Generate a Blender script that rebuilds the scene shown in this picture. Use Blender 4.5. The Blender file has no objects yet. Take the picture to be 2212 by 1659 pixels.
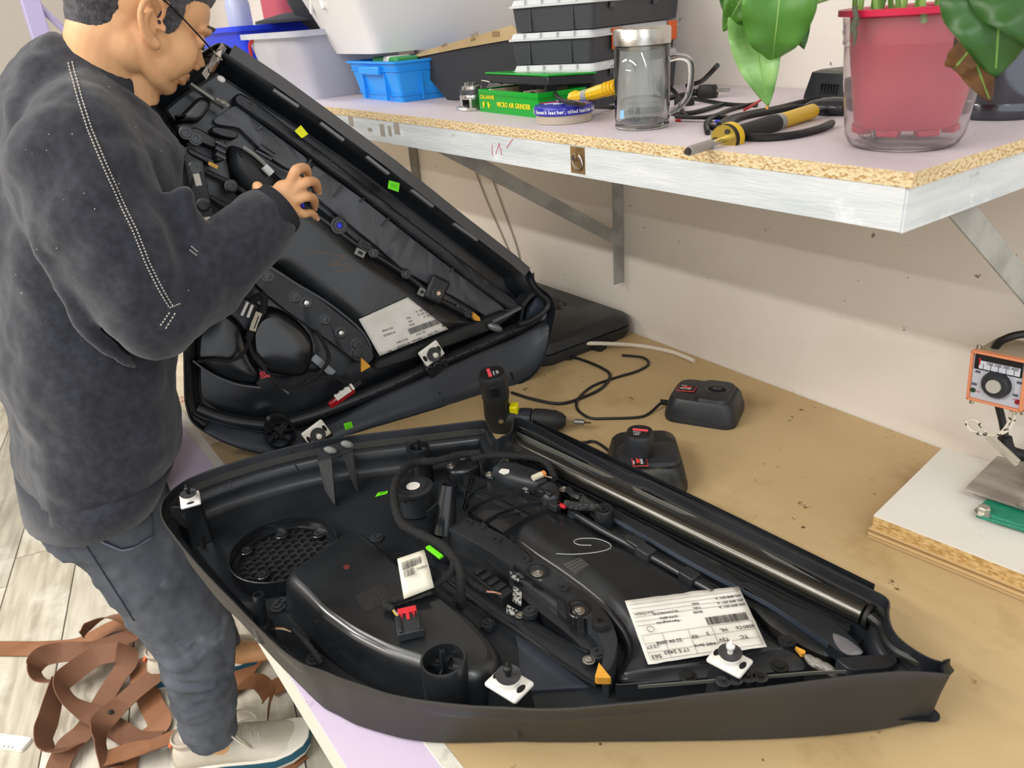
import bpy, bmesh, math, random
import numpy as np
from mathutils import Matrix, Vector
random.seed(7); np.random.seed(7)
SC = bpy.context.scene
# ---------------------------------------------------------------- camera
F_PX, CU, CV = 1681.0, 1106.0, 829.5
def nrm(v):
    v = np.array(v, float); return v/np.linalg.norm(v)
_X = nrm((1311, 702, -1681)); _Y = nrm((2704, -1023, 1681)); _Z = nrm(np.cross(_X, _Y)); _Y = np.cross(_Z, _X)
RC = np.array([_X, _Y, _Z])
EYE = np.array([0, 0, 1.48])
cam = bpy.data.objects.new('camera', bpy.data.cameras.new('camera')); SC.collection.objects.link(cam)
M = Matrix.Identity(4)
for i in range(3):
    M[i][0] = RC[i, 0]; M[i][1] = -RC[i, 1]; M[i][2] = -RC[i, 2]; M[i][3] = EYE[i]
cam.matrix_world = M
cam.data.sensor_width = 36; cam.data.lens = F_PX*36/2212
cam.data.clip_start = 0.02
cam.data.dof.use_dof = True; cam.data.dof.focus_distance = 1.15; cam.data.dof.aperture_fstop = 9.0
SC.camera = cam
# ---------------------------------------------------------------- world and light
w = bpy.data.worlds.new('world'); SC.world = w; w.use_nodes = True
w.node_tree.nodes['Background'].inputs[0].default_value = (0.93, 0.96, 1.0, 1)
w.node_tree.nodes['Background'].inputs[1].default_value = 0.95
def area(name, loc, size, power, color, rot=(0, 0, 0)):
    l = bpy.data.lights.new(name, 'AREA'); l.shape = 'RECTANGLE'; l.size, l.size_y = size
    l.energy = power; l.color = color
    o = bpy.data.objects.new(name, l); SC.collection.objects.link(o); o.location = loc; o.rotation_euler = rot
    return o
area('tube_light', (-2.4, -1.5, 2.62), (1.3, 0.11), 24, (1.0, 0.97, 0.92))
area('tube_light', (-0.6, -1.5, 2.62), (1.3, 0.11), 21, (1.0, 0.97, 0.92))
area('tube_light', (-1.6, -2.5, 2.62), (1.3, 0.11), 26, (1.0, 0.98, 0.95))
area('tube_light', (-1.5, -0.75, 2.62), (1.3, 0.11), 8, (1.0, 0.97, 0.92))
area('tube_light', (-2.9, 0.25, 2.62), (1.3, 0.11), 10, (0.97, 0.97, 1.0))
area('tube_light', (0.9, -0.4, 2.62), (1.2, 0.11), 12, (0.95, 0.97, 1.0))  # added fill from the right to brighten the upright panel
SC.view_settings.view_transform = 'Standard'; SC.view_settings.look = 'None'
SC.view_settings.exposure = 0.78; SC.view_settings.gamma = 1; SC.view_settings.use_curve_mapping = False
# ---------------------------------------------------------------- projections of photo pixels on true planes
BZ = 0.78          # bench top
SZ = 1.329         # shelf top
def ray(u, v): return RC @ np.array([u-CU, v-CV, F_PX])
def PZ(u, v, z):
    r = ray(u, v); return EYE + r*(z-EYE[2])/r[2]
def PY(u, v, y):
    r = ray(u, v); return EYE + r*y/r[1]
def PX(u, v, x):
    r = ray(u, v); return EYE + r*x/r[0]
class Frame:
    def __init__(s, O, ex, ey, ez): s.O = np.array(O, float); s.ex, s.ey, s.ez = nrm(ex), nrm(ey), nrm(ez); s.R = np.array([s.ex, s.ey, s.ez]).T
    def w(s, p): return s.O + s.R @ np.array(p, float)
    def un(s, u, v, h):
        r = ray(u, v); t = ((s.O-EYE)@s.ez + h)/(r@s.ez); p = EYE+r*t-s.O
        return np.array([p@s.ex, p@s.ey])
    def P(s, u, v, h): return s.w([*s.un(u, v, h), h])
FA = Frame((0, 0, BZ), (1, 0, 0), (0, 1, 0), (0, 0, 1))
def crop(ox, oy, k): return lambda *a: [(ox+x/k, oy+y/k) for x, y in a]
c1 = crop(330, 900, 2.765); c2 = crop(820, 900, 2.765); c3 = crop(1400, 1000, 2.766); c4 = crop(980, 780, 3.16)
c6 = crop(560, 1240, 3.253); b0 = crop(0, 0, 2.962); b1 = crop(300, 180, 2.404); b2 = crop(400, 560, 2.633)
s5 = crop(920, 0, 3.456); s6 = crop(1400, 0, 2.724); s8 = crop(1000, 560, 3.456); s4 = crop(460, 0, 3.16)
c9 = crop(380, 860, 5.53); f5 = crop(0, 1160, 3.072); g7 = crop(1860, 640, 2.765); g1 = crop(2020, 700, 3.318)
# ---------------------------------------------------------------- materials
def lin(h):
    h = h.lstrip('#'); c = [int(h[i:i+2], 16)/255 for i in (0, 2, 4)]
    return tuple(x/12.92 if x <= 0.04045 else ((x+0.055)/1.055)**2.4 for x in c)+(1,)
MATS = {}
def mat(name, col, rough=0.5, metal=0.0, col2=None, scale=20, lo=0.4, hi=0.6, bump=0.0, bscale=60, trans=0.0, ior=1.45, alpha=1.0, emit=0, stretch=(1, 1, 1), sheen=0, sss=0, spec=0.5, r2=None, detail=4, coat=0):
    if name in MATS: return MATS[name]
    m = bpy.data.materials.new(name); m.use_nodes = True; nt = m.node_tree; b = nt.nodes['Principled BSDF']
    b.inputs['Base Color'].default_value = lin(col); b.inputs['Roughness'].default_value = rough; b.inputs['Metallic'].default_value = metal
    b.inputs['Transmission Weight'].default_value = trans; b.inputs['IOR'].default_value = ior; b.inputs['Alpha'].default_value = alpha
    b.inputs['Sheen Weight'].default_value = sheen; b.inputs['Subsurface Weight'].default_value = sss; b.inputs['Specular IOR Level'].default_value = spec
    b.inputs['Coat Weight'].default_value = coat; b.inputs['Coat Roughness'].default_value = 0.12
    if sss: b.inputs['Subsurface Radius'].default_value = (0.012, 0.005, 0.003); b.inputs['Subsurface Scale'].default_value = 1.0
    if emit: b.inputs['Emission Color'].default_value = lin(col); b.inputs['Emission Strength'].default_value = emit
    tc = nt.nodes.new('ShaderNodeTexCoord'); mp = nt.nodes.new('ShaderNodeMapping'); mp.inputs['Scale'].default_value = stretch
    nt.links.new(tc.outputs['Object'], mp.inputs['Vector'])
    if col2 or r2 is not None:
        n = nt.nodes.new('ShaderNodeTexNoise'); n.inputs['Scale'].default_value = scale; n.inputs['Detail'].default_value = detail
        nt.links.new(mp.outputs['Vector'], n.inputs['Vector'])
        mr = nt.nodes.new('ShaderNodeMapRange'); mr.inputs['From Min'].default_value = lo; mr.inputs['From Max'].default_value = hi
        nt.links.new(n.outputs['Fac'], mr.inputs['Value'])
        if col2:
            mx = nt.nodes.new('ShaderNodeMix'); mx.data_type = 'RGBA'; mx.inputs['A'].default_value = lin(col); mx.inputs['B'].default_value = lin(col2)
            nt.links.new(mr.outputs['Result'], mx.inputs['Factor']); nt.links.new(mx.outputs['Result'], b.inputs['Base Color'])
        if r2 is not None:
            m2 = nt.nodes.new('ShaderNodeMapRange'); m2.inputs['To Min'].default_value = rough; m2.inputs['To Max'].default_value = r2
            nt.links.new(mr.outputs['Result'], m2.inputs['Value']); nt.links.new(m2.outputs['Result'], b.inputs['Roughness'])
    if bump:
        n = nt.nodes.new('ShaderNodeTexNoise'); n.inputs['Scale'].default_value = bscale; n.inputs['Detail'].default_value = 5
        nt.links.new(mp.outputs['Vector'], n.inputs['Vector'])
        bp = nt.nodes.new('ShaderNodeBump'); bp.inputs['Strength'].default_value = bump; bp.inputs['Distance'].default_value = 0.004
        nt.links.new(n.outputs['Fac'], bp.inputs['Height']); nt.links.new(bp.outputs['Normal'], b.inputs['Normal'])
    MATS[name] = m; return m
def addlayer(m, col, scale, lo, hi, stretch=(1, 1, 1), kind='noise', loc=(0, 0, 0), rough=None):
    """one more layer of stains over the base colour"""
    nt = m.node_tree; b = nt.nodes['Principled BSDF']
    tc = nt.nodes.new('ShaderNodeTexCoord'); mp = nt.nodes.new('ShaderNodeMapping'); mp.inputs['Scale'].default_value = stretch; mp.inputs['Location'].default_value = loc
    nt.links.new(tc.outputs['Object'], mp.inputs['Vector'])
    if kind == 'noise':
        n = nt.nodes.new('ShaderNodeTexNoise'); n.inputs['Scale'].default_value = scale; n.inputs['Detail'].default_value = 8; n.inputs['Roughness'].default_value = 0.65; out = n.outputs['Fac']
    else:
        n = nt.nodes.new('ShaderNodeTexVoronoi'); n.inputs['Scale'].default_value = scale; out = n.outputs['Color' if kind == 'cell' else 'Distance']
    nt.links.new(mp.outputs['Vector'], n.inputs['Vector'])
    mr = nt.nodes.new('ShaderNodeMapRange'); mr.inputs['From Min'].default_value = lo; mr.inputs['From Max'].default_value = hi
    nt.links.new(out, mr.inputs['Value'])
    mx = nt.nodes.new('ShaderNodeMix'); mx.data_type = 'RGBA'; mx.inputs['B'].default_value = lin(col)
    s = b.inputs['Base Color']
    if s.is_linked: nt.links.new(s.links[0].from_socket, mx.inputs['A'])
    else: mx.inputs['A'].default_value = s.default_value
    nt.links.new(mr.outputs['Result'], mx.inputs['Factor']); nt.links.new(mx.outputs['Result'], s)
    return m
# ---------------------------------------------------------------- objects
ORG = {}
def thing(name, label, cat, loc=(0, 0, 0), group=None):
    o = bpy.data.objects.new(name, None); SC.collection.objects.link(o); o.location = loc; o.empty_display_size = 0.02
    o['label'] = label; o['category'] = cat
    if group: o['group'] = group
    ORG[o.name] = np.array(loc, float); return o
def tag(o, label, cat, group=None):
    o['label'] = label; o['category'] = cat
    if group: o['group'] = group
    return o
def frame_of(z, x=None):
    z = nrm(z)
    if x is None: x = (0, 0, 1) if abs(z[2]) < 0.9 else (1, 0, 0)
    x = np.array(x, float); x = nrm(x-(x@z)*z); y = np.cross(z, x); return np.array([x, y, z]).T
class MB:
    def __init__(s): s.v = []; s.f = []
    def add(s, vs, fs):
        k = len(s.v); s.v += [tuple(map(float, p)) for p in vs]; s.f += [tuple(i+k for i in f) for f in fs]; return s
    def box(s, c, size, R=None, taper=1.0):
        R = np.eye(3) if R is None else np.array(R); a, b, d = [x/2 for x in size]; vs = []
        for z, t in ((-d, 1), (d, taper)):
            for x, y in ((-a, -b), (a, -b), (a, b), (-a, b)): vs.append(np.array(c)+R@np.array([x*t, y*t, z]))
        return s.add(vs, [(0, 3, 2, 1), (4, 5, 6, 7), (0, 1, 5, 4), (1, 2, 6, 5), (2, 3, 7, 6), (3, 0, 4, 7)])
    def loft(s, rings, cap0=True, cap1=True, closed=True):
        n = len(rings[0]); vs = [p for r in rings for p in r]; fs = []
        m = n if closed else n-1
        for i in range(len(rings)-1):
            for j in range(m):
                a, b = i*n+j, i*n+(j+1) % n; fs.append((a, b, b+n, a+n))
        if cap0: fs.append(tuple(reversed(range(n))))
        if cap1: fs.append(tuple(range((len(rings)-1)*n, len(rings)*n)))
        return s.add(vs, fs)
    def lathe(s, o, prof, n=24, R=None, cap0=True, cap1=True, sx=1, sy=1):
        R = np.eye(3) if R is None else np.array(R); rs = []
        for r, h in prof: rs.append([np.array(o)+R@np.array([r*sx*math.cos(2*math.pi*k/n), r*sy*math.sin(2*math.pi*k/n), h]) for k in range(n)])
        return s.loft(rs, cap0, cap1)
    def cyl(s, a, b, r, r2=None, n=14):
        a, b = np.array(a, float), np.array(b, float); d = b-a
        return s.lathe(a, [(r, 0), (r if r2 is None else r2, np.linalg.norm(d))], n, frame_of(d))
    def tube(s, pts, r, n=8, flat=1.0, caps=True, up=None, sm=0):
        pts = [np.array(p, float) for p in pts]
        if sm: pts, r = smooth_path(pts, sm, r)
        if np.isscalar(r): r = [r]*len(pts)
        x = None; rs = []
        for i, p in enumerate(pts):
            t = pts[min(i+1, len(pts)-1)]-pts[max(i-1, 0)]
            if np.linalg.norm(t) < 1e-9: t = np.array([0, 0, 1.])
            R = frame_of(t, up if up is not None else x); x = R[:, 0]
            rs.append([p+R@np.array([r[i]*flat*math.cos(2*math.pi*(k+.5)/n), r[i]*math.sin(2*math.pi*(k+.5)/n), 0]) for k in range(n)])
        return s.loft(rs, caps, caps)
    def ball(s, c, r, R=None, n=16, m=10):
        R = np.eye(3) if R is None else np.array(R); r = np.array([r]*3 if np.isscalar(r) else r, float); vs = [np.array(c)+R@np.array([0, 0, -r[2]])]
        for i in range(1, m):
            a = -math.pi/2+math.pi*i/m
            for k in range(n):
                b = 2*math.pi*k/n; vs.append(np.array(c)+R@(r*np.array([math.cos(a)*math.cos(b), math.cos(a)*math.sin(b), math.sin(a)])))
        vs.append(np.array(c)+R@np.array([0, 0, r[2]])); fs = []
        for k in range(n): fs.append((0, 1+(k+1) % n, 1+k))
        for i in range(m-2):
            for k in range(n):
                a = 1+i*n+k; b = 1+i*n+(k+1) % n; fs.append((a, b, b+n, a+n))
        L = 1+(m-2)*n; T = len(vs)-1
        for k in range(n): fs.append((L+k, L+(k+1) % n, T))
        return s.add(vs, fs)
    def build(s, name, m, parent=None, smooth=True, angle=40, bevel=0, seg=2, sub=0, solid=0, fix=True):
        org = np.zeros(3)
        q = parent
        if parent is not None: org = ORG[parent.name]
        me = bpy.data.meshes.new(name); me.from_pydata([tuple(np.array(p)-org) for p in s.v], [], s.f)
        ms = m if isinstance(m, (list, tuple)) else [m]
        for k in ms: me.materials.append(k)
        if fix:
            bm = bmesh.new(); bm.from_mesh(me); bmesh.ops.recalc_face_normals(bm, faces=bm.faces); bm.to_mesh(me); bm.free()
        if smooth:
            me.polygons.foreach_set('use_smooth', [True]*len(me.polygons)); me.set_sharp_from_angle(angle=math.radians(angle))
        me.update()
        o = bpy.data.objects.new(name, me); SC.collection.objects.link(o)
        if parent is not None: o.parent = parent
        ORG[o.name] = org
        if solid: k = o.modifiers.new('s', 'SOLIDIFY'); k.thickness = solid; k.offset = 0
        if sub: k = o.modifiers.new('u', 'SUBSURF'); k.levels = k.render_levels = sub
        if bevel: k = o.modifiers.new('b', 'BEVEL'); k.width = bevel; k.segments = seg; k.limit_method = 'ANGLE'; k.angle_limit = math.radians(35); k.harden_normals = False
        return o
def smooth_path(pts, k, r=None):
    """Catmull-Rom, k points per span"""
    P = [pts[0]]+list(pts)+[pts[-1]]; out = []; ro = []
    rr = None if (r is None or np.isscalar(r)) else [r[0]]+list(r)+[r[-1]]
    for i in range(1, len(P)-2):
        for j in range(k):
            t = j/k; a, b, c, d = [np.array(q, float) for q in P[i-1:i+3]]
            out.append(0.5*((2*b)+(-a+c)*t+(2*a-5*b+4*c-d)*t*t+(-a+3*b-3*c+d)*t**3))
            if rr is not None: ro.append(rr[i]*(1-t)+rr[i+1]*t)
    out.append(np.array(pts[-1], float))
    if rr is not None: ro.append(rr[-2]); return out, ro
    return out, r
def struct(o): o['kind'] = 'structure'; return o
def stuff(o): o['kind'] = 'stuff'; return o
def resample(P, step, closed=True):
    P = [np.array(p, float) for p in P]; Q = P+[P[0]] if closed else P; L = [0]
    for a, b in zip(Q[:-1], Q[1:]): L.append(L[-1]+np.linalg.norm(b-a))
    n = max(int(round(L[-1]/step)), 4); out = []; T = np.linspace(0, L[-1], n+1); Q = np.array(Q)
    res = np.array([np.interp(T, L, Q[:, k]) for k in range(Q.shape[1])]).T
    return res[:-1] if closed else res
def smooth_loop(P, it):
    P = np.array(P)
    for _ in range(it): P = 0.25*np.roll(P, 1, 0)+0.5*P+0.25*np.roll(P, -1, 0)
    return P
def loop_normals(P):
    T = np.roll(P, -1, 0)-np.roll(P, 1, 0); T /= np.maximum(np.linalg.norm(T, axis=1, keepdims=True), 1e-9)
    A = 0.5*np.sum(P[:, 0]*np.roll(P[:, 1], -1)-P[:, 1]*np.roll(P[:, 0], -1)); s = 1 if A > 0 else -1
    return np.stack([-T[:, 1], T[:, 0]], 1)*s    # pointing inwards
def emboss(fr, px, h, prof, step=0.006, it=2, ns=6, mb=None, cap0=False, cap1=True, world=False, dome=None):
    """outline traced on the plane at height h of frame fr; prof = [(inset, height)]"""
    P = np.array(px) if world else np.array([fr.un(u, v, h) for u, v in px])
    P = smooth_loop(resample(P, step), it)
    N = loop_normals(smooth_loop(P, ns)); rings = []; last = 0; Q = P.copy()
    for d, z in prof:
        if d != last:
            Q2 = Q+N*(d-last)
            if d > 0.008:
                A_, B2 = P, np.roll(P, -1, 0); ab = B2-A_; L2 = np.maximum((ab*ab).sum(1), 1e-12)
                for i in range(len(Q2)):
                    t = np.clip(((Q2[i]-A_)*ab).sum(1)/L2, 0, 1); dd = math.sqrt((((A_+ab*t[:, None])-Q2[i])**2).sum(1).min())
                    if dd < 0.7*d or (Q2[i]-P[i])@N[i] < 0: Q2[i] = Q[i]
            Q = smooth_loop(Q2, 1) if abs(d-last) > 0.004 else Q2; last = d
        rings.append([fr.w([q[0], q[1], z]) for q in Q])
    mb = mb or MB()
    if dome and cap1:
        mb.loft(rings, cap0, False); cdt_cap(mb, fr, Q, prof[-1][1], dome)
    else: mb.loft(rings, cap0, cap1)
    return mb
def cdt_cap(mb, fr, Q, z0, dome):
    from mathutils.geometry import delaunay_2d_cdt
    wd, rise = dome; lo, hi = Q.min(0), Q.max(0); st = 0.007; n = len(Q); pts = [Vector(q) for q in Q]; A, B_ = Q, np.roll(Q, -1, 0); keep = []
    for x in np.arange(lo[0], hi[0], st):
        for y in np.arange(lo[1], hi[1], st):
            p = np.array([x, y]); ab = B_-A; t = np.clip(((p-A)*ab).sum(1)/np.maximum((ab*ab).sum(1), 1e-12), 0, 1); d = np.sqrt((((A+ab*t[:, None])-p)**2).sum(1)).min()
            if d < st*0.5: continue
            c = ((A[:, 1] > y) != (B_[:, 1] > y)); xs = A[c, 0]+(y-A[c, 1])*(B_[c, 0]-A[c, 0])/(B_[c, 1]-A[c, 1])
            if (xs > x).sum() % 2: keep.append(p)
    pts += [Vector(p) for p in keep]
    vo, _, fo, _, _, _ = delaunay_2d_cdt(pts, [], [list(range(n))], 1, 1e-6)
    vs = []
    for v in vo:
        p = np.array(v); ab = B_-A; t = np.clip(((p-A)*ab).sum(1)/np.maximum((ab*ab).sum(1), 1e-12), 0, 1); d = np.sqrt((((A+ab*t[:, None])-p)**2).sum(1)).min()
        k = min(d/wd, 1); vs.append(fr.w([p[0], p[1], z0+rise*(1-(1-k)**2)]))
    mb.add(vs, [tuple(f) for f in fo])
def bar(fr, px, h, wd, ht, mb=None, sm=0, res=None):
    """box section rib along a traced line, top at height h, width wd, depth ht"""
    P = [fr.un(u, v, h) for u, v in px]
    if sm: P, _ = smooth_path([np.array([*p, 0]) for p in P], sm); P = [p[:2] for p in P]
    rings = []
    for i, p in enumerate(P):
        t = P[min(i+1, len(P)-1)]-P[max(i-1, 0)]; t = t/max(np.linalg.norm(t), 1e-9); n = np.array([-t[1], t[0]])*wd/2
        rings.append([fr.w([*(p-n), h-ht]), fr.w([*(p+n), h-ht]), fr.w([*(p+n), h]), fr.w([*(p-n), h])])
    mb = mb or MB(); mb.loft(rings); return mb
def rod(fr, px, h, r, n=10, mb=None, sm=0, **k):
    hs = h if isinstance(h, (list, tuple)) else [h]*len(px)
    mb = mb or MB(); mb.tube([fr.P(u, v, hh) for (u, v), hh in zip(px, hs)], r, n, sm=sm, **k); return mb
FONT = None
def text(s, size, pos, xdir, ydir, m, name, parent, depth=0.0003, bold=0.0, align='LEFT'):
    cu = bpy.data.curves.new(name, 'FONT'); cu.body = s; cu.size = size; cu.extrude = depth/2; cu.offset = bold; cu.align_x = align; cu.resolution_u = 3
    o = bpy.data.objects.new(name, cu); SC.collection.objects.link(o)
    x = nrm(xdir); y = np.array(ydir, float); y = nrm(y-(y@x)*x); z = np.cross(x, y)
    dg = bpy.context.evaluated_depsgraph_get(); me = bpy.data.meshes.new_from_object(o.evaluated_get(dg)); bpy.data.objects.remove(o)
    R = np.array([x, y, z]).T; org = ORG[parent.name]
    for vv in me.vertices: vv.co = Vector(tuple(np.array(pos)-org+R@np.array(vv.co)))
    me.materials.clear(); me.materials.append(m)
    o = bpy.data.objects.new(name, me); SC.collection.objects.link(o); o.parent = parent; ORG[o.name] = org
    return o
# palette
K_gloss = mat('black_gloss', '17191c', 0.17, bump=0.02, bscale=25, col2='1e2124', scale=8, r2=0.3, spec=0.7)
K_satin = mat('black_satin', '222427', 0.38, bump=0.05, bscale=220, col2='2a2d31', scale=14, r2=0.5)
K_matte = mat('black_matte', '1d1e1f', 0.62, bump=0.08, bscale=400)
K_blue = mat('blue_black_plastic', '1a1d21', 0.27, col2='21252a', scale=7, r2=0.4, bump=0.03, bscale=40)
K_dust = mat('dusty_black_plastic', '1c1c1b', 0.4, col2='6a665a', scale=9, lo=0.5, hi=0.72, r2=0.85, bump=0.05, bscale=90, detail=8)
K_skin = mat('grained_charcoal_skin', '2c2a27', 0.55, bump=0.12, bscale=900, col2='312f2b', scale=5)
K_tape = mat('fabric_tape_black', '1b1b1c', 0.85, bump=0.6, bscale=260)
K_rub = mat('black_rubber', '161616', 0.55)
W_pla = mat('white_plastic', 'e9e6df', 0.35)
Steel = mat('bright_screw_steel', 'c9c7c2', 0.3, 1.0)
Ink = mat('label_ink', '3c3a3a', 0.6)
Paper = mat('label_paper', 'e6e3dc', 0.6, col2='d8d4cb', scale=16, bump=0.35, bscale=28)
Green = mat('green_sticker', '6fe81c', 0.5)
Ochre = mat('ochre_foam', 'd79a35', 0.7)
Red = mat('red_plastic', 'c42a34', 0.35)
# ================================================================ THE ROOM
WY = 1.187
wallm = mat('painted_plaster', 'e8e1d8', 0.75, col2='e2dad0', scale=3, bump=0.25, bscale=35, detail=6)
addlayer(wallm, '8f8478', 42, 0.675, 0.70)
wallf = mat('grey_wall_paint', 'b9b2a8', 0.8)
ceilm = mat('ceiling_white', 'd9d7d2', 0.85)
def wallbox(name, lo, hi, m):
    lo, hi = np.array(lo), np.array(hi); return struct(MB().box((lo+hi)/2, hi-lo).build(name, m, smooth=False))
wallbox('wall_back', (-4.3, WY, -0.02), (1.6, WY+0.12, 2.8), wallm)
wallbox('wall_left', (-4.42, -2.9, -0.02), (-4.3, WY+0.12, 2.8), wallf)
wallbox('wall_front', (-4.42, -3.0, -0.02), (1.6, -2.88, 2.8), wallf)
wallbox('ceiling', (-4.42, -3.0, 2.8), (1.6, WY+0.12, 2.88), ceilm)
# floor of wood-look planks, each a part
floor = struct(MB().box((-1.4, -0.9, -0.032), (6.1, 4.3, 0.05)).build('floor', mat('floor_joint', '7d776a', 0.8), smooth=False))
pm = []
for i, (a, b) in enumerate((('c6c0ae', 'a39c8a'), ('bdb7a4', '989180'), ('cac4b4', 'b0a998'), ('b8b3a3', '979183'))):
    m_ = mat('wood_vinyl_%d' % i, a, 0.42, col2=b, scale=9, stretch=(0.45, 4.5, 1), lo=0.38, hi=0.66, bump=0.05, bscale=50)
    addlayer(m_, 'e6e2d8', 3.5, 0.5, 0.75); addlayer(m_, '8f8871', 14, 0.6, 0.78, (0.25, 5, 1)); pm.append(m_)
rng = random.Random(3)
th = math.radians(-14); dx = np.array([math.cos(th), math.sin(th), 0]); dy = np.array([-math.sin(th), math.cos(th), 0])
PL = {}
for row in range(-17, 12):
    off = rng.uniform(0, 1.1)
    for k in range(-4, 4):
        c = np.array([-1.9, -0.1, 0]) + dx*(k*1.2+off) + dy*(row*0.19)
        if not (-4.6 < c[0] < 0.9 and -2.9 < c[1] < 1.15): continue
        key = rng.randrange(4)
        if key not in PL:
            me = MB().box((0, 0, 0), (1.196, 0.186, 0.006)).build('plank', pm[key], floor, smooth=False); me.location = c+np.array([0, 0, -0.003]); me.rotation_euler.z = th; PL[key] = me
        else:
            o = PL[key].copy(); SC.collection.objects.link(o); o.parent = floor; o.location = c+np.array([0, 0, -0.003]); o.rotation_euler.z = th
# ceiling light housings with the tubes, the last one for the added fill
for i, (x, y) in enumerate(((-2.4, -1.5), (-0.6, -1.5), (-1.6, -2.5), (-1.5, -0.75), (-2.9, 0.25), (0.9, -0.4))):
    t = thing('ceiling_light', 'white strip light on the ceiling, ' + ('near the far end', 'behind the viewer on the right', 'nearest the front wall', 'over the middle of the room', 'above the far end of the shelf', 'at the right end')[i], 'ceiling light', (x, y, 2.8), 'ceiling strip lights')
    MB().box((x, y, 2.75), (1.3, 0.12, 0.1)).build('housing', ceilm, t, bevel=0.004)
# ================================================================ WORKBENCH
tan = mat('tan_bench_mat', 'bfa67b', 0.5, col2='b79d72', scale=2.5, bump=0.06, bscale=60, r2=0.6)
addlayer(tan, '4a3620', 34, 0.655, 0.70); addlayer(tan, '9a7f52', 6, 0.56, 0.8)
lil = mat('lilac_board', 'cdbdd4', 0.45, bump=0.05, bscale=30); addlayer(lil, '8d7f86', 22, 0.63, 0.72); addlayer(lil, 'a99aa8', 6, 0.6, 0.75)
trimw = mat('white_edge_trim', 'd6d2c6', 0.5); addlayer(trimw, '8c8474', 14, 0.6, 0.75)
stain = mat('stained_cream_board', 'ccbfa5', 0.5); addlayer(stain, 'b5573f', 12, 0.6, 0.7); addlayer(stain, '96886b', 5, 0.55, 0.75)
bench = thing('workbench', 'long workbench with tan mat top and lilac front strip along the wall', 'workbench', (-1.2, 0.66, 0))
MB().box((-1.075, 0.70, BZ-0.0225), (3.35, 0.93, 0.040)).build('tabletop', mat('bench_board', 'a39a8c', 0.7), bench, smooth=False, bevel=0.001)
MB().box((-0.42, 0.7135, BZ-0.0015), (1.96, 0.941, 0.003)).build('bench_mat', tan, bench, smooth=False)
MB().box((-2.075, 0.7135, BZ-0.0016), (1.34, 0.941, 0.003)).build('stained_board', stain, bench, smooth=False)
MB().box((-1.075, 0.186, BZ-0.0016), (3.35, 0.078, 0.003)).build('front_strip', lil, bench, smooth=False)
MB().box((-1.075, 0.234, BZ-0.0018), (3.35, 0.018, 0.005)).build('trim_strip', trimw, bench, smooth=False, bevel=0.001)
MB().box((-1.075, 0.1465, BZ-0.0235), (3.35, 0.004, 0.046)).build('edge_band', trimw, bench, smooth=False)
for x in (0.45, -2.6):
    for y in (0.6, 1.1): MB().box((x, y, 0.37), (0.05, 0.05, 0.74)).build('leg', mat('bench_leg_paint', '9d9a92', 0.6), bench, bevel=0.002)
# white board with plywood underneath (right side)
A1, A2, A3 = PZ(2035, 968, 0.819), PZ(1888, 1112, 0.819), PZ(2212, 1238, 0.819)
wbm = mat('white_laminate', 'e4e1da', 0.45, col2='dcd8cf', scale=3); addlayer(wbm, 'a89a88', 6, 0.62, 0.76); addlayer(wbm, '9a8f82', 30, 0.66, 0.74)
chipm = mat('chipboard_core', 'd0b078', 0.85, col2='b08a50', scale=110, bump=0.5, bscale=150, stretch=(1, 1, 2)); addlayer(chipm, '4e3518', 70, 0.64, 0.7, (1, 1, 3))
plym = mat('plywood_edge', 'c9ab7c', 0.8)
addlayer(plym, '8f6f45', 3, 0.48, 0.52, (0.02, 0.02, 55))
wb = thing('laminate_board', 'white laminated board on plywood lying at the right end of the bench', 'board', (-0.3, 1.0, BZ))
ex = nrm(A3-A2); ey = nrm(A1-A2); ex[2] = ey[2] = 0
def slab(p0, l, wdt, z0, z1, inset=0):
    q = p0+ex*inset+ey*inset; c = [q, q+ex*(l-2*inset), q+ex*(l-2*inset)+ey*(wdt-2*inset), q+ey*(wdt-2*inset)]
    return MB().loft([[np.array([a[0], a[1], z0]) for a in c], [np.array([a[0], a[1], z1]) for a in c]])
WD = 0.238
slab(A2, 0.42, WD, 0.7815, 0.797, -0.003).build('plywood', plym, wb, smooth=False)
slab(A2, 0.42, WD, 0.797, 0.8165, 0.0).build('core', chipm, wb, smooth=False)
slab(A2, 0.42, WD, 0.8165, 0.819, 0.0).build('laminate', wbm, wb, smooth=False)
# ================================================================ SHELF
SX = PZ(1974, 374, SZ); SF = SX[1]; SXR = SX[0]
osb = mat('chipboard', 'e3cea4', 0.9, col2='b58c54', scale=190, lo=0.48, hi=0.62, bump=0.9, bscale=230, stretch=(1, 1, 1.6)); addlayer(osb, 'f3e2bf', 190, 0.55, 0.65, (1, 1, 2)); addlayer(osb, '6d4420', 160, 0.68, 0.74)
shtop = mat('shelf_laminate', 'd7cdd4', 0.5, col2='cfc4cb', scale=3); addlayer(shtop, '8b7f84', 9, 0.63, 0.78); addlayer(shtop, '6f6468', 45, 0.7, 0.76)
shelf = thing('wall_shelf', 'chipboard wall shelf with white painted steel edge above the bench', 'shelf', (-1.9, 0.93, SZ))
XL = -4.1
MB().box(((XL+SXR)/2, (SF+WY-0.002)/2, SZ-0.0065), (SXR-XL, WY-0.002-SF, 0.0135)).build('chipboard', osb, shelf, smooth=False)
MB().box(((XL+SXR)/2, (SF+WY-0.002)/2, SZ+0.0003-0.0004), (SXR-XL-0.001, WY-0.003-SF, 0.0008)).build('laminate', shtop, shelf, smooth=False)
pnt = mat('white_brushed_paint', 'd3d7d8', 0.55, col2='bcc3c5', scale=6, stretch=(1.2, 1, 12), lo=0.35, hi=0.7, bump=0.25, bscale=40)
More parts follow.
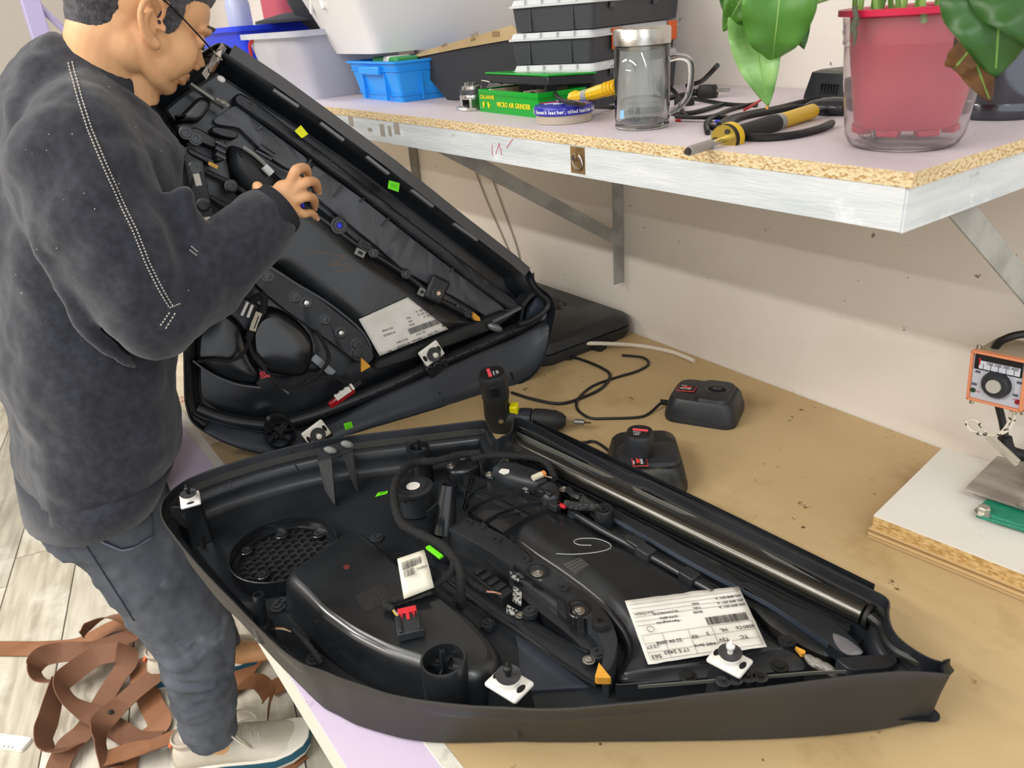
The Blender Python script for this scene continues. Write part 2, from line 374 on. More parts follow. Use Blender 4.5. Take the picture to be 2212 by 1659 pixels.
addlayer(pnt, '8e8f8c', 12, 0.66, 0.76, (1, 1, 3)); addlayer(pnt, 'eef2f4', 16, 0.6, 0.75)
yF = SF+0.003; xR = SXR-0.006
m = MB()
m.box(((XL+xR)/2, yF, SZ-0.0335), (xR-XL, 0.004, 0.040)); m.box(((XL+xR)/2, yF+0.018, SZ-0.0155), (xR-XL, 0.036, 0.003))
m.build('front_rail', pnt, shelf, smooth=False, bevel=0.0006)
m = MB(); m.box((xR, (SF+WY)/2, SZ-0.0345), (0.004, WY-SF-0.006, 0.040)); m.build('end_rail', pnt, shelf, smooth=False, bevel=0.0006)
grey = mat('grey_angle_iron', 'a4a49e', 0.55, col2='8f8f89', scale=20, bump=0.1)
def strut(a, b, w1, th, name='bracket', face=(1, 0, 0)):
    a, b = np.array(a), np.array(b); d = nrm(b-a); n = nrm(np.array(face)-(np.array(face)@d)*d); R = np.array([np.cross(n, d)*1., n, d]).T
    return MB().box((a+b)/2, (w1, th, np.linalg.norm(b-a)), R).build(name, grey, shelf, smooth=False, bevel=0.0008)
for (pv0, pv1, dgl) in ((( 1331, 392), (1331, 612), True), ((888, 312), (905, 400), False)):
    p = PY(*pv0, WY-0.02); q = PY(*pv1, WY-0.02) if dgl else PY(905, 545, WY-0.02); q[0] = p[0]
    mm = MB(); h = SZ-0.014-q[2]; mm.box((p[0], WY-0.0165, q[2]+h/2), (0.003, 0.03, h)); mm.box((p[0]-0.014, WY-0.003, q[2]+h/2), (0.03, 0.003, h)); mm.build('bracket_post', grey, shelf, smooth=False, bevel=0.0005)
    strut((p[0]+0.003, SF+0.05, SZ-0.05), (p[0]+0.003, WY-0.012, q[2]+0.1 if dgl else q[2]+0.05), 0.028, 0.003, 'diagonal_brace')
    strut((p[0], SF+0.01, SZ-0.03), (p[0], WY-0.004, SZ-0.03), 0.028, 0.003, 'cross_arm', (1, 0, 0))
p = PY(2212, 680, WY-0.012); strut((xR-0.012, SF+0.12, SZ-0.05), (xR-0.012, WY-0.012, p[2]-0.02), 0.03, 0.003, 'diagonal_brace')
strut((xR-0.012, WY-0.014, SZ-0.02), (xR-0.012, WY-0.014, 0.93), 0.028, 0.003, 'bracket_post')
# ring clasp plate
PT = PY(1248, 346, yF-0.0025)
cl = mat('brass_plate', 'b8966a', 0.35, 0.6, col2='8f7350', scale=30)
MB().box(PT, (0.028, 0.0012, 0.034)).build('clasp_plate', cl, shelf, smooth=False)
m = MB(); rp = [PT+np.array([0.002+0.0095*math.cos(t), -0.0025-0.002*math.sin(t), -0.002+0.011*math.sin(t)]) for t in np.linspace(1.9, 1.9+5.4, 22)]
m.tube(rp, 0.0014, 6); m.cyl(PT+np.array([-0.004, -0.001, 0.003]), PT+np.array([-0.004, -0.005, 0.003]), 0.0035); m.build('clasp_ring', Steel, shelf)
# cut-out tabs in the rail and red pencil marks
for (u, v, du, dv) in ((758, 262, 9, 20), (799, 280, 8, 8), (826, 281, 9, 26), (842, 283, 6, 22), (857, 277, 11, 26)):
    a = PY(u-du/2, v, yF-0.0022); b = PY(u+du/2, v, yF-0.0022); c = PY(u, v-dv/2, yF-0.0022); d = PY(u, v+dv/2, yF-0.0022)
    MB().box((a+b)/2, (abs(b[0]-a[0]), 0.0008, abs(c[2]-d[2]))).build('masking_scrap', mat('tape_scrap', '9b948a', 0.7), shelf, smooth=False)
m = MB()
for a, b in (((1063, 313), (1064, 335)), ((1071, 332), (1079, 309)), ((1079, 309), (1080, 322)), ((1082, 320), (1083, 336)), ((1094, 320), (1108, 300))):
    m.tube([PY(*a, yF-0.0022), PY(*b, yF-0.0022)], 0.0006, 4)
m.build('pencil_mark', mat('red_crayon', 'c8566a', 0.7), shelf)
# ================================================================ DOOR PANEL LYING ON THE BENCH
TX = np.array
dpa = thing('door_panel', 'black car door trim panel lying flat on the bench with its back up', 'door panel', (-0.65, 0.42, BZ), 'car door trim panels')
RH = 0.08
rimA = c4((1200, 770), (900, 610), (600, 450), (430, 372), (405, 385), (398, 440), (385, 492), (330, 505), (292, 540), (262, 480), (228, 415)) \
    + c1((1985, 15), (1700, 50), (1400, 85), (1150, 115), (1000, 137), (850, 168), (700, 205), (550, 248), (400, 295), (300, 330), (200, 372), (120, 425), (60, 490), (40, 545), (45, 600), (75, 655), (130, 725), (200, 815), (300, 930), (400, 1035), (480, 1115), (560, 1200), (640, 1280), (720, 1358), (800, 1427), (900, 1490)) \
    + c6((430, 680), (560, 738), (750, 800), (900, 850), (1100, 890), (1300, 915), (1500, 935), (1800, 946)) \
    + [(1161, 1534), (1236, 1532), (1288, 1527), (1415, 1515), (1510, 1502), (1640, 1488), (1757, 1473), (1854, 1460), (1951, 1452), (2015, 1455), (2060, 1460), (2056, 1440), (2048, 1427), (2030, 1428), (2005, 1419), (1976, 1401)] \
    + c3((1560, 1090), (1480, 1020), (1452, 960), (1440, 900), (1452, 830), (1445, 805), (1400, 780), (1200, 690), (900, 540), (600, 395), (300, 250), (0, 95))
FLR = 0.014
PRO = [(0.016, 0.010), (0.010, 0.014), (0.004, 0.030), (0.0, 0.062), (0.0, RH-0.001), (0.0008, RH), (0.0022, RH)]
PRI = [(0.0022, RH), (0.003, RH-0.002), (0.0035, 0.062), (0.006, 0.056), (0.012, 0.055), (0.017, 0.050), (0.019, 0.038), (0.021, 0.024), (0.026, 0.016), (0.034, FLR)]
PR = smooth_loop(resample(np.array([FA.un(u, v, RH) for u, v in rimA]), 0.006), 2); NR = loop_normals(smooth_loop(PR, 6))
BT = resample([FA.un(u, v, 0.006) for u, v in [(500, 1320), (560, 1387), (612, 1443), (698, 1526), (760, 1560), (821, 1581), (898, 1598), (960, 1603), (1035, 1600), (1130, 1599), (1225, 1600), (1541, 1597), (1700, 1592), (1820, 1583), (1934, 1570), (1976, 1558), (2002, 1544), (2024, 1522), (2036, 1497), (2048, 1478)]], 0.003, False)
DR = NR*0.016
for i in range(len(PR)):
    dd = BT-PR[i]; k = np.argmin((dd**2).sum(1))
    if (dd[k]**2).sum() < 0.05**2 and 0 < k < len(BT)-1: DR[i] = dd[k]
DR = smooth_loop(DR, 14)
MB().loft([[FA.w([*(p+d_*g_), z_]) for p, d_ in zip(PR, DR)] for g_, z_ in ((1.0, 0.004), (0.97, 0.010), (0.86, 0.022), (0.6, 0.042), (0.25, 0.064), (0.0, RH-0.001))]+[[FA.w([*(p+n_*k_), z_]) for p, n_ in zip(PR, NR)] for k_, z_ in ((0.0008, RH), (0.0022, RH))], False, False).build('outer_skirt', K_skin, dpa, angle=50)
o = emboss(FA, rimA, RH, PRI, cap0=False, cap1=False).build('inner_wall', K_blue, dpa, angle=50)
o = emboss(FA, rimA, RH, [(0.031, FLR-0.0005), (0.031, FLR+0.0002)], cap0=False, cap1=True).build('back_plate', K_blue, dpa, smooth=False)
o = emboss(FA, [(450, 1190), (560, 1080), (800, 1010), (1100, 1000), (1500, 1180), (1840, 1360), (1860, 1420), (1400, 1490), (1050, 1490), (850, 1430), (650, 1330)], 0.012, [(0.03, 0.0015), (0.004, 0.004), (0.0, 0.013)], cap0=True, cap1=True).build('face_plate', K_skin, dpa, angle=60)
# dust along the lip at left
def PA(u, v, h): return FA.P(u, v, h)
# slim ribs and pinholes on the wall
for (x0, y0, x1, y1) in ((455, 380, 480, 445), (850, 285, 872, 325), (832, 205, 840, 240)):
    a, b = c1((x0, y0), (x1, y1)); rod(FA, [a, b], [0.074, 0.056], 0.0011, 4).build('rib', K_satin, dpa)
m = MB()
for x, y in ((350, 498), (445, 462), (507, 443), (588, 422), (640, 405), (700, 388)):
    p = PA(*c1((x, y))[0], 0.0555); m.cyl(p, p+TX([0, 0, 0.0006]), 0.0014, n=8)
m.build('pin_holes', mat('hole_black', '050505', 0.9), dpa)
# ---- speaker ring with honeycomb
sc_ = FA.un(*c1((775, 800))[0], 0.040); pl_ = FA.un(*c1((458, 810))[0], 0.040); pr_ = FA.un(*c1((1098, 752))[0], 0.040)
SR = np.linalg.norm(pl_-pr_)/2; SCN = (pl_+pr_)/2
so = FA.w([*SCN, 0])
MB().lathe(so, [(SR, FLR), (SR, 0.0395), (SR-0.0006, 0.040), (SR-0.0022, 0.040), (SR-0.0026, 0.039), (SR-0.0026, 0.026)], 64, cap0=False, cap1=False).build('speaker_ring', K_gloss, dpa, angle=50)
GH = 0.026
m = MB(); m.lathe(so, [(SR-0.003, GH-0.004), (SR-0.003, GH), (SR-0.011, GH), (SR-0.0115, GH-0.004)], 64, cap0=False, cap1=False); m.build('speaker_flange', K_gloss, dpa, angle=50)
MB().lathe(so, [(SR-0.004, GH-0.010), (SR-0.004, GH-0.008)], 48).build('speaker_mesh', mat('speaker_cloth', '37352f', 0.8, bump=1.0, bscale=1500), dpa, smooth=False)
ang = math.atan2(pr_[1]-pl_[1], pr_[0]-pl_[0])
# scalloped cover lobes at the screw bosses
lob = []
for (x, y) in ((770, 705), (990, 700), (557, 800), (655, 945)):
    q = FA.un(*c1((x, y))[0], GH); lob.append(q)
m = MB()
for q in lob:
    c = FA.w([*q, GH-0.006]); m.lathe(c, [(0.0105, 0), (0.0105, 0.0065), (0.0095, 0.0075)], 20)
m.build('boss_pad', K_gloss, dpa)
for q in lob:
    c = FA.w([*q, GH+0.001]); MB().lathe(c, [(0.006, 0), (0.006, 0.0014), (0.003, 0.0014), (0.0026, 0.0004), (0.0, 0.0004)], 18).build('rivet', K_satin, dpa)
hx = 0.0078; m = MB(); R_in = SR-0.010
ca, sa = math.cos(ang), math.sin(ang)
def hexc(i, j):
    x = hx*1.5*i; y = hx*math.sqrt(3)*(j+0.5*(i % 2)); return SCN+np.array([ca*y-sa*x, sa*y+ca*x])
for i in range(-8, 9):
    for j in range(-8, 9):
        c = hexc(i, j)
        if np.linalg.norm(c-SCN) > R_in or min(np.linalg.norm(c-q) for q in lob) < 0.010: continue
        ro, ri = hx*1.0, hx*0.90; O_, I_ = [], []
        for k in range(6):
            a = ang+math.pi/2+math.pi/3*k; O_.append(c+ro*np.array([math.cos(a), math.sin(a)])); I_.append(c+ri*np.array([math.cos(a), math.sin(a)]))
        m.loft([[FA.w([*p, GH-0.0085]) for p in I_], [FA.w([*p, GH-0.003]) for p in I_], [FA.w([*p, GH-0.003]) for p in O_], [FA.w([*p, GH-0.0085]) for p in O_]], False, False)
stuff(m.build('honeycomb', K_satin, dpa, smooth=False))
# ---- the big map pocket shell
pod = c1((1205, 688), (1250, 700), (1330, 760), (1480, 885), (1640, 1005), (1780, 1110), (1900, 1215), (2010, 1340), (2070, 1420), (2050, 1490), (1960, 1560), (1850, 1570), (1720, 1530), (1560, 1480), (1380, 1420), (1180, 1320), (1000, 1190), (880, 1060), (800, 985), (805, 940), (860, 900), (1000, 810), (1120, 715))
HP = 0.060
PP = [(-0.014, FLR), (-0.012, 0.020), (-0.008, 0.030), (-0.006, 0.045), (-0.003, 0.055), (0.001, 0.0615), (0.006, 0.0655), (0.010, 0.0672)]
emboss(FA, pod, HP, PP, it=4, ns=20, dome=(0.03, 0.0014)).build('map_pocket', K_gloss, dpa, angle=60)
m = MB()
for x, y in ((1335, 722), (1470, 838), (745, 1135), (1815, 1100), (962, 1445), (2000, 1238), (770, 1105)):
    p = PA(*c1((x, y))[0], 0.018); q = MB().lathe(p, [(0.010, -0.004), (0.010, 0.0), (0.0065, 0.0005), (0.006, 0.003), (0.003, 0.003), (0.003, 0.001), (0, 0.001)], 20).build('screw_boss', K_satin, dpa)
# moulded grid on the pocket top
m = MB()
for k in range(11):
    a, b = c1((1212+k*14.5, 1072-k*7), (1275+k*15, 1160-k*7.5)); m.tube([PA(*a, 0.0689), PA(*b, 0.0689)], 0.00022, 3)
for k in range(9):
    a, b = c1((1212+k*8, 1072+k*11), (1360+k*8.5, 1003+k*11)); m.tube([PA(*a, 0.0689), PA(*b, 0.0689)], 0.00022, 3)
m.build('moulded_grid', mat('grid_grey', '4a4843', 0.5), dpa)
p = PA(*c1((1158, 898))[0], 0.0688); MB().lathe(p, [(0.004, 0), (0.0038, 0.0004)], 16, sx=1.3).build('paint_dot', mat('dark_red_dot', '5a1f1c', 0.5), dpa)
# ---- screws helper
def boss(x, q=c2, h=0.03, r=0.007, name='screw_boss', m_=None):
    p = PA(*q(x)[0], h); return MB().lathe(p, [(r*1.3, -0.006), (r*1.25, 0), (r*0.9, 0.0004), (r*0.85, 0.003), (r*0.42, 0.003), (r*0.4, 0.0012), (0, 0.0012)], 20).build(name, m_ or K_satin, dpa)
def screw(x, q=c2, h=0.03, r=0.0052):
    p = PA(*q(x)[0], h); s = MB().lathe(p, [(r*1.35, 0), (r*1.35, 0.0008), (r, 0.001), (r*0.9, 0.0028), (r*0.5, 0.0036), (r*.36, 0.0036), (r*.3, 0.0026), (0, 0.0026)], 20).build('screw', Steel, dpa); return s
# ---- central domed insert
dome = c2((505, 315), (640, 360), (780, 425), (920, 480), (1060, 540), (1200, 610), (1330, 700), (1500, 780), (1670, 860), (1830, 950), (1990, 1040), (2060, 1090)) \
    + c3((480, 770), (600, 860), (700, 1000), (800, 1080), (880, 1120), (760, 1170), (600, 1200), (300, 1240), (0, 1275)) + c2((1440, 1580), (1400, 1560), (1440, 1480), (1480, 1400), (1440, 1290), (1340, 1160), (1200, 1040), (1050, 930), (900, 830), (760, 720), (620, 640), (520, 570), (500, 440))
emboss(FA, dome, 0.036, [(0.0, FLR), (0.0, 0.030), (0.001, 0.0335), (0.004, 0.0355), (0.007, 0.036), (0.009, 0.0385)], it=3, ns=16, dome=(0.026, 0.008)).build('door_insert', K_gloss, dpa, angle=60)
# ribbed front third of the insert
ribp = c2((500, 345), (640, 380), (800, 445), (930, 500), (1050, 540), (930, 590), (820, 660), (740, 700), (640, 640), (545, 580), (505, 500))
emboss(FA, ribp, 0.046, [(0, 0.036), (0, 0.0475), (0.001, 0.048)], it=1).build('rib_field', K_gloss, dpa, angle=40)
for a in (((1050, 535), (940, 570), (830, 625), (735, 695)), ((960, 505), (840, 525), (700, 580), (610, 635)), ((830, 455), (740, 460), (620, 500), (520, 560)), ((840, 570), (700, 590)), ((640, 395), (560, 440), (520, 480))):
    bar(FA, c2(*a), 0.0525, 0.0022, 0.008, sm=5).build('rib', K_gloss, dpa, smooth=False)
for a in (((470, 400), (680, 470), (900, 578)), ((480, 420), (690, 492), (895, 590)), ((545, 335), (520, 420), (495, 540)), ((560, 340), (535, 430), (508, 548)), ((640, 360), (830, 440), (1060, 540)), ((655, 350), (850, 425), (1080, 525))):
    bar(FA, c2(*a), 0.0515, 0.0014, 0.007, sm=4).build('rib', K_gloss, dpa, smooth=False)
# ---- screw strip and armrest channel
strip = c2((395, 660), (470, 575), (560, 610), (740, 705), (830, 770), (900, 830), (960, 850), (1100, 960), (1220, 1040), (1310, 1115), (1390, 1220), (1425, 1330), (1405, 1450), (1370, 1530), (1318, 1500), (1345, 1400), (1300, 1280), (1245, 1215), (1130, 1150), (1030, 1060), (880, 930), (760, 870), (600, 770))
emboss(FA, strip, 0.054, [(0.0, FLR), (0.0, 0.0525), (0.0008, 0.0538), (0.002, 0.054)], it=1).build('armrest_frame', K_satin, dpa, angle=45)
low = c2((770, 900), (900, 960), (1100, 1120), (1235, 1215), (1300, 1320), (1310, 1400), (1230, 1390), (1130, 1300), (1000, 1200), (860, 1090), (770, 1010))
emboss(FA, low, 0.034, [(0, FLR), (0, 0.0335), (0.001, 0.034)], it=2).build('handle_well', K_gloss, dpa, angle=45)
for a in (((800, 880), (1100, 1100), (1140, 1150)), ((1140, 1120), (1190, 1195), (1225, 1205))):
    bar(FA, c2(*a), 0.0562, 0.003, 0.03).build('edge_rib', K_gloss, dpa, smooth=False, bevel=0.0006)
ledge = c2((290, 850), (340, 840), (480, 960), (700, 1110), (900, 1200), (1060, 1300), (1240, 1400), (1320, 1500), (1330, 1570), (1290, 1590), (1100, 1470), (900, 1330), (700, 1190), (480, 1030), (330, 920))
emboss(FA, ledge, 0.026, [(0, FLR), (0, 0.0255), (0.0006, 0.026)], it=2).build('lower_ledge', K_blue, dpa, angle=45)
for a, hh in ((((300, 880), (480, 1040), (700, 1200), (900, 1340), (1100, 1480), (1290, 1600)), 0.0285), (((345, 850), (500, 960), (700, 1100), (850, 1200), (1050, 1310), (1240, 1410)), 0.0285), (((330, 895), (500, 1030), (700, 1175), (900, 1315), (1100, 1460), (1290, 1585)), 0.028)):
    bar(FA, c2(*a), hh, 0.0014, 0.004, sm=3).build('bead', K_gloss, dpa, smooth=False)
# pull-handle box seen through the slot
p0, p1 = PA(*c2((560, 900))[0], 0.040), PA(*c2((765, 1060))[0], 0.040)
d = nrm(p1-p0); R = np.array([d, np.cross([0, 0, 1], d), [0, 0, 1]]).T
MB().box((p0+p1)/2+TX([0, 0, -0.010]), (np.linalg.norm(p1-p0), 0.02, 0.02), R).build('switch_housing', K_matte, dpa, bevel=0.0015)
for k in range(4): MB().box(p0+(p1-p0)*(0.2+0.2*k)+TX([0, 0, 0.001]), (0.007, 0.016, 0.006), R).build('housing_latch', K_gloss, dpa, bevel=0.0006)
for x, h in (((530, 635), 0.0545), ((607, 660), 0.0545), ((697, 742), 0.0545), ((873, 858), 0.0545), ((1097, 1030), 0.0545), ((1322, 1255), 0.0545), ((900, 1160), 0.0345), ((1305, 1410), 0.0345), ((1840, 1550), 0.024), ((1620, 1580), 0.024), ((455, 1100), 0.024), ((645, 1235), 0.024), ((1160, 565), 0.048), ((1585, 805), 0.044), ((1845, 955), 0.044)):
    boss(x, h=h, r=0.0075 if h > 0.03 else 0.006)
p = PA(*c2((1322, 1250))[0], 0.0545); MB().lathe(p, [(0.011, 0), (0.010, 0.008), (0.009, 0.0095), (0.004, 0.0095), (0.003, 0.006), (0, 0.006)], 24).build('plug', K_rub, dpa)
for x, h in (((945, 938), 0.0545), ((1190, 1162), 0.0545), ((840, 1185), 0.0275), ((1250, 1455), 0.0345), ((655, 345), 0.052), ((878, 425), 0.052), ((500, 240), 0.052), ((745, 268), 0.058), ((1100, 435), 0.05), ((425, 298), 0.052)):
    screw(x, h=h, r=0.0055 if h > 0.03 else 0.005)
for x in ((945, 930), (1190, 1150)):
    p = PA(*c2(x)[0], 0.054); MB().lathe(p, [(0.015, 0.0), (0.014, 0.0012), (0.011, 0.0012), (0.0105, 0.0002)], 26, cap0=False, cap1=False, sx=1.15).build('screw_recess', K_gloss, dpa)
# metallic glue smears
sm_ = mat('foil_smear', 'b9b9b4', 0.35, 0.3, col2='2c2e30', scale=220, lo=0.45, hi=0.55)
for P_ in (((770, 915), (830, 950), (835, 985), (790, 965)), ((800, 1005), (850, 1050), (845, 1130), (790, 1100)), ((760, 1120), (830, 1160), (800, 1185), (755, 1170))):
    emboss(FA, c2(*P_), 0.0415, [(0, 0.040), (0, 0.0415)], step=0.002).build('foil_smear', sm_, dpa, smooth=False)
# long rod with bosses between insert and rail
rod(FA, c2((1180, 590), (1330, 680), (1500, 770), (1700, 880), (1830, 955), (1990, 1045)), 0.046, 0.0055, 12, sm=3).build('stiffener_tube', K_gloss, dpa)
for x in ((1530, 765), (1590, 815), (1850, 960)):
    p = PA(*c2(x)[0], 0.047); MB().box(p, (0.022, 0.018, 0.016), frame_of((0, 0, 1), d)).build('clamp_block', K_satin, dpa, bevel=0.002)
p = PA(*c2((1342, 660))[0], 0.030); MB().lathe(p, [(0.015, 0), (0.0135, 0.030), (0.0125, 0.032), (0.010, 0.032), (0.009, 0.028), (0.006, 0.028), (0.0055, 0.031), (0.003, 0.031), (0.0025, 0.026), (0, 0.026)], 28).build('round_boss', K_gloss, dpa)
# curved sheet between rod and rail
sheet = c2((1240, 560), (1400, 600), (1700, 750), (2000, 900), (2200, 1010)) + c3((600, 690), (760, 800), (900, 920), (1050, 1060), (1120, 1150), (1080, 1165), (900, 1080), (720, 960), (620, 860), (500, 770), (300, 700), (100, 580)) + c2((1700, 870), (1500, 760), (1330, 670))
emboss(FA, sheet, 0.030, [(0, FLR), (0, 0.029), (0.003, 0.031), (0.010, 0.033)], it=2).build('upper_sheet', K_dust, dpa, angle=50)
for a in (((1380, 540), (1405, 535)), ((1700, 750), (1722, 715))):
    x0, x1 = c2(*a); p, q = PA(*x0, 0.034), PA(*x1, 0.046); MB().loft([[p+TX([0.012, 0, 0]), p+TX([-0.012, -0.004, 0]), q], [p+TX([0.012, 0.0015, 0]), p+TX([-0.012, -0.0025, 0]), q+TX([0, 0.0015, 0])]]).build('gusset', K_gloss, dpa, smooth=False)
# bluish curved waist strip
ws = c2((1330, 500), (1480, 590), (1700, 700), (1950, 850), (2190, 1000)) + c3((600, 700), (800, 820), (1000, 900), (1090, 930), (1200, 1020), (1300, 1130), (1240, 1150), (1180, 1150), (1080, 1080), (960, 1000), (760, 860), (560, 730)) + c2((2190, 1040), (1900, 890), (1600, 720), (1300, 545))
WSm = mat('blue_grey_metal_strip', '3c4550', 0.28, 0.35, col2='5a6470', scale=5)
emboss(FA, ws, 0.046, [(0, 0.03), (0, 0.0455), (0.0008, 0.046)], it=2).build('waist_strip', K_blue, dpa, angle=45)
bar(FA, c2((1300, 548), (1600, 722), (1900, 892), (2190, 1042)) + c3((760, 862), (960, 1002), (1080, 1082)), 0.0475, 0.0012, 0.006, sm=3).build('bead', WSm, dpa, smooth=False)
foil = c3((1095, 1010), (1190, 1050), (1300, 1135), (1250, 1150), (1180, 1145), (1120, 1090))
emboss(FA, foil, 0.0465, [(0, 0.045), (0, 0.0468), (0.002, 0.0475)], it=1).build('foil_patch', mat('crumpled_foil', '8f9096', 0.3, 0.6, bump=0.8, bscale=60), dpa)
# ---- top rail with roller tube
def railbar(pts, h, wd, ht, name, m_, bev=0.0006): return bar(FA, pts, h, wd, ht).build(name, m_, dpa, smooth=False, bevel=bev)
ax0, ax1 = (1108, 957), (1862, 1322)
def along(t, off, a=ax0, b=ax1):   # offset in pixels perpendicular, for tracing only
    return (a[0]+(b[0]-a[0])*t, a[1]+(b[1]-a[1])*t+off)
rod(FA, [(1110, 962), (1250, 1030), (1500, 1151), (1700, 1247), (1866, 1327)], 0.050, 0.0135, 28).build('roller_tube', mat('roller_black_metal', '55544f', 0.2, 0.85), dpa)
p = PA(1872, 1329, 0.050); dr = nrm(PA(1866, 1327, 0.05)-PA(1500, 1151, 0.05))
MB().cyl(p, p+dr*0.006, 0.0155, n=28).build('end_cap', K_rub, dpa, bevel=0.001)
MB().cyl(p+dr*0.006, p+dr*0.012, 0.009, n=20).build('end_knob', K_rub, dpa, bevel=0.0015)
p = PA(1890, 1304, 0.058); MB().cyl(p-dr*0.004, p+dr*0.01, 0.0085, n=20).build('end_knob', K_rub, dpa, bevel=0.0015)
railbar([(1118, 925), (1300, 1012), (1600, 1155), (1868, 1300)], 0.064, 0.0035, 0.03, 'slot_rail', K_gloss)
railbar([(1122, 920), (1300, 1005), (1600, 1148), (1872, 1294)], 0.0645, 0.0012, 0.02, 'slot_rail', mat('edge_highlight_grey', '77776f', 0.35, 0.3))  # pale grey paints the thin white highlights along this rail and the next
railbar([(1116, 932), (1300, 1019), (1600, 1162), (1864, 1306)], 0.0625, 0.0012, 0.02, 'slot_rail', mat('edge_highlight_grey', '77776f', 0.35, 0.3))
railbar([(1120, 912), (1300, 994), (1600, 1134), (1880, 1277)], 0.060, 0.012, 0.03, 'guide_ledge', K_satin)
railbar([(1150, 905), (1300, 975), (1600, 1120), (1890, 1262)], 0.066, 0.0012, 0.02, 'slot_rail', K_gloss)
railbar([(1085, 965), (1200, 1030), (1500, 1180), (1700, 1280), (1838, 1350)], 0.040, 0.0025, 0.02, 'lower_rail', K_gloss)
railbar([(1080, 985), (1200, 1045), (1500, 1195), (1700, 1295), (1835, 1362)], 0.036, 0.010, 0.02, 'dusty_ledge', K_dust)
railbar([(1075, 1000), (1200, 1060), (1500, 1212), (1780, 1350)], 0.033, 0.0018, 0.015, 'lower_rail', K_gloss)
for x in ((700, 570), (1168, 805), (1735, 1090)):
    p = PA(*c4(x)[0], 0.0605); MB().lathe(p, [(0.0042, 0), (0.004, 0.0012), (0.002, 0.0012), (0.0016, 0.0004), (0, 0.0004)], 14).build('rivet', mat('dull_grey_rivet', '6f6f6c', 0.4, 0.5), dpa)
for x in ((355, 345), (957, 640)):
    p = PA(*c3(x)[0], 0.0605); MB().lathe(p, [(0.0042, 0), (0.004, 0.0012), (0.002, 0.0012), (0.0016, 0.0004), (0, 0.0004)], 14).build('rivet', mat('dull_grey_rivet', '6f6f6c', 0.4, 0.5), dpa)
# ---- tip bay: dark cover plate, broken clip
tipc = c3((1110, 1165), (1300, 1145), (1480, 1140), (1500, 1190), (1440, 1225), (1200, 1240), (1160, 1200))
emboss(FA, tipc, 0.062, [(0, 0.03), (0, 0.061), (0.001, 0.062)], it=1).build('corner_cover', K_blue, dpa, angle=45)
rod(FA, c3((1330, 920), (1400, 980), (1420, 1040), (1480, 1120), (1600, 1180), (1640, 1185)), [0.06, 0.06, 0.062, 0.064, 0.066, 0.066], 0.006, 8, sm=4).build('corner_gasket', K_dust, dpa)
rod(FA, c3((1380, 900), (1400, 1000), (1440, 1060), (1540, 1150)), [0.045]*4, 0.009, 8, sm=4).build('corner_web', K_satin, dpa)
m = MB(); a = PA(*c3((1790, 1240))[0], 0.08); b = PA(*c3((1800, 1175))[0], 0.098); m.tube([a, (a+b)/2+TX([-.003, 0, 0]), b], [0.006, 0.004, 0.0012], 6); m.build('hook', K_blue, dpa)
for i, x in enumerate(((985, 1190), (1030, 1210), (1080, 1235))):
    p = PA(*c3(x)[0], 0.045); MB().ball(p, (0.011, 0.006, 0.005), frame_of((0.3, 0.2, 1), dr), 10, 7).build('crumpled_tape', mat('silvery_tape', '8a8780', 0.4, 0.3, bump=1.0, bscale=120), dpa)
emboss(FA, c3((880, 1095), (940, 1120), (940, 1140), (915, 1140)), 0.045, [(0, 0.04), (0, 0.045)], step=0.003, it=0).build('foam_corner', Ochre, dpa, smooth=False)
emboss(FA, c2((1310, 1490), (1385, 1583), (1285, 1580)), 0.05, [(0, 0.046), (0, 0.0552)], step=0.004, it=0).build('foam_corner', Ochre, dpa, smooth=False)
# ---- front bottom bar behind the lip
emboss(FA, c3((0, 1240), (400, 1200), (640, 1130), (830, 1100), (930, 1170), (960, 1230), (800, 1240), (500, 1260), (200, 1290), (0, 1310)) + c2((1380, 1600),), 0.040, [(0, FLR), (0, 0.0385), (0.002, 0.040)], it=2).build('bottom_beam', K_satin, dpa, angle=45)
railbar(c3((-60, 1330), (200, 1310), (500, 1285), (800, 1262), (1000, 1245), (1300, 1235)), 0.058, 0.0012, 0.004, 'bead', mat('edge_highlight_grey', '77776f', 0.35, 0.3), 0)
for x in ((450, 1300), (520, 1290), (598, 1275), (668, 1275)):
    p = PA(*c3(x)[0], 0.060); MB().lathe(p, [(0.009, -0.006), (0.0085, 0), (0.007, 0.001), (0.003, 0.001), (0.0025, 0.003), (0, 0.003)], 18).build('screw_boss', K_gloss, dpa)
for x in ((237, 1272), (785, 1210), (830, 1060)):
    p = PA(*c3(x)[0], 0.041); MB().lathe(p, [(0.010, -0.004), (0.0095, 0), (0.006, 0.0004), (0.0055, 0.0025), (0, 0.0025)], 18).build('screw_boss', K_gloss, dpa)
# triangular bare metal plate right of the pocket
tri = c2((815, 1290), (830, 1420), (840, 1640), (1255, 1615), (1100, 1500), (950, 1390))
emboss(FA, tri, 0.018, [(0, 0.0145), (0, 0.0178), (0.0006, 0.018)], it=0).build('lower_plate', mat('satin_navy_plastic', '444952', 0.3, 0.25, col2='3a3f48', scale=5), dpa, angle=30)
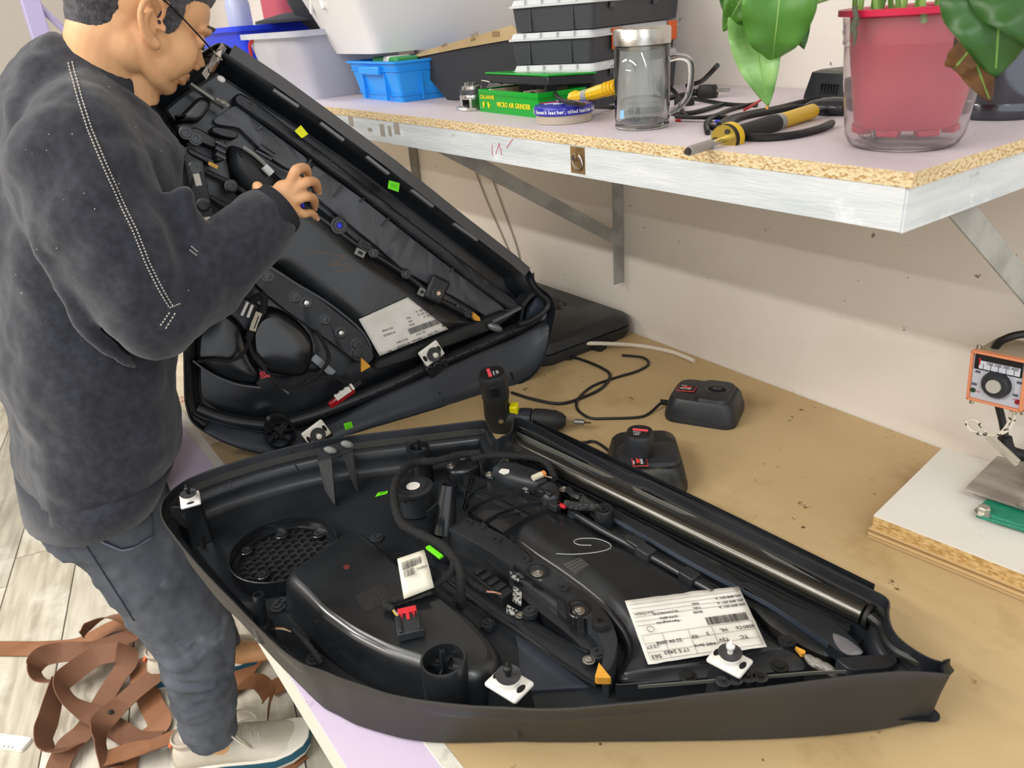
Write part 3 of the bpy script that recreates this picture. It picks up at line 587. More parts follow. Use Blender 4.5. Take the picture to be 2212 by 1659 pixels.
# ---- clips
def clip(px, h, parent, s=1.0, ball='black', R=None, fr=FA, rot=0.3, stem=True, nm='mounting_clip'):
    """white square bracket, grey disc, pin; base at height h"""
    z = fr.ez; c, s_ = math.cos(rot), math.sin(rot); x = fr.ex*c+fr.ey*s_; y = np.cross(z, x); R = np.array([x, y, z]).T
    p = fr.P(*px, h)
    o = MB().box(p, (0.040*s, 0.030*s, 0.006*s), R).build(nm, W_pla, parent, bevel=0.0028*s, seg=3)
    MB().lathe(p+z*0.003*s, [(0.0115*s, 0), (0.0115*s, 0.006*s), (0.010*s, 0.007*s)], 24, R).build('clip_collar', W_pla, o)
    MB().lathe(p+z*0.010*s, [(0.005*s, -0.002*s), (0.0105*s, -0.001*s), (0.0125*s, 0.002*s), (0.0125*s, 0.0032*s), (0.010*s, 0.0024*s), (0.004*s, 0.0018*s)], 28, R).build('clip_disc', mat('dark_grey_disc', '3e3e40', 0.45), o)
    MB().lathe(p+z*0.012*s, [(0.003*s, 0), (0.003*s, 0.005*s), (0.0046*s, 0.007*s), (0.0046*s, 0.010*s), (0.0022*s, 0.012*s), (0.002*s, 0.015*s), (0.001*s, 0.0165*s)], 14, R).build('clip_pin', W_pla if ball == 'white' else K_rub, o)
    for sg in (-1, 1): MB().lathe(p+x*sg*0.015*s+z*0.003*s, [(0.003*s, 0), (0.003*s, 0.0008*s)], 14, R, sy=1.9).build('clip_slot', K_rub, o)
    if stem:
        q = MB(); q.loft([[p+R@TX([a*s, b*s, -0.003*s]) for a, b in ((-.016, -.012), (.016, -.012), (.016, .012), (-.016, .012))], [fr.w([*fr.un(*px, h), 0.014])+R@TX([a*s, b*s, 0]) for a, b in ((-.02, -.016), (.02, -.016), (.02, .016), (-.02, .016))]]); q.build('clip_tower', K_gloss, parent, smooth=False, bevel=0.001)
    return o
clip((1100, 1478), 0.068, dpa, 1.08, rot=0.25)
clip((1576, 1428), 0.066, dpa, 1.0, 'white', rot=0.2)
clip((411, 1080), 0.083, dpa, 0.95, rot=-0.2)
# ---- cylindrical towers
def tower(px, h, r, ht, parent, fr=FA, fins=True):
    p = fr.P(*px, h); R = fr.R
    o = MB().lathe(p, [(r*1.08, -ht), (r, 0), (r*0.985, 0.0006), (r*0.90, 0.0006), (r*0.88, -0.001), (r*0.86, -0.028), (0, -0.028)], 40, R, cap0=False).build('screw_tower', K_gloss, parent, angle=45)
    if fins:
        for k in range(2):
            m = MB(); t = fr.R@TX([math.cos(0.6+k*1.57), math.sin(0.6+k*1.57), 0]); n = np.cross(t, fr.ez)*0.0008; z = fr.ez
            a = p-z*0.026; pts = [a-t*r*.8, a+t*r*.8, p+t*r*0.75-z*0.012, p+t*r*0.22-z*0.01, p+t*r*0.12+z*0.012, p-t*r*0.12+z*0.012, p-t*r*0.22-z*0.01, p-t*r*0.75-z*0.012]
            m.loft([[q-n for q in pts], [q+n for q in pts]]); m.build('spike_fin', K_gloss, o, smooth=False)
    return o
tower((957, 1424), 0.085, 0.0245, 0.07, dpa)
q = PA(957, 1424, 0.05); MB().box(q+TX([0, -0.004, -0.016]), (0.056, 0.04, 0.064), frame_of((0, 0, 1), dr)).build('tower_block', K_gloss, dpa, bevel=0.002)
tower((905, 964), 0.078, 0.0165, 0.06, dpa)
p = PA(905, 990, 0.05); MB().box(p, (0.05, 0.006, 0.05), frame_of((0, 0, 1), (1, 0.3, 0))).build('tower_block', K_satin, dpa, bevel=0.001)
# slim hollow posts
def post(base, top, hb, ht, r0, r1, parent=dpa):
    a = PA(*base, hb); b = PA(*top, ht); d_ = b-a; L = np.linalg.norm(d_)
    return MB().lathe(a, [(r0, 0), (r1, L), (r1*0.75, L), (r1*0.7, L-0.006), (0, L-0.006)], 20, frame_of(d_), cap0=False).build('hollow_post', K_gloss, parent, angle=45)
post(c1((645, 1235))[0], c1((630, 1062))[0], 0.050, 0.092, 0.0088, 0.0068)
p = PA(*c1((660, 1250))[0], 0.045); MB().lathe(p, [(0.012, -0.018), (0.012, 0.0), (0.0095, 0.006)], 22).build('post_foot', K_gloss, dpa)
post(c2((380, 690))[0], c2((410, 405))[0], 0.040, 0.105, 0.019, 0.011)
MB().box(PA(*c2((335, 640))[0], 0.055), (0.003, 0.03, 0.06), frame_of((0, 0, 1), (1, 0.4, 0))).build('post_web', K_gloss, dpa, smooth=False)
# upright bracket walls at the far wall
def plate(pts_h, th, m_, name, n=None, parent=dpa):
    P = [PA(*c1((x, y))[0], h) for x, y, h in pts_h]; nn = nrm(np.cross(P[1]-P[0], P[2]-P[0]))*th/2
    return MB().loft([[p-nn for p in P], [p+nn for p in P]]).build(name, m_, parent, smooth=False, bevel=0.0005)
plate([(985, 265, 0.072), (1070, 250, 0.075), (1092, 535, 0.016), (1055, 500, 0.016), (1030, 440, 0.034), (1012, 330, 0.052)], 0.003, K_matte, 'bracket_wall')
plate([(1125, 215, 0.078), (1195, 200, 0.078), (1228, 455, 0.016), (1200, 420, 0.022), (1165, 290, 0.05)], 0.003, K_matte, 'bracket_wall')
plate([(985, 265, 0.073), (1070, 250, 0.075), (1195, 200, 0.079), (1140, 155, 0.083), (985, 190, 0.083)], 0.003, K_satin, 'bracket_top')
for x, y in ((1060, 200), (1160, 165)): MB().ball(PA(*c1((x, y))[0], 0.088), (0.011, 0.006, 0.006), frame_of((0.2, 0.5, 1)), 9, 6).build('broken_clip', mat('torn_grey_plastic', '8d8d88', 0.35, bump=1.0, bscale=300), dpa)
plate([(110, 540, 0.070), (300, 530, 0.070), (340, 700, 0.016), (300, 780, 0.016), (250, 690, 0.03), (100, 600, 0.055)], 0.004, K_matte, 'bracket_wall')
# tweeter
p = PA(*c2((205, 440))[0], 0.052)
t = MB().lathe(p, [(0.026, -0.035), (0.026, 0.0), (0.030, 0.002), (0.030, 0.007), (0.026, 0.009), (0.022, 0.009), (0.021, 0.012), (0.012, 0.0135), (0, 0.0135)], 36).build('tweeter', K_satin, dpa, angle=35)
MB().lathe(PA(*c2((200, 415))[0], 0.0655), [(0.0105, 0), (0.0105, 0.0006)], 24).build('tweeter_sticker', W_pla, t)
MB().box(PA(*c2((145, 480))[0], 0.053), (0.012, 0.010, 0.014), frame_of((0, 0, 1), (1, 0.4, 0))).build('tweeter_plug', K_rub, t, bevel=0.001)
# lock actuator housings
def hous(P_, h0, h, name, m_=K_satin, inset=0.006):
    return emboss(FA, c2(*P_), h0, [(0, 0.03), (0, h-0.012), (inset*0.3, h-0.005), (inset, h-0.001), (inset*1.8, h)], step=0.004, it=3).build(name, m_, dpa, angle=55)
o = hous(((660, 320), (720, 275), (800, 280), (900, 310), (1000, 350), (1010, 390), (930, 420), (840, 400), (740, 370)), 0.06, 0.068, 'actuator_housing')
emboss(FA, c2((710, 330), (730, 312), (775, 318), (775, 335), (745, 345)), 0.068, [(0, 0.067), (0, 0.0688)], step=0.002, it=1).build('white_tag', W_pla, dpa)
o = hous(((940, 430), (990, 395), (1050, 390), (1080, 440), (1075, 490), (1010, 500), (960, 480)), 0.06, 0.066, 'actuator_housing')
for k in (0, 1): MB().box(PA(*c2((965+45*k, 455+12*k))[0], 0.062), (0.014, 0.008, 0.012), frame_of((0, 0, 1), dr)).build('housing_latch', K_gloss, dpa, bevel=0.001)
hous(((380, 280), (480, 225), (590, 240), (600, 290), (520, 330), (420, 340)), 0.05, 0.052, 'lever_plate', K_gloss, 0.003)
hous(((640, 335), (690, 345), (690, 375), (640, 375)), 0.05, 0.0525, 'lug', K_gloss, 0.002); hous(((845, 415), (915, 430), (900, 465), (850, 455)), 0.05, 0.0525, 'lug', K_gloss, 0.002)
m = rod(FA, c2((915, 368), (975, 342)), 0.070, 0.0048, 8).build('bulb_socket', mat('cream_plastic', 'd8d0b8', 0.4), dpa)
rod(FA, c2((968, 346), (985, 338)), 0.070, 0.005, 8).build('bulb_cap', mat('orange_plastic', 'd98a4a', 0.4), dpa)
for k, cc in enumerate(('d59a80', 'c9b7a8')):
    rod(FA, c2((980, 345+k*4), (1000, 358), (1030, 362+k*4)), [0.07, 0.066, 0.062], 0.0008, 5, sm=3).build('thin_wire', mat('wire_'+cc, cc, 0.5), dpa)
# braided sleeves and red plug
braid = mat('braided_sleeve', '232325', 0.6, col2='4a4a48', scale=350, lo=0.5, hi=0.6, bump=1.0, bscale=420)
for P_ in (((1110, 520), (1180, 535), (1260, 540), (1340, 560)), ((1200, 480), (1240, 520), (1290, 545), (1345, 550))):
    rod(FA, c2(*P_), [0.058, 0.060, 0.058, 0.050], 0.0062, 10, sm=4).build('braided_sleeve', braid, dpa)
rod(FA, c2((1125, 435), (1160, 470), (1200, 485)), 0.062, 0.0055, 6).build('wire_connector', K_gloss, dpa)
MB().box(PA(*c2((1085, 530))[0], 0.060), (0.016, 0.005, 0.004), frame_of((0, 0, 1), dr)).build('red_clip', Red, dpa, bevel=0.0006)
MB().box(PA(*c2((1050, 535))[0], 0.057), (0.014, 0.012, 0.010), frame_of((0, 0, 1), dr)).build('wire_connector', K_satin, dpa, bevel=0.0008)
# ---- wire harness
def rr(n, a, amp=0.08): return [a*(1+amp*math.sin(i*1.9)+amp*0.5*math.sin(i*0.7)) for i in range(n)]
def harness(P_, H, r, name='wire_harness', m_=K_tape, q=c1, fr=FA, par=dpa, n=10):
    pts = [fr.P(*q(p)[0], h) for p, h in zip(P_, H)]; pts, _ = smooth_path(pts, 8); m = MB(); m.tube(pts, rr(len(pts), r), n); return m.build(name, m_, par, angle=80)
harness(((1960, 218), (1850, 226), (1700, 262), (1570, 275), (1490, 325), (1445, 420), (1450, 540), (1490, 640), (1600, 705), (1720, 765), (1800, 850), (1835, 930), (1840, 1030), (1845, 1130)), [0.068, 0.068, 0.072, 0.074, 0.078, 0.078, 0.076, 0.075, 0.080, 0.082, 0.080, 0.076, 0.06, 0.035], 0.0062)
harness(((550, 255), (680, 232), (850, 238), (950, 252), (1010, 290), (1045, 370)), [0.068, 0.07, 0.07, 0.068, 0.066, 0.06], 0.0055, q=c2)
harness(((1800, 870), (1775, 935), (1690, 1000), (1580, 1050), (1470, 1090), (1400, 1110), (1400, 1130), (1440, 1150)), [0.080, 0.078, 0.076, 0.076, 0.076, 0.076, 0.076, 0.075], 0.0046)
harness(((450, 850), (500, 940), (560, 1000), (640, 1045)), [0.078, 0.07, 0.06, 0.05], 0.004, q=c2)
harness(((840, 1275), (900, 1330), (960, 1400), (1010, 1480)), [0.03, 0.03, 0.03, 0.028], 0.0036)
for k, cc in enumerate(('d8b24a', '4f7f86', 'c9c3b0')):
    rod(FA, c1((1430+k*4, 1150), (1450+k*5, 1180), (1480+k*3, 1200)), [0.075, 0.078, 0.076], 0.0009, 5, sm=3).build('thin_wire', mat('wire_'+cc, cc, 0.5), dpa)
for k, cc in enumerate(('d98a4a', 'c9c3b0')):
    rod(FA, c1((735, 1262+k*6), (780, 1265+k*5), (825, 1285)), [0.035, 0.038, 0.03], 0.0009, 5, sm=3).build('thin_wire', mat('wire_'+cc, cc, 0.5), dpa)
rod(FA, c2((640, 1045), (690, 1050), (725, 1060)), [0.055, 0.055, 0.05], 0.0012, 5, sm=3).build('thin_wire', mat('wire_b08070', 'b08070', 0.5), dpa)
# red / black connector lying on the pocket
ca_, cb_ = PA(*c1((1520, 1165))[0], 0.079), PA(*c1((1545, 1310))[0], 0.076)
d_ = nrm(cb_-ca_); R = np.array([d_, nrm(np.cross([0, 0, 1], d_)), [0, 0, 1]]).T; L = np.linalg.norm(cb_-ca_)
co = MB().box((ca_+cb_)/2+d_*L*0.12, (L*0.76, 0.030, 0.011), R).build('plug_connector', K_satin, dpa, bevel=0.001)
MB().box(ca_+d_*L*0.12+R@TX([0, 0, 0.002]), (L*0.22, 0.022, 0.012), R).build('red_lever', Red, co, bevel=0.001)
MB().box(ca_+d_*L*0.36+R@TX([0, 0, 0.007]), (L*0.3, 0.004, 0.003), R).build('red_latch', Red, co, bevel=0.0008)
for sg in (-1, 1):
    MB().box((ca_+cb_)/2+d_*L*0.14+R@TX([0, sg*0.0105, 0.0065]), (L*0.66, 0.003, 0.004), R).build('guide_rib', K_gloss, co, bevel=0.0005)
    MB().box(ca_+d_*L*0.3+R@TX([0, sg*0.007, 0.007]), (L*0.2, 0.0016, 0.003), R).build('red_leg', Red, co)
# cream wrap label with barcode on the harness
a, b, c, d4 = [PA(*c1(p)[0], h) for p, h in (((1460, 850), 0.106), ((1620, 795), 0.106), ((1680, 1020), 0.083), ((1500, 1090), 0.080))]
m = MB(); rows = []
for i in range(9):
    t = i/8; bow = TX([0, 0, 1])*(0.006*math.sin(t*math.pi)); l = a*(1-t)+d4*t+bow; r_ = b*(1-t)+c*t+bow; rows.append([l*(1-s)+r_*s for s in np.linspace(0, 1, 5)])
m.loft(rows, False, False, closed=False); lb = m.build('wrap_label', mat('cream_label', 'ddd8c6', 0.55), dpa, solid=0.0006)
ux = nrm(b-a); uy = nrm(d4-a); nz = nrm(np.cross(uy, ux)); nz = nz*np.sign(nz[2])
m = MB(); W_ = np.linalg.norm(b-a); H_ = np.linalg.norm(d4-a); rng = random.Random(5)
def bars(m, o, ux, uy, nz, w_, h_, rng, lo=0.0004, hi=0.0012):
    x = 0
    while x < w_:
        bw = rng.uniform(lo, hi); m.loft([[o+ux*x+nz*0.0009, o+ux*(x+bw)+nz*0.0009, o+ux*(x+bw)+uy*h_+nz*0.0009, o+ux*x+uy*h_+nz*0.0009], [o+ux*x+nz*0.0011, o+ux*(x+bw)+nz*0.0011, o+ux*(x+bw)+uy*h_+nz*0.0011, o+ux*x+uy*h_+nz*0.0011]]); x += bw+rng.uniform(lo, hi)
bz = TX([0, 0, 1])*0.0062
bars(m, a+ux*0.004+uy*0.012+bz, ux, uy, nz, W_-0.010, 0.010, rng, 0.0003, 0.0008); bars(m, a+ux*0.005+uy*0.026+bz*1.6, ux, uy, nz, W_*0.4, 0.009, rng, 0.0005, 0.001); m.build('barcode', Ink, dpa, smooth=False)
text('index', 0.006, a+ux*W_*0.62+uy*0.032+bz*1.8, ux, -uy, Ink, 'lettering', dpa)
# bright green clip and stickers
bar(FA, c1((1640, 770), (1700, 815), (1725, 835)), 0.074, 0.007, 0.004).build('green_clip', Green, dpa, bevel=0.001)
a = PA(*c1((1328, 480))[0], 0.0146); b = PA(*c1((1400, 460))[0], 0.0146); c = PA(*c1((1405, 443))[0], 0.0146); d4 = PA(*c1((1345, 455))[0], 0.0146)
MB().loft([[a, b, c, d4], [x+TX([0, 0, .0003]) for x in (a, b, c, d4)]]).build('green_sticker', Green, dpa, smooth=False)
m = MB(); m.tube([a+(d4-a)*.5+(b-a)*.25+TX([0, 0, .0004]), a+(d4-a)*.5+(b-a)*.8+TX([0, 0, .0004])], 0.0008, 4); m.build('lettering', mat('dark_green_ink', '3f8a1c', 0.6), dpa)
# chalk scribble and moulded text on the insert
rod(FA, c2((1055, 818), (1150, 822), (1280, 812), (1370, 790), (1375, 760), (1300, 730), (1200, 728), (1160, 745), (1190, 765), (1265, 768)), 0.0470, 0.0006, 4, sm=6).build('chalk_scribble', mat('chalk', 'a9a9a6', 0.7), dpa)
m = MB()
for k in range(10):
    a, b = c2((1100+k*11, 880-k*4), (1175+k*8, 942-k*6)); m.tube([PA(*a, 0.0467), PA(*b, 0.0467)], 0.0003, 3)
for k in range(4):
    a, b = c2((1102+k*18, 884+k*14), (1195+k*14, 842+k*13)); m.tube([PA(*a, 0.0467), PA(*b, 0.0467)], 0.00025, 3)
m.build('moulded_grid', mat('grid_grey2', '77756e', 0.5), dpa)
# key-lock disc and pull opening on the outer skirt
# ---- big paper label, upside down to the viewer
def paperlabel(fr, corners, h, par, lines, rngseed, flip, orient='A'):
    P = [fr.P(u, v, h) for u, v in corners]; rows = []; n, m_ = 14, 10; rg = np.random.RandomState(rngseed); hm = rg.rand(n+1, m_+1)*0.0016
    for i in range(n+1):
        row = []
        for j in range(m_+1):
            s, t = i/n, j/m_; p = P[0]*(1-s)*(1-t)+P[1]*s*(1-t)+P[2]*s*t+P[3]*(1-s)*t; row.append(p+fr.ez*(0.0005+hm[i, j]+0.0008*math.sin(3*s)))
        rows.append(row)
    m = MB(); m.loft(rows, False, False, closed=False); o = m.build('paper_label', Paper, par, solid=0.0003); return o, P
lo_, PL4 = paperlabel(FA, c2((1465, 1105), (2145, 1018)) + c3((710, 1105), (0, 1210)), 0.047, dpa, None, 2, True)
def onlabel(P, s, t, up, ez): return P[0]*(1-s)*(1-t)+P[1]*s*(1-t)+P[2]*s*t+P[3]*(1-s)*t+ez*up
def printlabel(P, ez, par, rows, lines, code, circle=None, up=0.0034):
    g = lambda s, t: onlabel(P, s, t, up, ez)
    m = MB()
    for (s0, t0, s1, t1) in lines: m.tube([g(s0, t0), g(s1, t1)], 0.0002, 3)
    if circle: m.tube([g(circle[0]+0.028*math.cos(a), circle[1]+0.045*math.sin(a)) for a in np.linspace(0, 6.28, 18)], 0.0003, 3)
    m.build('printed_rules', Ink, par, smooth=False)
    m = MB(); rng = random.Random(9); s0, t0, s1, t1 = code; s = s0
    while s < s1:
        w_ = rng.uniform(0.003, 0.010); m.loft([[g(s, t0), g(s+w_, t0), g(s+w_, t1), g(s, t1)], [q+ez*0.0002 for q in (g(s, t0), g(s+w_, t0), g(s+w_, t1), g(s, t1))]]); s += w_+rng.uniform(0.003, 0.008)
    m.build('barcode', Ink, par, smooth=False)
    for (s, t, tx, sz) in rows: text(tx, sz*0.72, g(s, t), g(s-0.05, t)-g(s, t), g(s, t-0.0)-g(s, t-0.05), Ink, 'lettering', par)
L_ = [(0.02, t, 0.98, t) for t in (0.10, 0.17, 0.24, 0.31)]+[(0.02, t, 0.40, t) for t in (0.38, 0.45)]+[(0.03, t, 0.97, t) for t in (0.60, 0.73, 0.86, 0.97)]+[(s, 0.6, s, 0.97) for s in (0.03, 0.2, 0.42, 0.62, 0.97)]
printlabel(PL4, FA.ez, dpa, [(0.97, 0.66, '8580', 0.009), (0.88, 0.80, 'TC', 0.010), (0.72, 0.80, 'TSV', 0.010), (0.60, 0.84, '9405 Serie', 0.008), (0.37, 0.87, '17 5 2463', 0.010), (0.13, 0.90, '563', 0.011), (0.87, 0.66, 'C6', 0.009), (0.74, 0.66, 'HL', 0.010), (0.58, 0.68, '3', 0.010), (0.48, 0.70, '03', 0.010), (0.34, 0.72, '22 04 2008', 0.009), (0.14, 0.76, '12:27', 0.009),
    (0.98, 0.16, '4F0 898 001 A', 0.0075), (0.98, 0.24, '4F0 899 001 A', 0.0075), (0.98, 0.31, '4F0 899 001 A', 0.0075), (0.60, 0.20, '4A0', 0.007), (0.60, 0.27, 'V4A', 0.007), (0.60, 0.34, 'BASE', 0.007), (0.38, 0.36, 'OT9-GRA', 0.007), (0.38, 0.43, 'Fahrzeuginde', 0.007), (0.40, 0.28, 'SCHWARZ-N', 0.007), (0.20, 0.25, 'Aus-Datum', 0.007)], L_, (0.60, 0.46, 0.95, 0.58), (0.12, 0.52))
# ================================================================ DOOR PANEL HELD UP BEHIND
_a = PZ(600, 985, BZ); _b = PZ(1100, 835, BZ); _e = nrm((_b-_a)*TX([1, 1, 0])); _n = nrm(np.cross(_e, [0, 0, 1]))
_n = _n if _n[0] > 0 else -_n
TILT = 0.17; _n = nrm(_n+TX([0, 0, TILT])); _up = nrm(np.cross(_n, _e)); _up = _up if _up[2] > 0 else -_up
_a = _a+TX([0, 0, 0.016]); FB = Frame(_a, _e, _up, _n)
dpb = thing('door_panel', 'black car door trim panel held upright by the person, back side showing', 'door panel', tuple(_a), 'car door trim panels')
del dpa['group'], dpb['group']
def PB(u, v, h): return FB.P(u, v, h)
rimB = [(476, 87), (560, 143), (650, 205), (700, 240), (780, 298), (850, 350), (920, 407), (1000, 468), (1060, 515), (1110, 554), (1150, 586), (1153, 600), (1162, 618), (1188, 633), (1195, 645)] \
    + b2((2112, 268), (2106, 330), (2090, 400), (2075, 470), (2050, 560), (2012, 635), (1960, 685), (1820, 760), (1650, 805), (1500, 838), (1350, 880), (1200, 928), (1080, 955), (900, 1020)) + [(680, 972), (640, 982), (600, 985), (560, 983), (520, 972), (480, 957), (440, 935), (410, 912), (398, 870), (396, 760), (396, 640), (396, 520), (390, 420), (370, 320), (330, 250), (302, 212), (318, 196), (360, 160), (420, 122)]
DEP = 0.085
PBO = [(0.030, -DEP-0.008), (0.018, -DEP-0.004), (0.008, -0.06), (0.002, -0.03), (0.0, -0.002), (0.0008, 0), (0.0022, 0)]
PBI = [(0.0022, 0), (0.003, -0.002), (0.0035, -0.020), (0.006, -0.027), (0.012, -0.029), (0.019, -0.035), (0.022, -0.048), (0.025, -0.062), (0.031, -DEP+0.002), (0.036, -DEP)]
emboss(FB, rimB, 0, PBO, cap1=False, it=1).build('outer_skirt', K_skin, dpb, angle=50)
emboss(FB, rimB, 0, PBI, cap1=False, it=1).build('inner_wall', K_blue, dpb, angle=50)
emboss(FB, rimB, 0, [(0.033, -DEP-0.0005), (0.033, -DEP+0.0002)]).build('back_plate', K_gloss, dpb, smooth=False)
emboss(FB, rimB, 0, [(0.030, -DEP-0.008), (0.030, -DEP-0.006)], cap0=True, cap1=False).build('face_plate', K_skin, dpb, smooth=False)
def bb(P_, h, prof, name, m_=K_gloss, q=b1, par=None, **k):
    a = k.pop('angle', 45); return emboss(FB, q(*P_) if q else P_, h, prof, **k).build(name, m_, par or dpb, angle=a)
B0 = -DEP
def flat(h, r=0.001): return [(0, B0-0.0), (0, h-r), (r, h)]
fo = b2((2100, 330), (2080, 430), (2045, 545), (2000, 630), (1950, 675), (1815, 748), (1650, 793), (1500, 826), (1350, 868), (1200, 916), (1080, 950), (900, 1008)) + [(680, 966), (640, 976), (600, 980), (560, 978), (520, 967), (480, 952), (440, 930)]
fi = b2((2082, 318), (2050, 345), (1990, 385), (1940, 415), (1900, 440), (1790, 485), (1640, 550), (1480, 620), (1340, 682), (1200, 745), (1080, 800), (960, 855), (850, 905), (760, 945), (650, 968), (560, 982), (440, 980), (300, 955), (150, 918))
PO = resample([FB.P(u, v, -0.003) for u, v in fo], 0.01, False); PI_ = resample([FB.P(u, v, -0.030) for u, v in fi], 0.01, False); n_ = 70
PO = resample(PO, np.sum(np.linalg.norm(np.diff(PO, axis=0), axis=1))/n_, False)[:n_+1]; PI_ = resample(PI_, np.sum(np.linalg.norm(np.diff(PI_, axis=0), axis=1))/n_, False)[:n_+1]
MB().loft([list(PO), list(0.6*PO+0.4*PI_-FB.ez*0.006), list(PI_), list(PI_-FB.ez*0.02)], False, False, closed=False).build('skirt_flange', mat('blue_grey_flange', '2b3038', 0.36, col2='333942', scale=5, r2=0.45), dpb, solid=0.002)
# wide light flange with two rows of pinholes (lower skirt)
m = MB()
pin = [(800, 880), (815, 880), (690, 930), (1000, 795), (1028, 785), (1095, 752), (1120, 745), (1198, 706), (1225, 698), (1300, 660), (1328, 650), (1535, 555), (1573, 542), (1625, 517), (1650, 506), (1728, 468), (1755, 458), (1832, 424), (1860, 410), (1938, 375), (1960, 370), (660, 940)]
for x in pin:
    p = PB(*b2(x)[0], -0.032); m.cyl(p, p+FB.ez*0.003, 0.0018, n=8)
m.build('pin_holes', mat('hole_black', '050505', 0.9), dpb)
band = ((2080, 300), (1950, 370), (1800, 432), (1650, 500), (1500, 565), (1350, 630), (1200, 700), (1050, 765), (900, 825), (750, 880), (600, 925), (480, 945), (350, 935), (200, 905), (60, 850))
rod(FB, b2(*band), -0.043, 0.013, 14, sm=4).build('moulded_roll', K_blue, dpb)
edge = ((2085, 330), (1900, 440), (1700, 525), (1500, 612), (1300, 700), (1100, 790), (960, 860), (800, 935), (600, 975), (480, 985), (330, 965), (150, 920), (50, 880))
bar(FB, b2(*edge), -0.018, 0.0022, 0.008, sm=3).build('flange_edge', K_blue, dpb, smooth=False)
for x0, x1 in (((1468, 800), (1478, 860)), ((1540, 785), (1548, 830)), ((1860, 645), (1872, 700)), ((1450, 760), (1450, 770))):
    bar(FB, b2(x0, x1), -0.006, 0.0014, 0.006).build('rib', K_gloss, dpb, smooth=False)
bar(FB, [(500, 108), (600, 174), (700, 246), (850, 357), (1000, 477), (1110, 562), (1140, 588)], 0.0008, 0.020, 0.003).build('rail_lip', mat('grey_rail_lip', '4e4e4f', 0.5), dpb, smooth=False)
# top rail beam
bb(((490, 72), (520, 45), (600, 90), (760, 215), (1000, 395), (1250, 590), (1500, 785), (1800, 1010), (1990, 1150), (1950, 1190), (1800, 1085), (1400, 770), (1100, 530), (900, 385), (700, 235), (500, 105)), -0.045, flat(-0.045, 0.003), 'rail_beam', K_satin, it=1)
for x, y in ((580, 105), (995, 407), (1398, 700), (1777, 980)):
    p = PB(*b1((x, y))[0], -0.045); MB().lathe(p, [(0.0035, 0), (0.0035, 0.0006)], 14, FB.R).build('rivet', K_rub, dpb)
# lip blocks inside the outer edge
for a in (((700, 32), (830, 120)), ((945, 205), (1065, 295)), ((1185, 380), (1300, 470)), ((1420, 555), (1530, 640)), ((1640, 730), (1760, 815))):
    bar(FB, b1(*a), -0.002, 0.005, 0.012).build('lip_block', mat('grey_lip_block', '6c6e72', 0.35), dpb, smooth=False)
# grey plates beside the rail
PLm = mat('grey_black_sheet', '46484c', 0.32, col2='505257', scale=6, r2=0.42)
bb(((470, 130), (500, 110), (620, 200), (880, 392), (860, 445), (780, 450), (700, 400), (600, 310), (520, 230), (400, 215), (380, 190)), -0.062, flat(-0.062), 'upper_plate', PLm, it=1)
bb(((905, 420), (1150, 590), (1400, 790), (1640, 975), (1900, 1168), (1900, 1200), (1840, 1232), (1640, 1110), (1500, 1040), (1380, 975), (1240, 850), (1060, 705), (930, 600), (880, 500)), -0.060, flat(-0.060), 'upper_plate', PLm, it=1)
for x0, x1 in (((640, 222), (612, 240)), ((1058, 530), (1015, 590)), ((1170, 595), (1150, 615)), ((1300, 700), (1265, 742)), ((1640, 940), (1620, 985)), ((895, 395), (865, 445))):
    bar(FB, b1(x0, x1), -0.054, 0.003, 0.007).build('rib', K_gloss, dpb, smooth=False)
for k in range(3): bar(FB, b1((640+k*-14, 310+k*20), (715+k*-12, 360+k*17)), -0.052, 0.004, 0.012).build('rib', K_gloss, dpb, smooth=False)
bar(FB, b1((550, 345), (640, 390), (750, 455), (820, 470)), -0.052, 0.0035, 0.008, sm=3).build('wire_channel', K_gloss, dpb, smooth=False)
# central insert, domed
bb(((680, 940), (650, 840), (560, 660), (480, 500), (460, 380), (470, 330), (560, 360), (680, 440), (780, 530), (880, 610), (960, 660), (1060, 750), (1170, 850), (1280, 930), (1400, 1010), (1540, 1120), (1660, 1180), (1760, 1250), (1560, 1330), (1400, 1395), (1240, 1450), (1205, 1380), (1180, 1330), (1060, 1230), (900, 1095), (780, 1000)), -0.060, [(0, B0), (0, -0.066), (0.002, -0.062), (0.006, -0.060), (0.009, -0.056)], 'door_insert', K_gloss, it=3, ns=16, dome=(0.026, 0.0085), angle=60)
rod(FB, b1((930, 690), (1040, 770), (1150, 850), (1280, 925), (1400, 1005), (1540, 1110), (1660, 1175), (1770, 1240)), -0.052, 0.006, 12, sm=3).build('stiffener_tube', K_gloss, dpb)
rod(FB, b1((370, 590), (520, 680), (600, 720)), -0.055, 0.005, 10).build('stiffener_tube', K_satin, dpb)
rod(FB, b1((350, 460), (480, 520), (560, 570), (620, 600)), -0.055, 0.005, 10).build('stiffener_tube', K_satin, dpb)
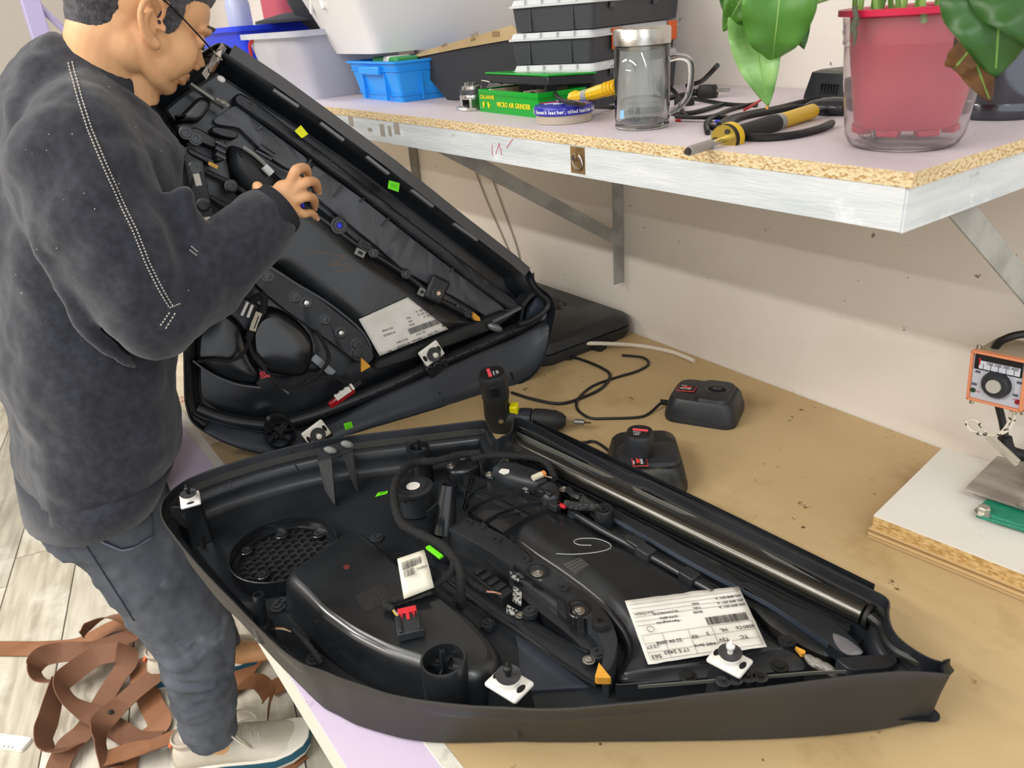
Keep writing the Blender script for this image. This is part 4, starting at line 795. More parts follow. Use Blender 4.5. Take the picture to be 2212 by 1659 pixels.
# lower strip with screws
bb(((600, 1040), (590, 1000), (640, 950), (680, 945), (760, 1000), (860, 1060), (960, 1130), (1060, 1210), (1160, 1290), (1215, 1370), (1225, 1430), (1180, 1470), (1120, 1440), (1000, 1350), (880, 1265), (760, 1180), (660, 1100)), -0.045, flat(-0.045, 0.002), 'armrest_frame', K_satin, it=1)
bar(FB, b1((665, 945), (760, 1005), (850, 1060), (960, 1125), (1080, 1215), (1170, 1300), (1205, 1370)), -0.040, 0.004, 0.012, sm=2).build('edge_rib', K_gloss, dpb, smooth=False)
def bossB(x, h, r=0.009, q=b1, nm='screw_boss', col=None):
    p = PB(*q(x)[0], h); o = MB().lathe(p, [(r*1.3, -0.004), (r*1.25, 0.0004), (r*0.95, 0.0008), (r*0.9, 0.004), (r*0.5, 0.004), (r*0.45, 0.001), (0, 0.001)], 22, FB.R).build(nm, K_gloss, dpb)
    if col: MB().lathe(p+FB.ez*0.0015, [(r*0.42, 0), (r*0.4, 0.001)], 14, FB.R).build('boss_centre', col, o)
    return o
for x in ((672, 1003), (812, 1110), (968, 1227), (1130, 1353), (1130, 1398)): bossB(x, -0.045)
for x in ((870, 1140), (1050, 1297)):
    bossB(x, -0.045); p = PB(*b1(x)[0], -0.041); MB().lathe(p, [(0.0062, 0), (0.006, 0.0008), (0.0045, 0.0026), (0.002, 0.003), (0.0018, 0.002), (0, 0.002)], 18, FB.R).build('screw', Steel, dpb)
blueeye = mat('blue_cap', '2a2fd8', 0.4); cream = mat('pale_pink_cap', 'e5c3ac', 0.5)
bossB((1040, 738), -0.045, 0.0125, col=blueeye)
for x in ((1220, 880), (1388, 990)): bossB(x, -0.045, 0.008)
bossB((1713, 1197), -0.045, 0.007)
p = PB(*b1((1545, 1070))[0], -0.045); R = FB.R
MB().box(p, (0.042, 0.050, 0.012), np.array([FB.R@TX([.8, -.6, 0]), FB.R@TX([.6, .8, 0]), FB.ez]).T).build('lug', K_satin, dpb, bevel=0.006, seg=4)
bossB((1555, 1090), -0.038, 0.0105, col=cream)
R45 = np.array([FB.R@TX([.8, -.6, 0]), FB.R@TX([.6, .8, 0]), FB.ez]).T
for x, sx, sy, mm in (((1148, 880), 0.020, 0.014, mat('grey_metal_nut', '7d7d7b', 0.4, 0.4)), ((1467, 1083), 0.014, 0.016, mat('grey_metal_nut', '7d7d7b', 0.4, 0.4)), ((1170, 835), 0.024, 0.014, K_satin), ((1675, 1165), 0.026, 0.008, K_gloss)):
    p = PB(*b1(x)[0], -0.046); o = MB().box(p, (sx, sy, 0.006), R45).build('nut_clip', mm, dpb, bevel=0.001); MB().box(p+FB.ez*0.003, (sx*.45, sy*.4, 0.002), R45).build('nut_hole', K_rub, o)
# left bracket strip with white windows
bb(((240, 320), (330, 370), (345, 480), (375, 620), (410, 760), (310, 790), (285, 640), (250, 480), (215, 380)), -0.04, flat(-0.040), 'side_strip', K_satin, it=1)
for x in ((292, 440), (335, 632)): bossB(x, -0.040, 0.0095)
for x, s_ in (((304, 500), (0.010, 0.020)), ((356, 722), (0.013, 0.018))):
    MB().box(PB(*b1(x)[0], -0.0388), (*s_, 0.0012), FB.R).build('light_window', mat('white_sticker', 'e6ddd2', 0.5), dpb, smooth=False)
# lever mechanism top-left
for P_, h in ((((230, 240), (300, 225), (420, 300), (400, 340), (300, 300), (220, 290)), -0.035), (((380, 220), (450, 230), (520, 250), (515, 290), (440, 280), (370, 250)), -0.035), (((400, 290), (450, 290), (455, 400), (400, 410)), -0.025), (((250, 330), (400, 400), (390, 430), (250, 360)), -0.03)):
    bb(P_, h, flat(h, 0.002), 'lever_plate', K_satin, it=1)
for x in ((245, 255), (295, 285), (480, 535), (205, 350)): bossB(x, -0.034, 0.009)
for k in range(3): MB().box(PB(*b1((424, 315+k*32))[0], -0.022), (0.018, 0.006, 0.008), R45).build('lever_tooth', K_gloss, dpb, bevel=0.001)
bb(((470, 310), (560, 340), (640, 400), (710, 470), (730, 520), (700, 590), (620, 590), (540, 530), (480, 440)), -0.035, [(0, B0), (0, -0.05), (0.004, -0.042), (0.010, -0.037), (0.018, -0.035)], 'motor_housing', K_satin, it=3, angle=60)
rod(FB, b1((650, 430), (690, 470)), -0.026, 0.007, 8).build('clear_bulb', mat('frosted_bulb', 'd5d8db', 0.25), dpb)
rod(FB, b1((540, 330), (600, 370), (660, 425)), -0.028, 0.0035, 6, sm=3).build('bulb_wire', mat('grey_wire', '8a8a86', 0.5), dpb)
MB().box(PB(*b1((385, 425))[0], -0.028), (0.016, 0.006, 0.004), R45).build('brass_tab', mat('brass_tab', 'b98d3f', 0.4, 0.4), dpb)
# shiny curved bracket near the chin and light film corner
bb(((150, 170), (200, 180), (260, 120), (320, 60), (385, 95), (340, 175), (310, 200), (250, 185), (200, 205)), -0.02, [(0, B0), (0, -0.024), (0.003, -0.021), (0.007, -0.02)], 'curved_bracket', K_gloss, it=2, angle=60)
bar(FB, b1((270, 0), (400, 90), (450, 120)), -0.01, 0.004, 0.03).build('edge_rib', mat('edge_highlight_grey', '77776f', 0.35, 0.3), dpb, smooth=False)
m = MB()
for x, r in (((440, 100), 0.008), ((410, 85), 0.006), ((455, 110), 0.006)): m.ball(PB(*b1(x)[0], -0.006), (r, r*0.6, r*0.5), R45, 8, 6)
m.build('silver_tape', mat('silvery_tape', '8a8780', 0.4, 0.3, bump=1.0, bscale=120), dpb)
MB().ball(PB(*b0((1415, 505))[0], -0.01), (0.007, 0.005, 0.003), R45, 10, 6).build('white_pin', W_pla, dpb)
MB().loft([[PB(*q, -0.002) for q in b0((895, 635), (950, 582), (958, 590), (905, 645))], [PB(*q, 0.002) for q in b0((895, 635), (950, 582), (958, 590), (905, 645))]]).build('bright_corner', mat('torn_grey_plastic', '8d8d88', 0.35, bump=1.0, bscale=300), dpb)
# upper-left: crinkled clear film near the glasses
m = MB(); rg = np.random.RandomState(4)
G = [[PB(*b0((1290+130*s+30*t, 470-200*s+(-20)*t+60*t))[0], -0.004+0.012*rg.rand()) for t in (0, .5, 1)] for s in (0, .25, .5, .75, 1)]
m.loft(G, False, False, closed=False); m.build('clear_film', mat('clear_film', 'd0cdc8', 0.15, 0.3, alpha=0.75), dpb, smooth=False, solid=0.0008)
# pod (map pocket) and dark bezel
bb(((575, 1290), (620, 1210), (690, 1180), (780, 1215), (860, 1275), (910, 1340), (915, 1420), (870, 1530), (760, 1520), (660, 1500), (590, 1440)), -0.030, [(-0.006, B0), (-0.004, -0.06), (0, -0.042), (0.004, -0.033), (0.009, -0.030)], 'map_pocket', K_gloss, dome=(0.03, 0.004), it=4, ns=16, angle=60)
bb(((300, 1300), (420, 1180), (470, 1200), (540, 1260), (560, 1330), (590, 1440), (640, 1500), (620, 1570), (480, 1560), (360, 1500), (290, 1440)), -0.050, [(0, B0), (0, -0.056), (0.004, -0.051), (0.008, -0.048)], 'speaker_bowl', K_gloss, dome=(0.04, 0.006), it=4, ns=16, angle=60)
bb(((520, 1110), (600, 1130), (680, 1190), (600, 1240), (560, 1300), (500, 1220), (430, 1180)), -0.04, flat(-0.04, 0.003), 'pocket_shoulder', K_satin, it=2)
bar(FB, b1((280, 1440), (340, 1485), (420, 1530), (520, 1565), (630, 1580)), -0.025, 0.003, 0.05, sm=4).build('bezel_lip', K_gloss, dpb, angle=50)
rod(FB, b1((280, 1441), (340, 1486), (420, 1531), (520, 1566), (630, 1581)), -0.0245, 0.0016, 8, sm=4).build('bezel_bead', mat('bezel_grey', '5b5e62', 0.25), dpb)
bar(FB, b1((905, 1420), (1010, 1510)), -0.05, 0.014, 0.02).build('metal_strap', mat('dull_aluminium', '84888c', 0.4, 0.6), dpb, smooth=False)
bar(FB, b1((730, 1575), (780, 1612)), -0.03, 0.003, 0.01).build('edge_rib', mat('bezel_grey', '5b5e62', 0.25), dpb, smooth=False)
# harness, tag, white ties
def hB(P_, H, r, q=b1): return harness(P_, H, r, q=q, fr=FB, par=dpb)
hB(((590, 1130), (640, 1100), (650, 1150), (610, 1230), (580, 1290), (570, 1330)), [-0.03, -0.022, -0.02, -0.02, -0.02, -0.02], 0.0068)
hB(((570, 1330), (590, 1400), (650, 1480), (690, 1530), (760, 1580), (860, 1560), (950, 1490), (985, 1420), (950, 1330), (900, 1250)), [-0.02, -0.016, -0.012, -0.014, -0.02, -0.03, -0.03, -0.04, -0.045, -0.05], 0.0038)
hB(((570, 1330), (545, 1400), (480, 1440), (400, 1435), (300, 1445)), [-0.02, -0.025, -0.03, -0.035, -0.035], 0.0034)
hB(((860, 1545), (960, 1525), (1030, 1530), (1075, 1560)), [-0.03, -0.04, -0.045, -0.045], 0.004)
bar(FB, b1((625, 1190), (600, 1250), (590, 1285)), -0.012, 0.011, 0.004).build('wire_tag', mat('beige_tag', 'bdb5a0', 0.6), dpb)
m = MB(); m.tube([PB(*b1((622, 1210))[0], -0.0115), PB(*b1((598, 1275))[0], -0.0115)], 0.0011, 4); m.build('lettering', Ink, dpb)
for a in (((565, 1135), (533, 1205)), ((590, 1150), (565, 1215))): rod(FB, b1(*a), -0.018, 0.0028, 6).build('white_tie', W_pla, dpb)
for k in range(3): rod(FB, b1((630+k*8, 1500-k*3), (640+k*10, 1530-k*8), (680, 1510+k*8)), -0.010, 0.0014, 5, sm=3).build('red_wire', Red, dpb)
# red courtesy lamp with white socket
R_ = np.array([FB.R@TX([.87, .32, 0]), FB.R@TX([-.32, .87, 0]), FB.ez]).T
p = PB(*b2((890, 785))[0], -0.036); o = MB().box(p, (0.062, 0.016, 0.012), R_).build('red_lamp_lens', mat('red_lens', 'a3141f', 0.18, coat=0.5), dpb, bevel=0.004, seg=3)
MB().box(p+FB.R@TX([0.002, 0.009, 0.008]), (0.036, 0.012, 0.008), R_).build('lamp_socket', W_pla, o, bevel=0.001)
for k in range(4): MB().box(p+FB.R@TX([-0.012+k*0.011, 0.006+k*0.004, 0.012]), (0.005, 0.014, 0.007), R_).build('socket_lug', W_pla, o, bevel=0.001)
MB().box(p+FB.R@TX([0.032, 0.018, 0.004]), (0.022, 0.010, 0.008), R_).build('lamp_plug', K_rub, o, bevel=0.001)
# clips, tower, stickers
clip(b2((1400, 535))[0], -0.018, dpb, 1.15, 'white', fr=FB, rot=0.38, stem=False)
MB().box(PB(*b2((1425, 600))[0], -0.026), (0.050, 0.040, 0.010), R_).build('clip_base', K_gloss, dpb, bevel=0.003)
for x in ((1390, 630), (1435, 610), (1478, 590)): bossB(x, -0.019, 0.0065, q=b2)
clip(b2((745, 990))[0], -0.004, dpb, 1.15, 'white', fr=FB, rot=0.38, stem=False)
MB().box(PB(*b2((760, 1000))[0], -0.02), (0.046, 0.030, 0.024), R_).build('clip_base', K_gloss, dpb, bevel=0.001)
tower(b2((548, 1005))[0], 0.002, 0.0275, 0.05, dpb, fr=FB)
for px, h, mm in ((b0((1885, 838), (1925, 800), (1972, 858), (1930, 885)), -0.030, mat('yellow_sticker', 'eef000', 0.5)), (b1((1298, 503), (1355, 518), (1348, 565), (1292, 545)), -0.030, Green), (b2((900, 935), (945, 922), (962, 977), (918, 992)), -0.012, Green)):
    P = [FB.P(*q, h) for q in px]; MB().loft([P, [a+FB.ez*0.0004 for a in P]]).build('square_sticker', mm, dpb, smooth=False)
    if mm is Green:
        m = MB(); c = sum(P)/4
        for k in (-1, 0, 1): m.tube([c+(P[1]-P[0])*0.28+(P[3]-P[0])*0.14*k+FB.ez*0.0006, c-(P[1]-P[0])*0.28+(P[3]-P[0])*0.14*k+FB.ez*0.0006], 0.0004, 3)
        m.build('lettering', mat('dark_green_ink', '3f8a1c', 0.6), dpb)
bb(((1155, 1425), (1205, 1470), (1155, 1500)), -0.036, [(0, -0.042), (0, -0.036)], 'foam_corner', Ochre, step=0.004, it=0)
bb(((1740, 1190), (1770, 1215), (1775, 1235), (1745, 1232), (1735, 1210)), -0.036, [(0, -0.046), (0, -0.036)], 'foam_corner', Ochre, step=0.004, it=0)
MB().ball(PB(*b1((1850, 1268))[0], -0.03), (0.020, 0.009, 0.008), np.array([FB.R@TX([.8, -.5, 0]), FB.R@TX([.5, .8, 0]), FB.ez]).T, 12, 8).build('metal_tongue', mat('dull_aluminium', '84888c', 0.4, 0.6), dpb)
# tip corner: rounded gasket tube and metal window
rod(FB, [(1148, 590), (1150, 610), (1165, 632), (1184, 650), (1180, 668), (1150, 690), (1120, 700)], [-0.012, -0.012, -0.012, -0.012, -0.014, -0.018, -0.02], 0.006, 10, sm=4).build('corner_gasket', K_satin, dpb)
bb(((1145, 665), (1160, 640), (1172, 645), (1172, 668), (1140, 690)), -0.03, [(0, -0.04), (0, -0.03)], 'corner_window', mat('blue_grey_metal_strip', '3c4550', 0.28, 0.35), q=None, step=0.004, it=1)
bar(FB, b1((1995, 1155), (2030, 1110), (2060, 1085)), -0.02, 0.008, 0.04).build('corner_strut', K_satin, dpb, smooth=False)
bar(FB, b1((1840, 1238), (1920, 1200), (1985, 1165)), -0.035, 0.006, 0.03).build('edge_rib', mat('bezel_grey', '5b5e62', 0.25), dpb, smooth=False)
bb(((1220, 1470), (1240, 1440), (1500, 1340), (1750, 1240), (1900, 1180), (1960, 1200), (1840, 1280), (1600, 1370), (1400, 1440), (1230, 1495)), -0.042, flat(-0.042, 0.003), 'bottom_beam', K_matte, it=1)
# scribble
rod(FB, b1((880, 868), (960, 880), (1060, 898), (1070, 905), (1000, 935), (990, 940), (1090, 938), (1115, 945), (1080, 965), (1040, 980)), -0.0470, 0.0005, 4).build('pencil_scribble', mat('ochre_pencil', '9a6a3c', 0.7), dpb)
# label
_, PLb = paperlabel(FB, b1((1140, 1225), (1395, 1110), (1605, 1275), (1250, 1415)), -0.0455, dpb, None, 5, True)
PLb = [FB.P(*q, -0.0455) for q in b1((1140, 1225), (1520, 1118), (1605, 1275), (1250, 1415))]
L2 = [(0.03, t, 0.95, t) for t in (0.18, 0.26)]
def lab2(P, ez, par):
    g = lambda s, t: onlabel(P, s, t, 0.0036, ez); m = MB(); rng = random.Random(2); s = 0.50
    while s < 0.93:
        w_ = rng.uniform(0.003, 0.011); q = [g(s, 0.60), g(s+w_, 0.60), g(s+w_, 0.76), g(s, 0.76)]; m.loft([q, [a+ez*0.0002 for a in q]]); s += w_+rng.uniform(0.003, 0.009)
    m.build('barcode', Ink, par, smooth=False)
    for s, t, tx, sz in ((0.95, 0.20, '4F0 890 001 A', 0.008), (0.95, 0.30, '4F0 891 001 A', 0.008), (0.95, 0.40, '899 D01 A', 0.008), (0.62, 0.30, 'SM5', 0.007), (0.62, 0.40, 'VSA', 0.007), (0.62, 0.50, 'BASE', 0.007), (0.34, 0.42, 'S01-URAB', 0.007), (0.34, 0.54, 'INTERIEUR', 0.007), (0.86, 0.90, 'TC', 0.009), (0.78, 0.92, 'TSV', 0.009), (0.62, 0.93, '788 Serie', 0.008), (0.44, 0.94, '07 4 2218', 0.009), (0.18, 0.95, '441', 0.010), (0.70, 0.80, 'HL 3 014', 0.007), (0.44, 0.82, '08 12 2004', 0.007)):
        text(tx, sz*0.75, g(s, t), g(s-.05, t)-g(s, t), g(s, t)-g(s, t-.05)-0, Ink, 'lettering', par)
    m = MB(); q = [g(0.93, 0.86), g(0.97, 0.80), g(0.99, 0.90)]; m.loft([q, [a+ez*0.0003 for a in q]]); m.build('printed_mark', Ink, par)
lab2(PLb, FB.ez, dpb)
# ================================================================ THINGS ON THE SHELF
def RZ(a): c, s = math.cos(a), math.sin(a); return np.array([[c, -s, 0], [s, c, 0], [0, 0, 1.]])
Z3 = np.array([0, 0, 1.])
def rrect(w_, d_, r, n=4):
    out = []
    for cx, cy, a0 in ((w_/2-r, d_/2-r, 0), (-w_/2+r, d_/2-r, 90), (-w_/2+r, -d_/2+r, 180), (w_/2-r, -d_/2+r, 270)):
        for k in range(n+1):
            a = math.radians(a0+90*k/n); out.append((cx+r*math.cos(a), cy+r*math.sin(a)))
    return out
def rloft(mb, o, R, levels, r, cap0=True, cap1=True):
    mb.loft([[np.array(o)+R@TX([x, y, z]) for x, y in rrect(w_, d_, min(r, w_/2.01, d_/2.01))] for w_, d_, z in levels], cap0, cap1); return mb
def tote(root, o, R, w0, d0, w1, d1, h, m, r=0.02, rim=0.012, rh=0.012, th=0.002):
    mb = MB(); rloft(mb, o, R, [(w0, d0, 0), (w1, d1, h), (w1-2*th, d1-2*th, h), (w0-2*th, d0-2*th, th)], r); mb.build('tub', m, root, angle=50)
    mb = MB(); rloft(mb, o, R, [(w1, d1, h-rh), (w1+2*rim, d1+2*rim, h-rh), (w1+2*rim, d1+2*rim, h), (w1-0.004, d1-0.004, h), (w1-.004, d1-.004, h-0.002)], r, False, False); mb.build('rim', m, root, angle=50)
blueP = mat('sky_blue_plastic', '2a9af2', 0.35)
# sky-blue crate
o = TX([-1.575, 0.870, SZ]); R = RZ(-0.05)
t = thing('crate', 'small sky blue plastic crate on the shelf under the big white tub', 'crate', tuple(o))
w0, d0, w1, d1, hh = 0.205, 0.165, 0.235, 0.195, 0.078
mb = MB(); rloft(mb, o, R, [(w0, d0, 0), (w0, d0, 0.002), (w1, d1, hh), (w1-0.006, d1-0.006, hh), (w0-0.006, d0-0.006, 0.003)], 0.006); mb.build('tub', blueP, t, angle=40)
mb = MB(); rloft(mb, o, R, [(w1, d1, hh-0.004), (w1+0.010, d1+0.010, hh-0.004), (w1+0.010, d1+0.010, hh), (w1-0.004, d1-0.004, hh)], 0.006, False, False); mb.build('rim', blueP, t, angle=40)
for zz in (0.014, 0.060):
    k = zz/hh; mb = MB(); a, b = w0+(w1-w0)*k, d0+(d1-d0)*k; rloft(mb, o, R, [(a, b, zz-0.001), (a+0.006, b+0.006, zz-0.001), (a+0.006, b+0.006, zz+0.001), (a, b, zz+0.001)], 0.006, False, False); mb.build('rib', blueP, t, angle=30)
for sx in (-0.055, 0.0, 0.055): mb = MB(); mb.box(o+R@TX([sx, -(d0/2+0.009), 0.036]), (0.003, 0.008, 0.066), R).build('rib', blueP, t) if abs(sx) > 0 else MB().box(o+R@TX([0.0, -(d1/2+0.002), 0.060]), (0.10, 0.012, 0.016), R).build('handle_lip', blueP, t, bevel=0.003)
for sy in (-0.04, 0.04): MB().box(o+R@TX([(w0/2+0.008), sy, 0.036]), (0.008, 0.003, 0.066), R).build('rib', blueP, t)
g = thing('green_packet', 'green and white packet lying in the blue crate', 'packet', tuple(o+TX([0, 0, 0.07])))
mb = MB(); mb.box(o+R@TX([0.02, -0.05, 0.075]), (0.12, 0.05, 0.018), R).build('wrapper', mat('green_wrapper', '3f9a5a', 0.4), g, bevel=0.004)
MB().box(o+R@TX([0.03, -0.05, 0.0762]), (0.03, 0.051, 0.019), R).build('white_band', W_pla, g, bevel=0.004)
# frosted tote (lower)
fro = mat('frosted_plastic', 'e2e5ea', 0.35, trans=0.3, ior=1.2, col2='d3d4e0', scale=5, alpha=0.93)
wht = mat('milky_white_plastic', 'f1efec', 0.3, ior=1.4)
o = TX([-1.935, 0.835, SZ]); R = RZ(0.0)
t = thing('storage_tub', 'frosted clear plastic tub standing on the shelf left of the blue crate', 'tub', tuple(o))
tote(t, o, R, 0.28, 0.22, 0.34, 0.28, 0.145, fro, 0.03)
for i, (c, cc, lab) in enumerate((((-0.05, -0.03, 0.05), 'c98a72', 'reddish item seen through the frosted tub'), ((0.07, 0.02, 0.045), '7f93b8', 'bluish item seen through the frosted tub'))):
    b = thing('packed_item', lab, 'packed item', tuple(o+TX(c))); MB().box(o+TX(c), (0.10, 0.12, 0.085), RZ(0.3*i)).build('wrapper', mat('packed_%d' % i, cc, 0.6), b, bevel=0.008)
# big white tub on top, pushed against the crate
C_ = TX([-1.513, 0.795, SZ+0.092]); L = 0.27
o = C_+TX([-0.135, 0.16, 0]); R = RZ(-0.07)
t = thing('storage_tub', 'large milky white tub resting on top of the blue crate', 'tub', tuple(o))
tote(t, o, R, 0.25, 0.36, 0.36, 0.50, 0.17, wht, 0.03)
mb = MB(); mb.tube([o+R@TX([x, -0.222-0.0, z]) for x, z in ((-0.10, 0.085), (-0.075, 0.125), (-0.04, 0.12), (-0.02, 0.09))], 0.004, 8, sm=4).build('moulded_grip', wht, t)
# dark blue bin, strap
o = TX([-2.345, 0.86, SZ]); t = thing('storage_bin', 'deep blue plastic bin at the far left of the shelf', 'bin', tuple(o))
tote(t, o, RZ(0.0), 0.34, 0.26, 0.38, 0.32, 0.165, mat('deep_blue_plastic', '1f3fe0', 0.4), 0.02)
mb = MB(); mb.tube([PX(574, 82, -2.02), PX(552, 84, -2.04), PX(540, 95, -2.06), PX(541, 110, -2.07), PX(545, 130, -2.08)], 0.004, 8, sm=4)
mb.build('red_cord', Red, t)
# black cap and shiny bag in the tote, bottle, red bag, grey panels
blk = mat('black_cloth', '35383f', 0.9); shb = mat('shiny_black_bag', '26262c', 0.25, bump=1.0, bscale=22)
o = TX([-1.93, 0.86, SZ+0.145]); t = thing('cap', 'black cloth cap lying on top of the frosted tub', 'cap', tuple(o))
mb = MB(); mb.ball(o+TX([-0.0, 0.0, 0.085]), (0.10, 0.10, 0.10), None, 20, 12); mb.build('crown', blk, t)
mb = MB(); mb.lathe(o+TX([-0.09, -0.03, 0.02]), [(0.12, 0), (0.12, 0.006), (0.05, 0.02)], 24, RZ(0), sx=1.1); mb.build('brim', blk, t)
o = TX([-1.75, 0.93, SZ+0.12]); mb = MB(); rg = np.random.RandomState(3)
for k in range(7): mb.ball(o+TX([rg.uniform(-.06, .05), rg.uniform(-.05, .05), 0.05+rg.uniform(-.03, .03)]), (0.05, 0.04, 0.045), None, 14, 9)
q = mb.build('plastic_bag', shb, fix=True); k = q.modifiers.new('r', 'REMESH'); k.mode = 'VOXEL'; k.voxel_size = 0.006; k.use_smooth_shade = True
tag(q, 'shiny black plastic bag stuffed between the cap and the white tub', 'bag')
o = TX([-2.30, 0.76, SZ+0.10]); t = thing('spray_bottle', 'pale bluish plastic bottle standing in the blue bin beside the face', 'bottle', tuple(o))
MB().lathe(o, [(0.030, 0), (0.032, 0.01), (0.032, 0.12), (0.020, 0.15), (0.014, 0.155)], 24).build('bottle_body', mat('pale_bottle', 'c9d2ee', 0.3, trans=0.3), t)
MB().lathe(o, [(0.017, 0.155), (0.017, 0.185), (0.006, 0.19)], 18).build('bottle_cap', mat('red_cap', 'b8404a', 0.4), t)
o = TX([-2.62, 1.02, SZ]); t = thing('red_bag', 'dull red bag hanging behind the bottle at the far end of the shelf', 'bag', tuple(o))
mb = MB(); rloft(mb, o, RZ(0), [(0.10, 0.08, 0.0), (0.16, 0.12, 0.08), (0.16, 0.12, 0.24), (0.08, 0.05, 0.32)], 0.03); mb.build('sack', mat('dull_red_cloth', 'b0505c', 0.8), t)
for i, (x, y, hx_) in enumerate(((-2.42, 1.10, 0.42), (-2.20, 1.12, 0.46))):
    o = TX([x, y, SZ]); t = thing('grey_box', ('pale grey carton behind the cap, left one of two', 'pale grey carton behind the cap, right one of two')[i], 'carton', tuple(o), 'pale grey cartons at the wall')
    MB().box(o+TX([0, 0, hx_/2]), (0.19, 0.10, hx_), RZ(0.05)).build('carton', mat('pale_carton', 'cfcac2', 0.7), t, bevel=0.004)
    MB().box(o+TX([0, 0, hx_+0.001]), (0.192, 0.03, 0.002), RZ(0.05)).build('tape', mat('tape_scrap', '9b948a', 0.7), t)
# sheet of sandpaper: black face, tan back with print
ys = 0.845
t = thing('abrasive_sheet', 'large black abrasive sheet with tan backing leaning behind the blue crate', 'sandpaper', tuple(PY(1000, 230, ys)))
f = lambda P_, y: [PY(*s4(p)[0], y) for p in P_]
K_abr = mat('black_abrasive', '35363a', 0.9, bump=0.6, bscale=1400, col2='3d3e43', scale=900)
Tanp = mat('tan_paper_back', 'b79f76', 0.7, col2='a98f66', scale=8)
P = f(((1360, 395), (1700, 325), (2075, 258), (2110, 300), (2115, 480), (1900, 520), (1840, 640), (1615, 700), (1480, 540)), ys)
base = min(p[2] for p in P)
MB().loft([P, [p+TX([0, 0.0016, 0]) for p in P]]).build('abrasive_face', K_abr, t, smooth=False)
P = f(((1310, 400), (1500, 330), (2040, 172), (2078, 200), (2082, 262), (1700, 328), (1362, 396), (1455, 520), (1400, 500)), ys-0.004)
MB().loft([P, [p+TX([0, 0.0012, 0]) for p in P]]).build('folded_back', Tanp, t, smooth=False)
pm_ = mat('brown_print', '8a7350', 0.8)
for x, y, s_ in ((1760, 262, 0.010), (1760, 285, 0.006), (1560, 325, 0.008)): text('PAPER', s_, PY(*s4((x, y))[0], ys-0.0048), (1, 0, 0.18), (-0.18, 0, 1), pm_, 'lettering', t)
mb = MB(); mb.box(PY(*s4((1930, 232))[0], ys-0.0046), (0.022, 0.0006, 0.008), RZ(0)); mb.build('printed_mark', pm_, t)
# organiser cases
case_b = mat('dark_grey_case', '3b3d42', 0.5, bump=0.05, bscale=200); lidm = mat('translucent_lid', 'dfe2e4', 0.3, trans=0.2, ior=1.25); org = mat('orange_latch', 'e8662a', 0.45)
aw = nrm(TX([-0.94, -0.34, 0])); ad = nrm(TX([-0.34, 0.94, 0])); Rc = np.array([-aw, ad, Z3]).T
z = SZ; near = TX([-0.985, 0.862, 0])
cases = [(0.069, 0.000, 'lowest dark organizer case of the stack, behind the mug', 'k'), (0.0485, -0.004, 'second dark organizer case from the bottom with orange latches', 'o'), (0.0485, 0.003, 'third dark organizer case from the bottom with grey latches', 'k'), (0.0485, 0.0, 'topmost dark organizer case, cut by the upper frame edge', 'k')]
cw, cd = 0.155, 0.325
for i, (hc, dxx, lab, lt) in enumerate(cases):
    o = near+aw*cw/2+ad*cd/2+TX([dxx, 0, z]); t = thing('organizer_case', lab, 'organizer case', tuple(o), 'stacked organizer cases')
    mb = MB(); rloft(mb, o, Rc, [(cw-0.010, cd-0.010, 0), (cw-0.004, cd-0.004, hc-0.013)], 0.008); mb.build('case_body', case_b, t, angle=40)
    mb = MB(); rloft(mb, o, Rc, [(cw+0.006, cd+0.006, hc-0.0125), (cw+0.006, cd+0.006, hc-0.010), (cw, cd, hc-0.009), (cw-0.006, cd-0.006, hc-0.0015), (cw-0.03, cd-0.03, hc-0.0005)], 0.010); mb.build('lid', lidm, t, angle=35)
    for k in range(1, 5): MB().box(o+Rc@TX([-cw/2+cw*k/5, -cd/2-0.001, hc-0.006]), (0.0016, 0.004, 0.010), Rc).build('lid_rib', lidm, t, smooth=False)
    for k in (1, 3): MB().box(o+Rc@TX([-cw/2+cw*k/4, -cd/2+0.0025, (hc-0.014)/2]), (0.002, 0.003, hc-0.016), Rc).build('body_rib', case_b, t, smooth=False)
    for k in ((0.10, 0.76) if lt == 'o' else (0.14, 0.62)):
        if lt == 'o': MB().box(o+Rc@TX([cw/2+0.003, -cd/2+cd*(k+0.14), hc-0.019]), (0.006, 0.032, 0.032), Rc).build('latch', org, t, bevel=0.002)
        else:
            MB().cyl(o+Rc@TX([cw/2+0.002, -cd/2+cd*k, hc-0.006]), o+Rc@TX([cw/2+0.002, -cd/2+cd*(k+0.07), hc-0.006]), 0.004).build('latch', lidm, t); MB().box(o+Rc@TX([cw/2+0.001, -cd/2+cd*(k+0.035), hc-0.016]), (0.004, 0.02, 0.012), Rc, 0.5).build('latch_hook', case_b, t, bevel=0.001)
    z += hc
# green tin case of an air grinder
P0, P1 = PZ(1037, 241, SZ), PZ(1165, 256, SZ); gx = nrm(P1-P0); gy = np.cross(Z3, gx); Rg = np.array([gx, gy, Z3]).T; gw = np.linalg.norm(P1-P0); gd = 0.090; gh = 0.036
o = (P0+P1)/2+gy*gd/2; t = thing('tool_case', 'open green metal tool case with yellow lettering on the shelf', 'tool case', tuple(o))
gm = mat('gloss_green_enamel', '12a02e', 0.25); blp = mat('black_lining', '23262c', 0.35)
mb = MB(); th = 0.0015
mb.loft([[o+Rg@TX([x*gw/2*s_, y*gd/2*s2, zz]) for x, y in ((-1, -1), (1, -1), (1, 1), (-1, 1))] for s_, s2, zz in ((1, 1, 0), (1, 1, gh), (1-th*2/gw, 1-th*2/gd, gh), (1-th*2/gw, 1-th*2/gd, 0.002))]); mb.build('case_body', gm, t, smooth=False)
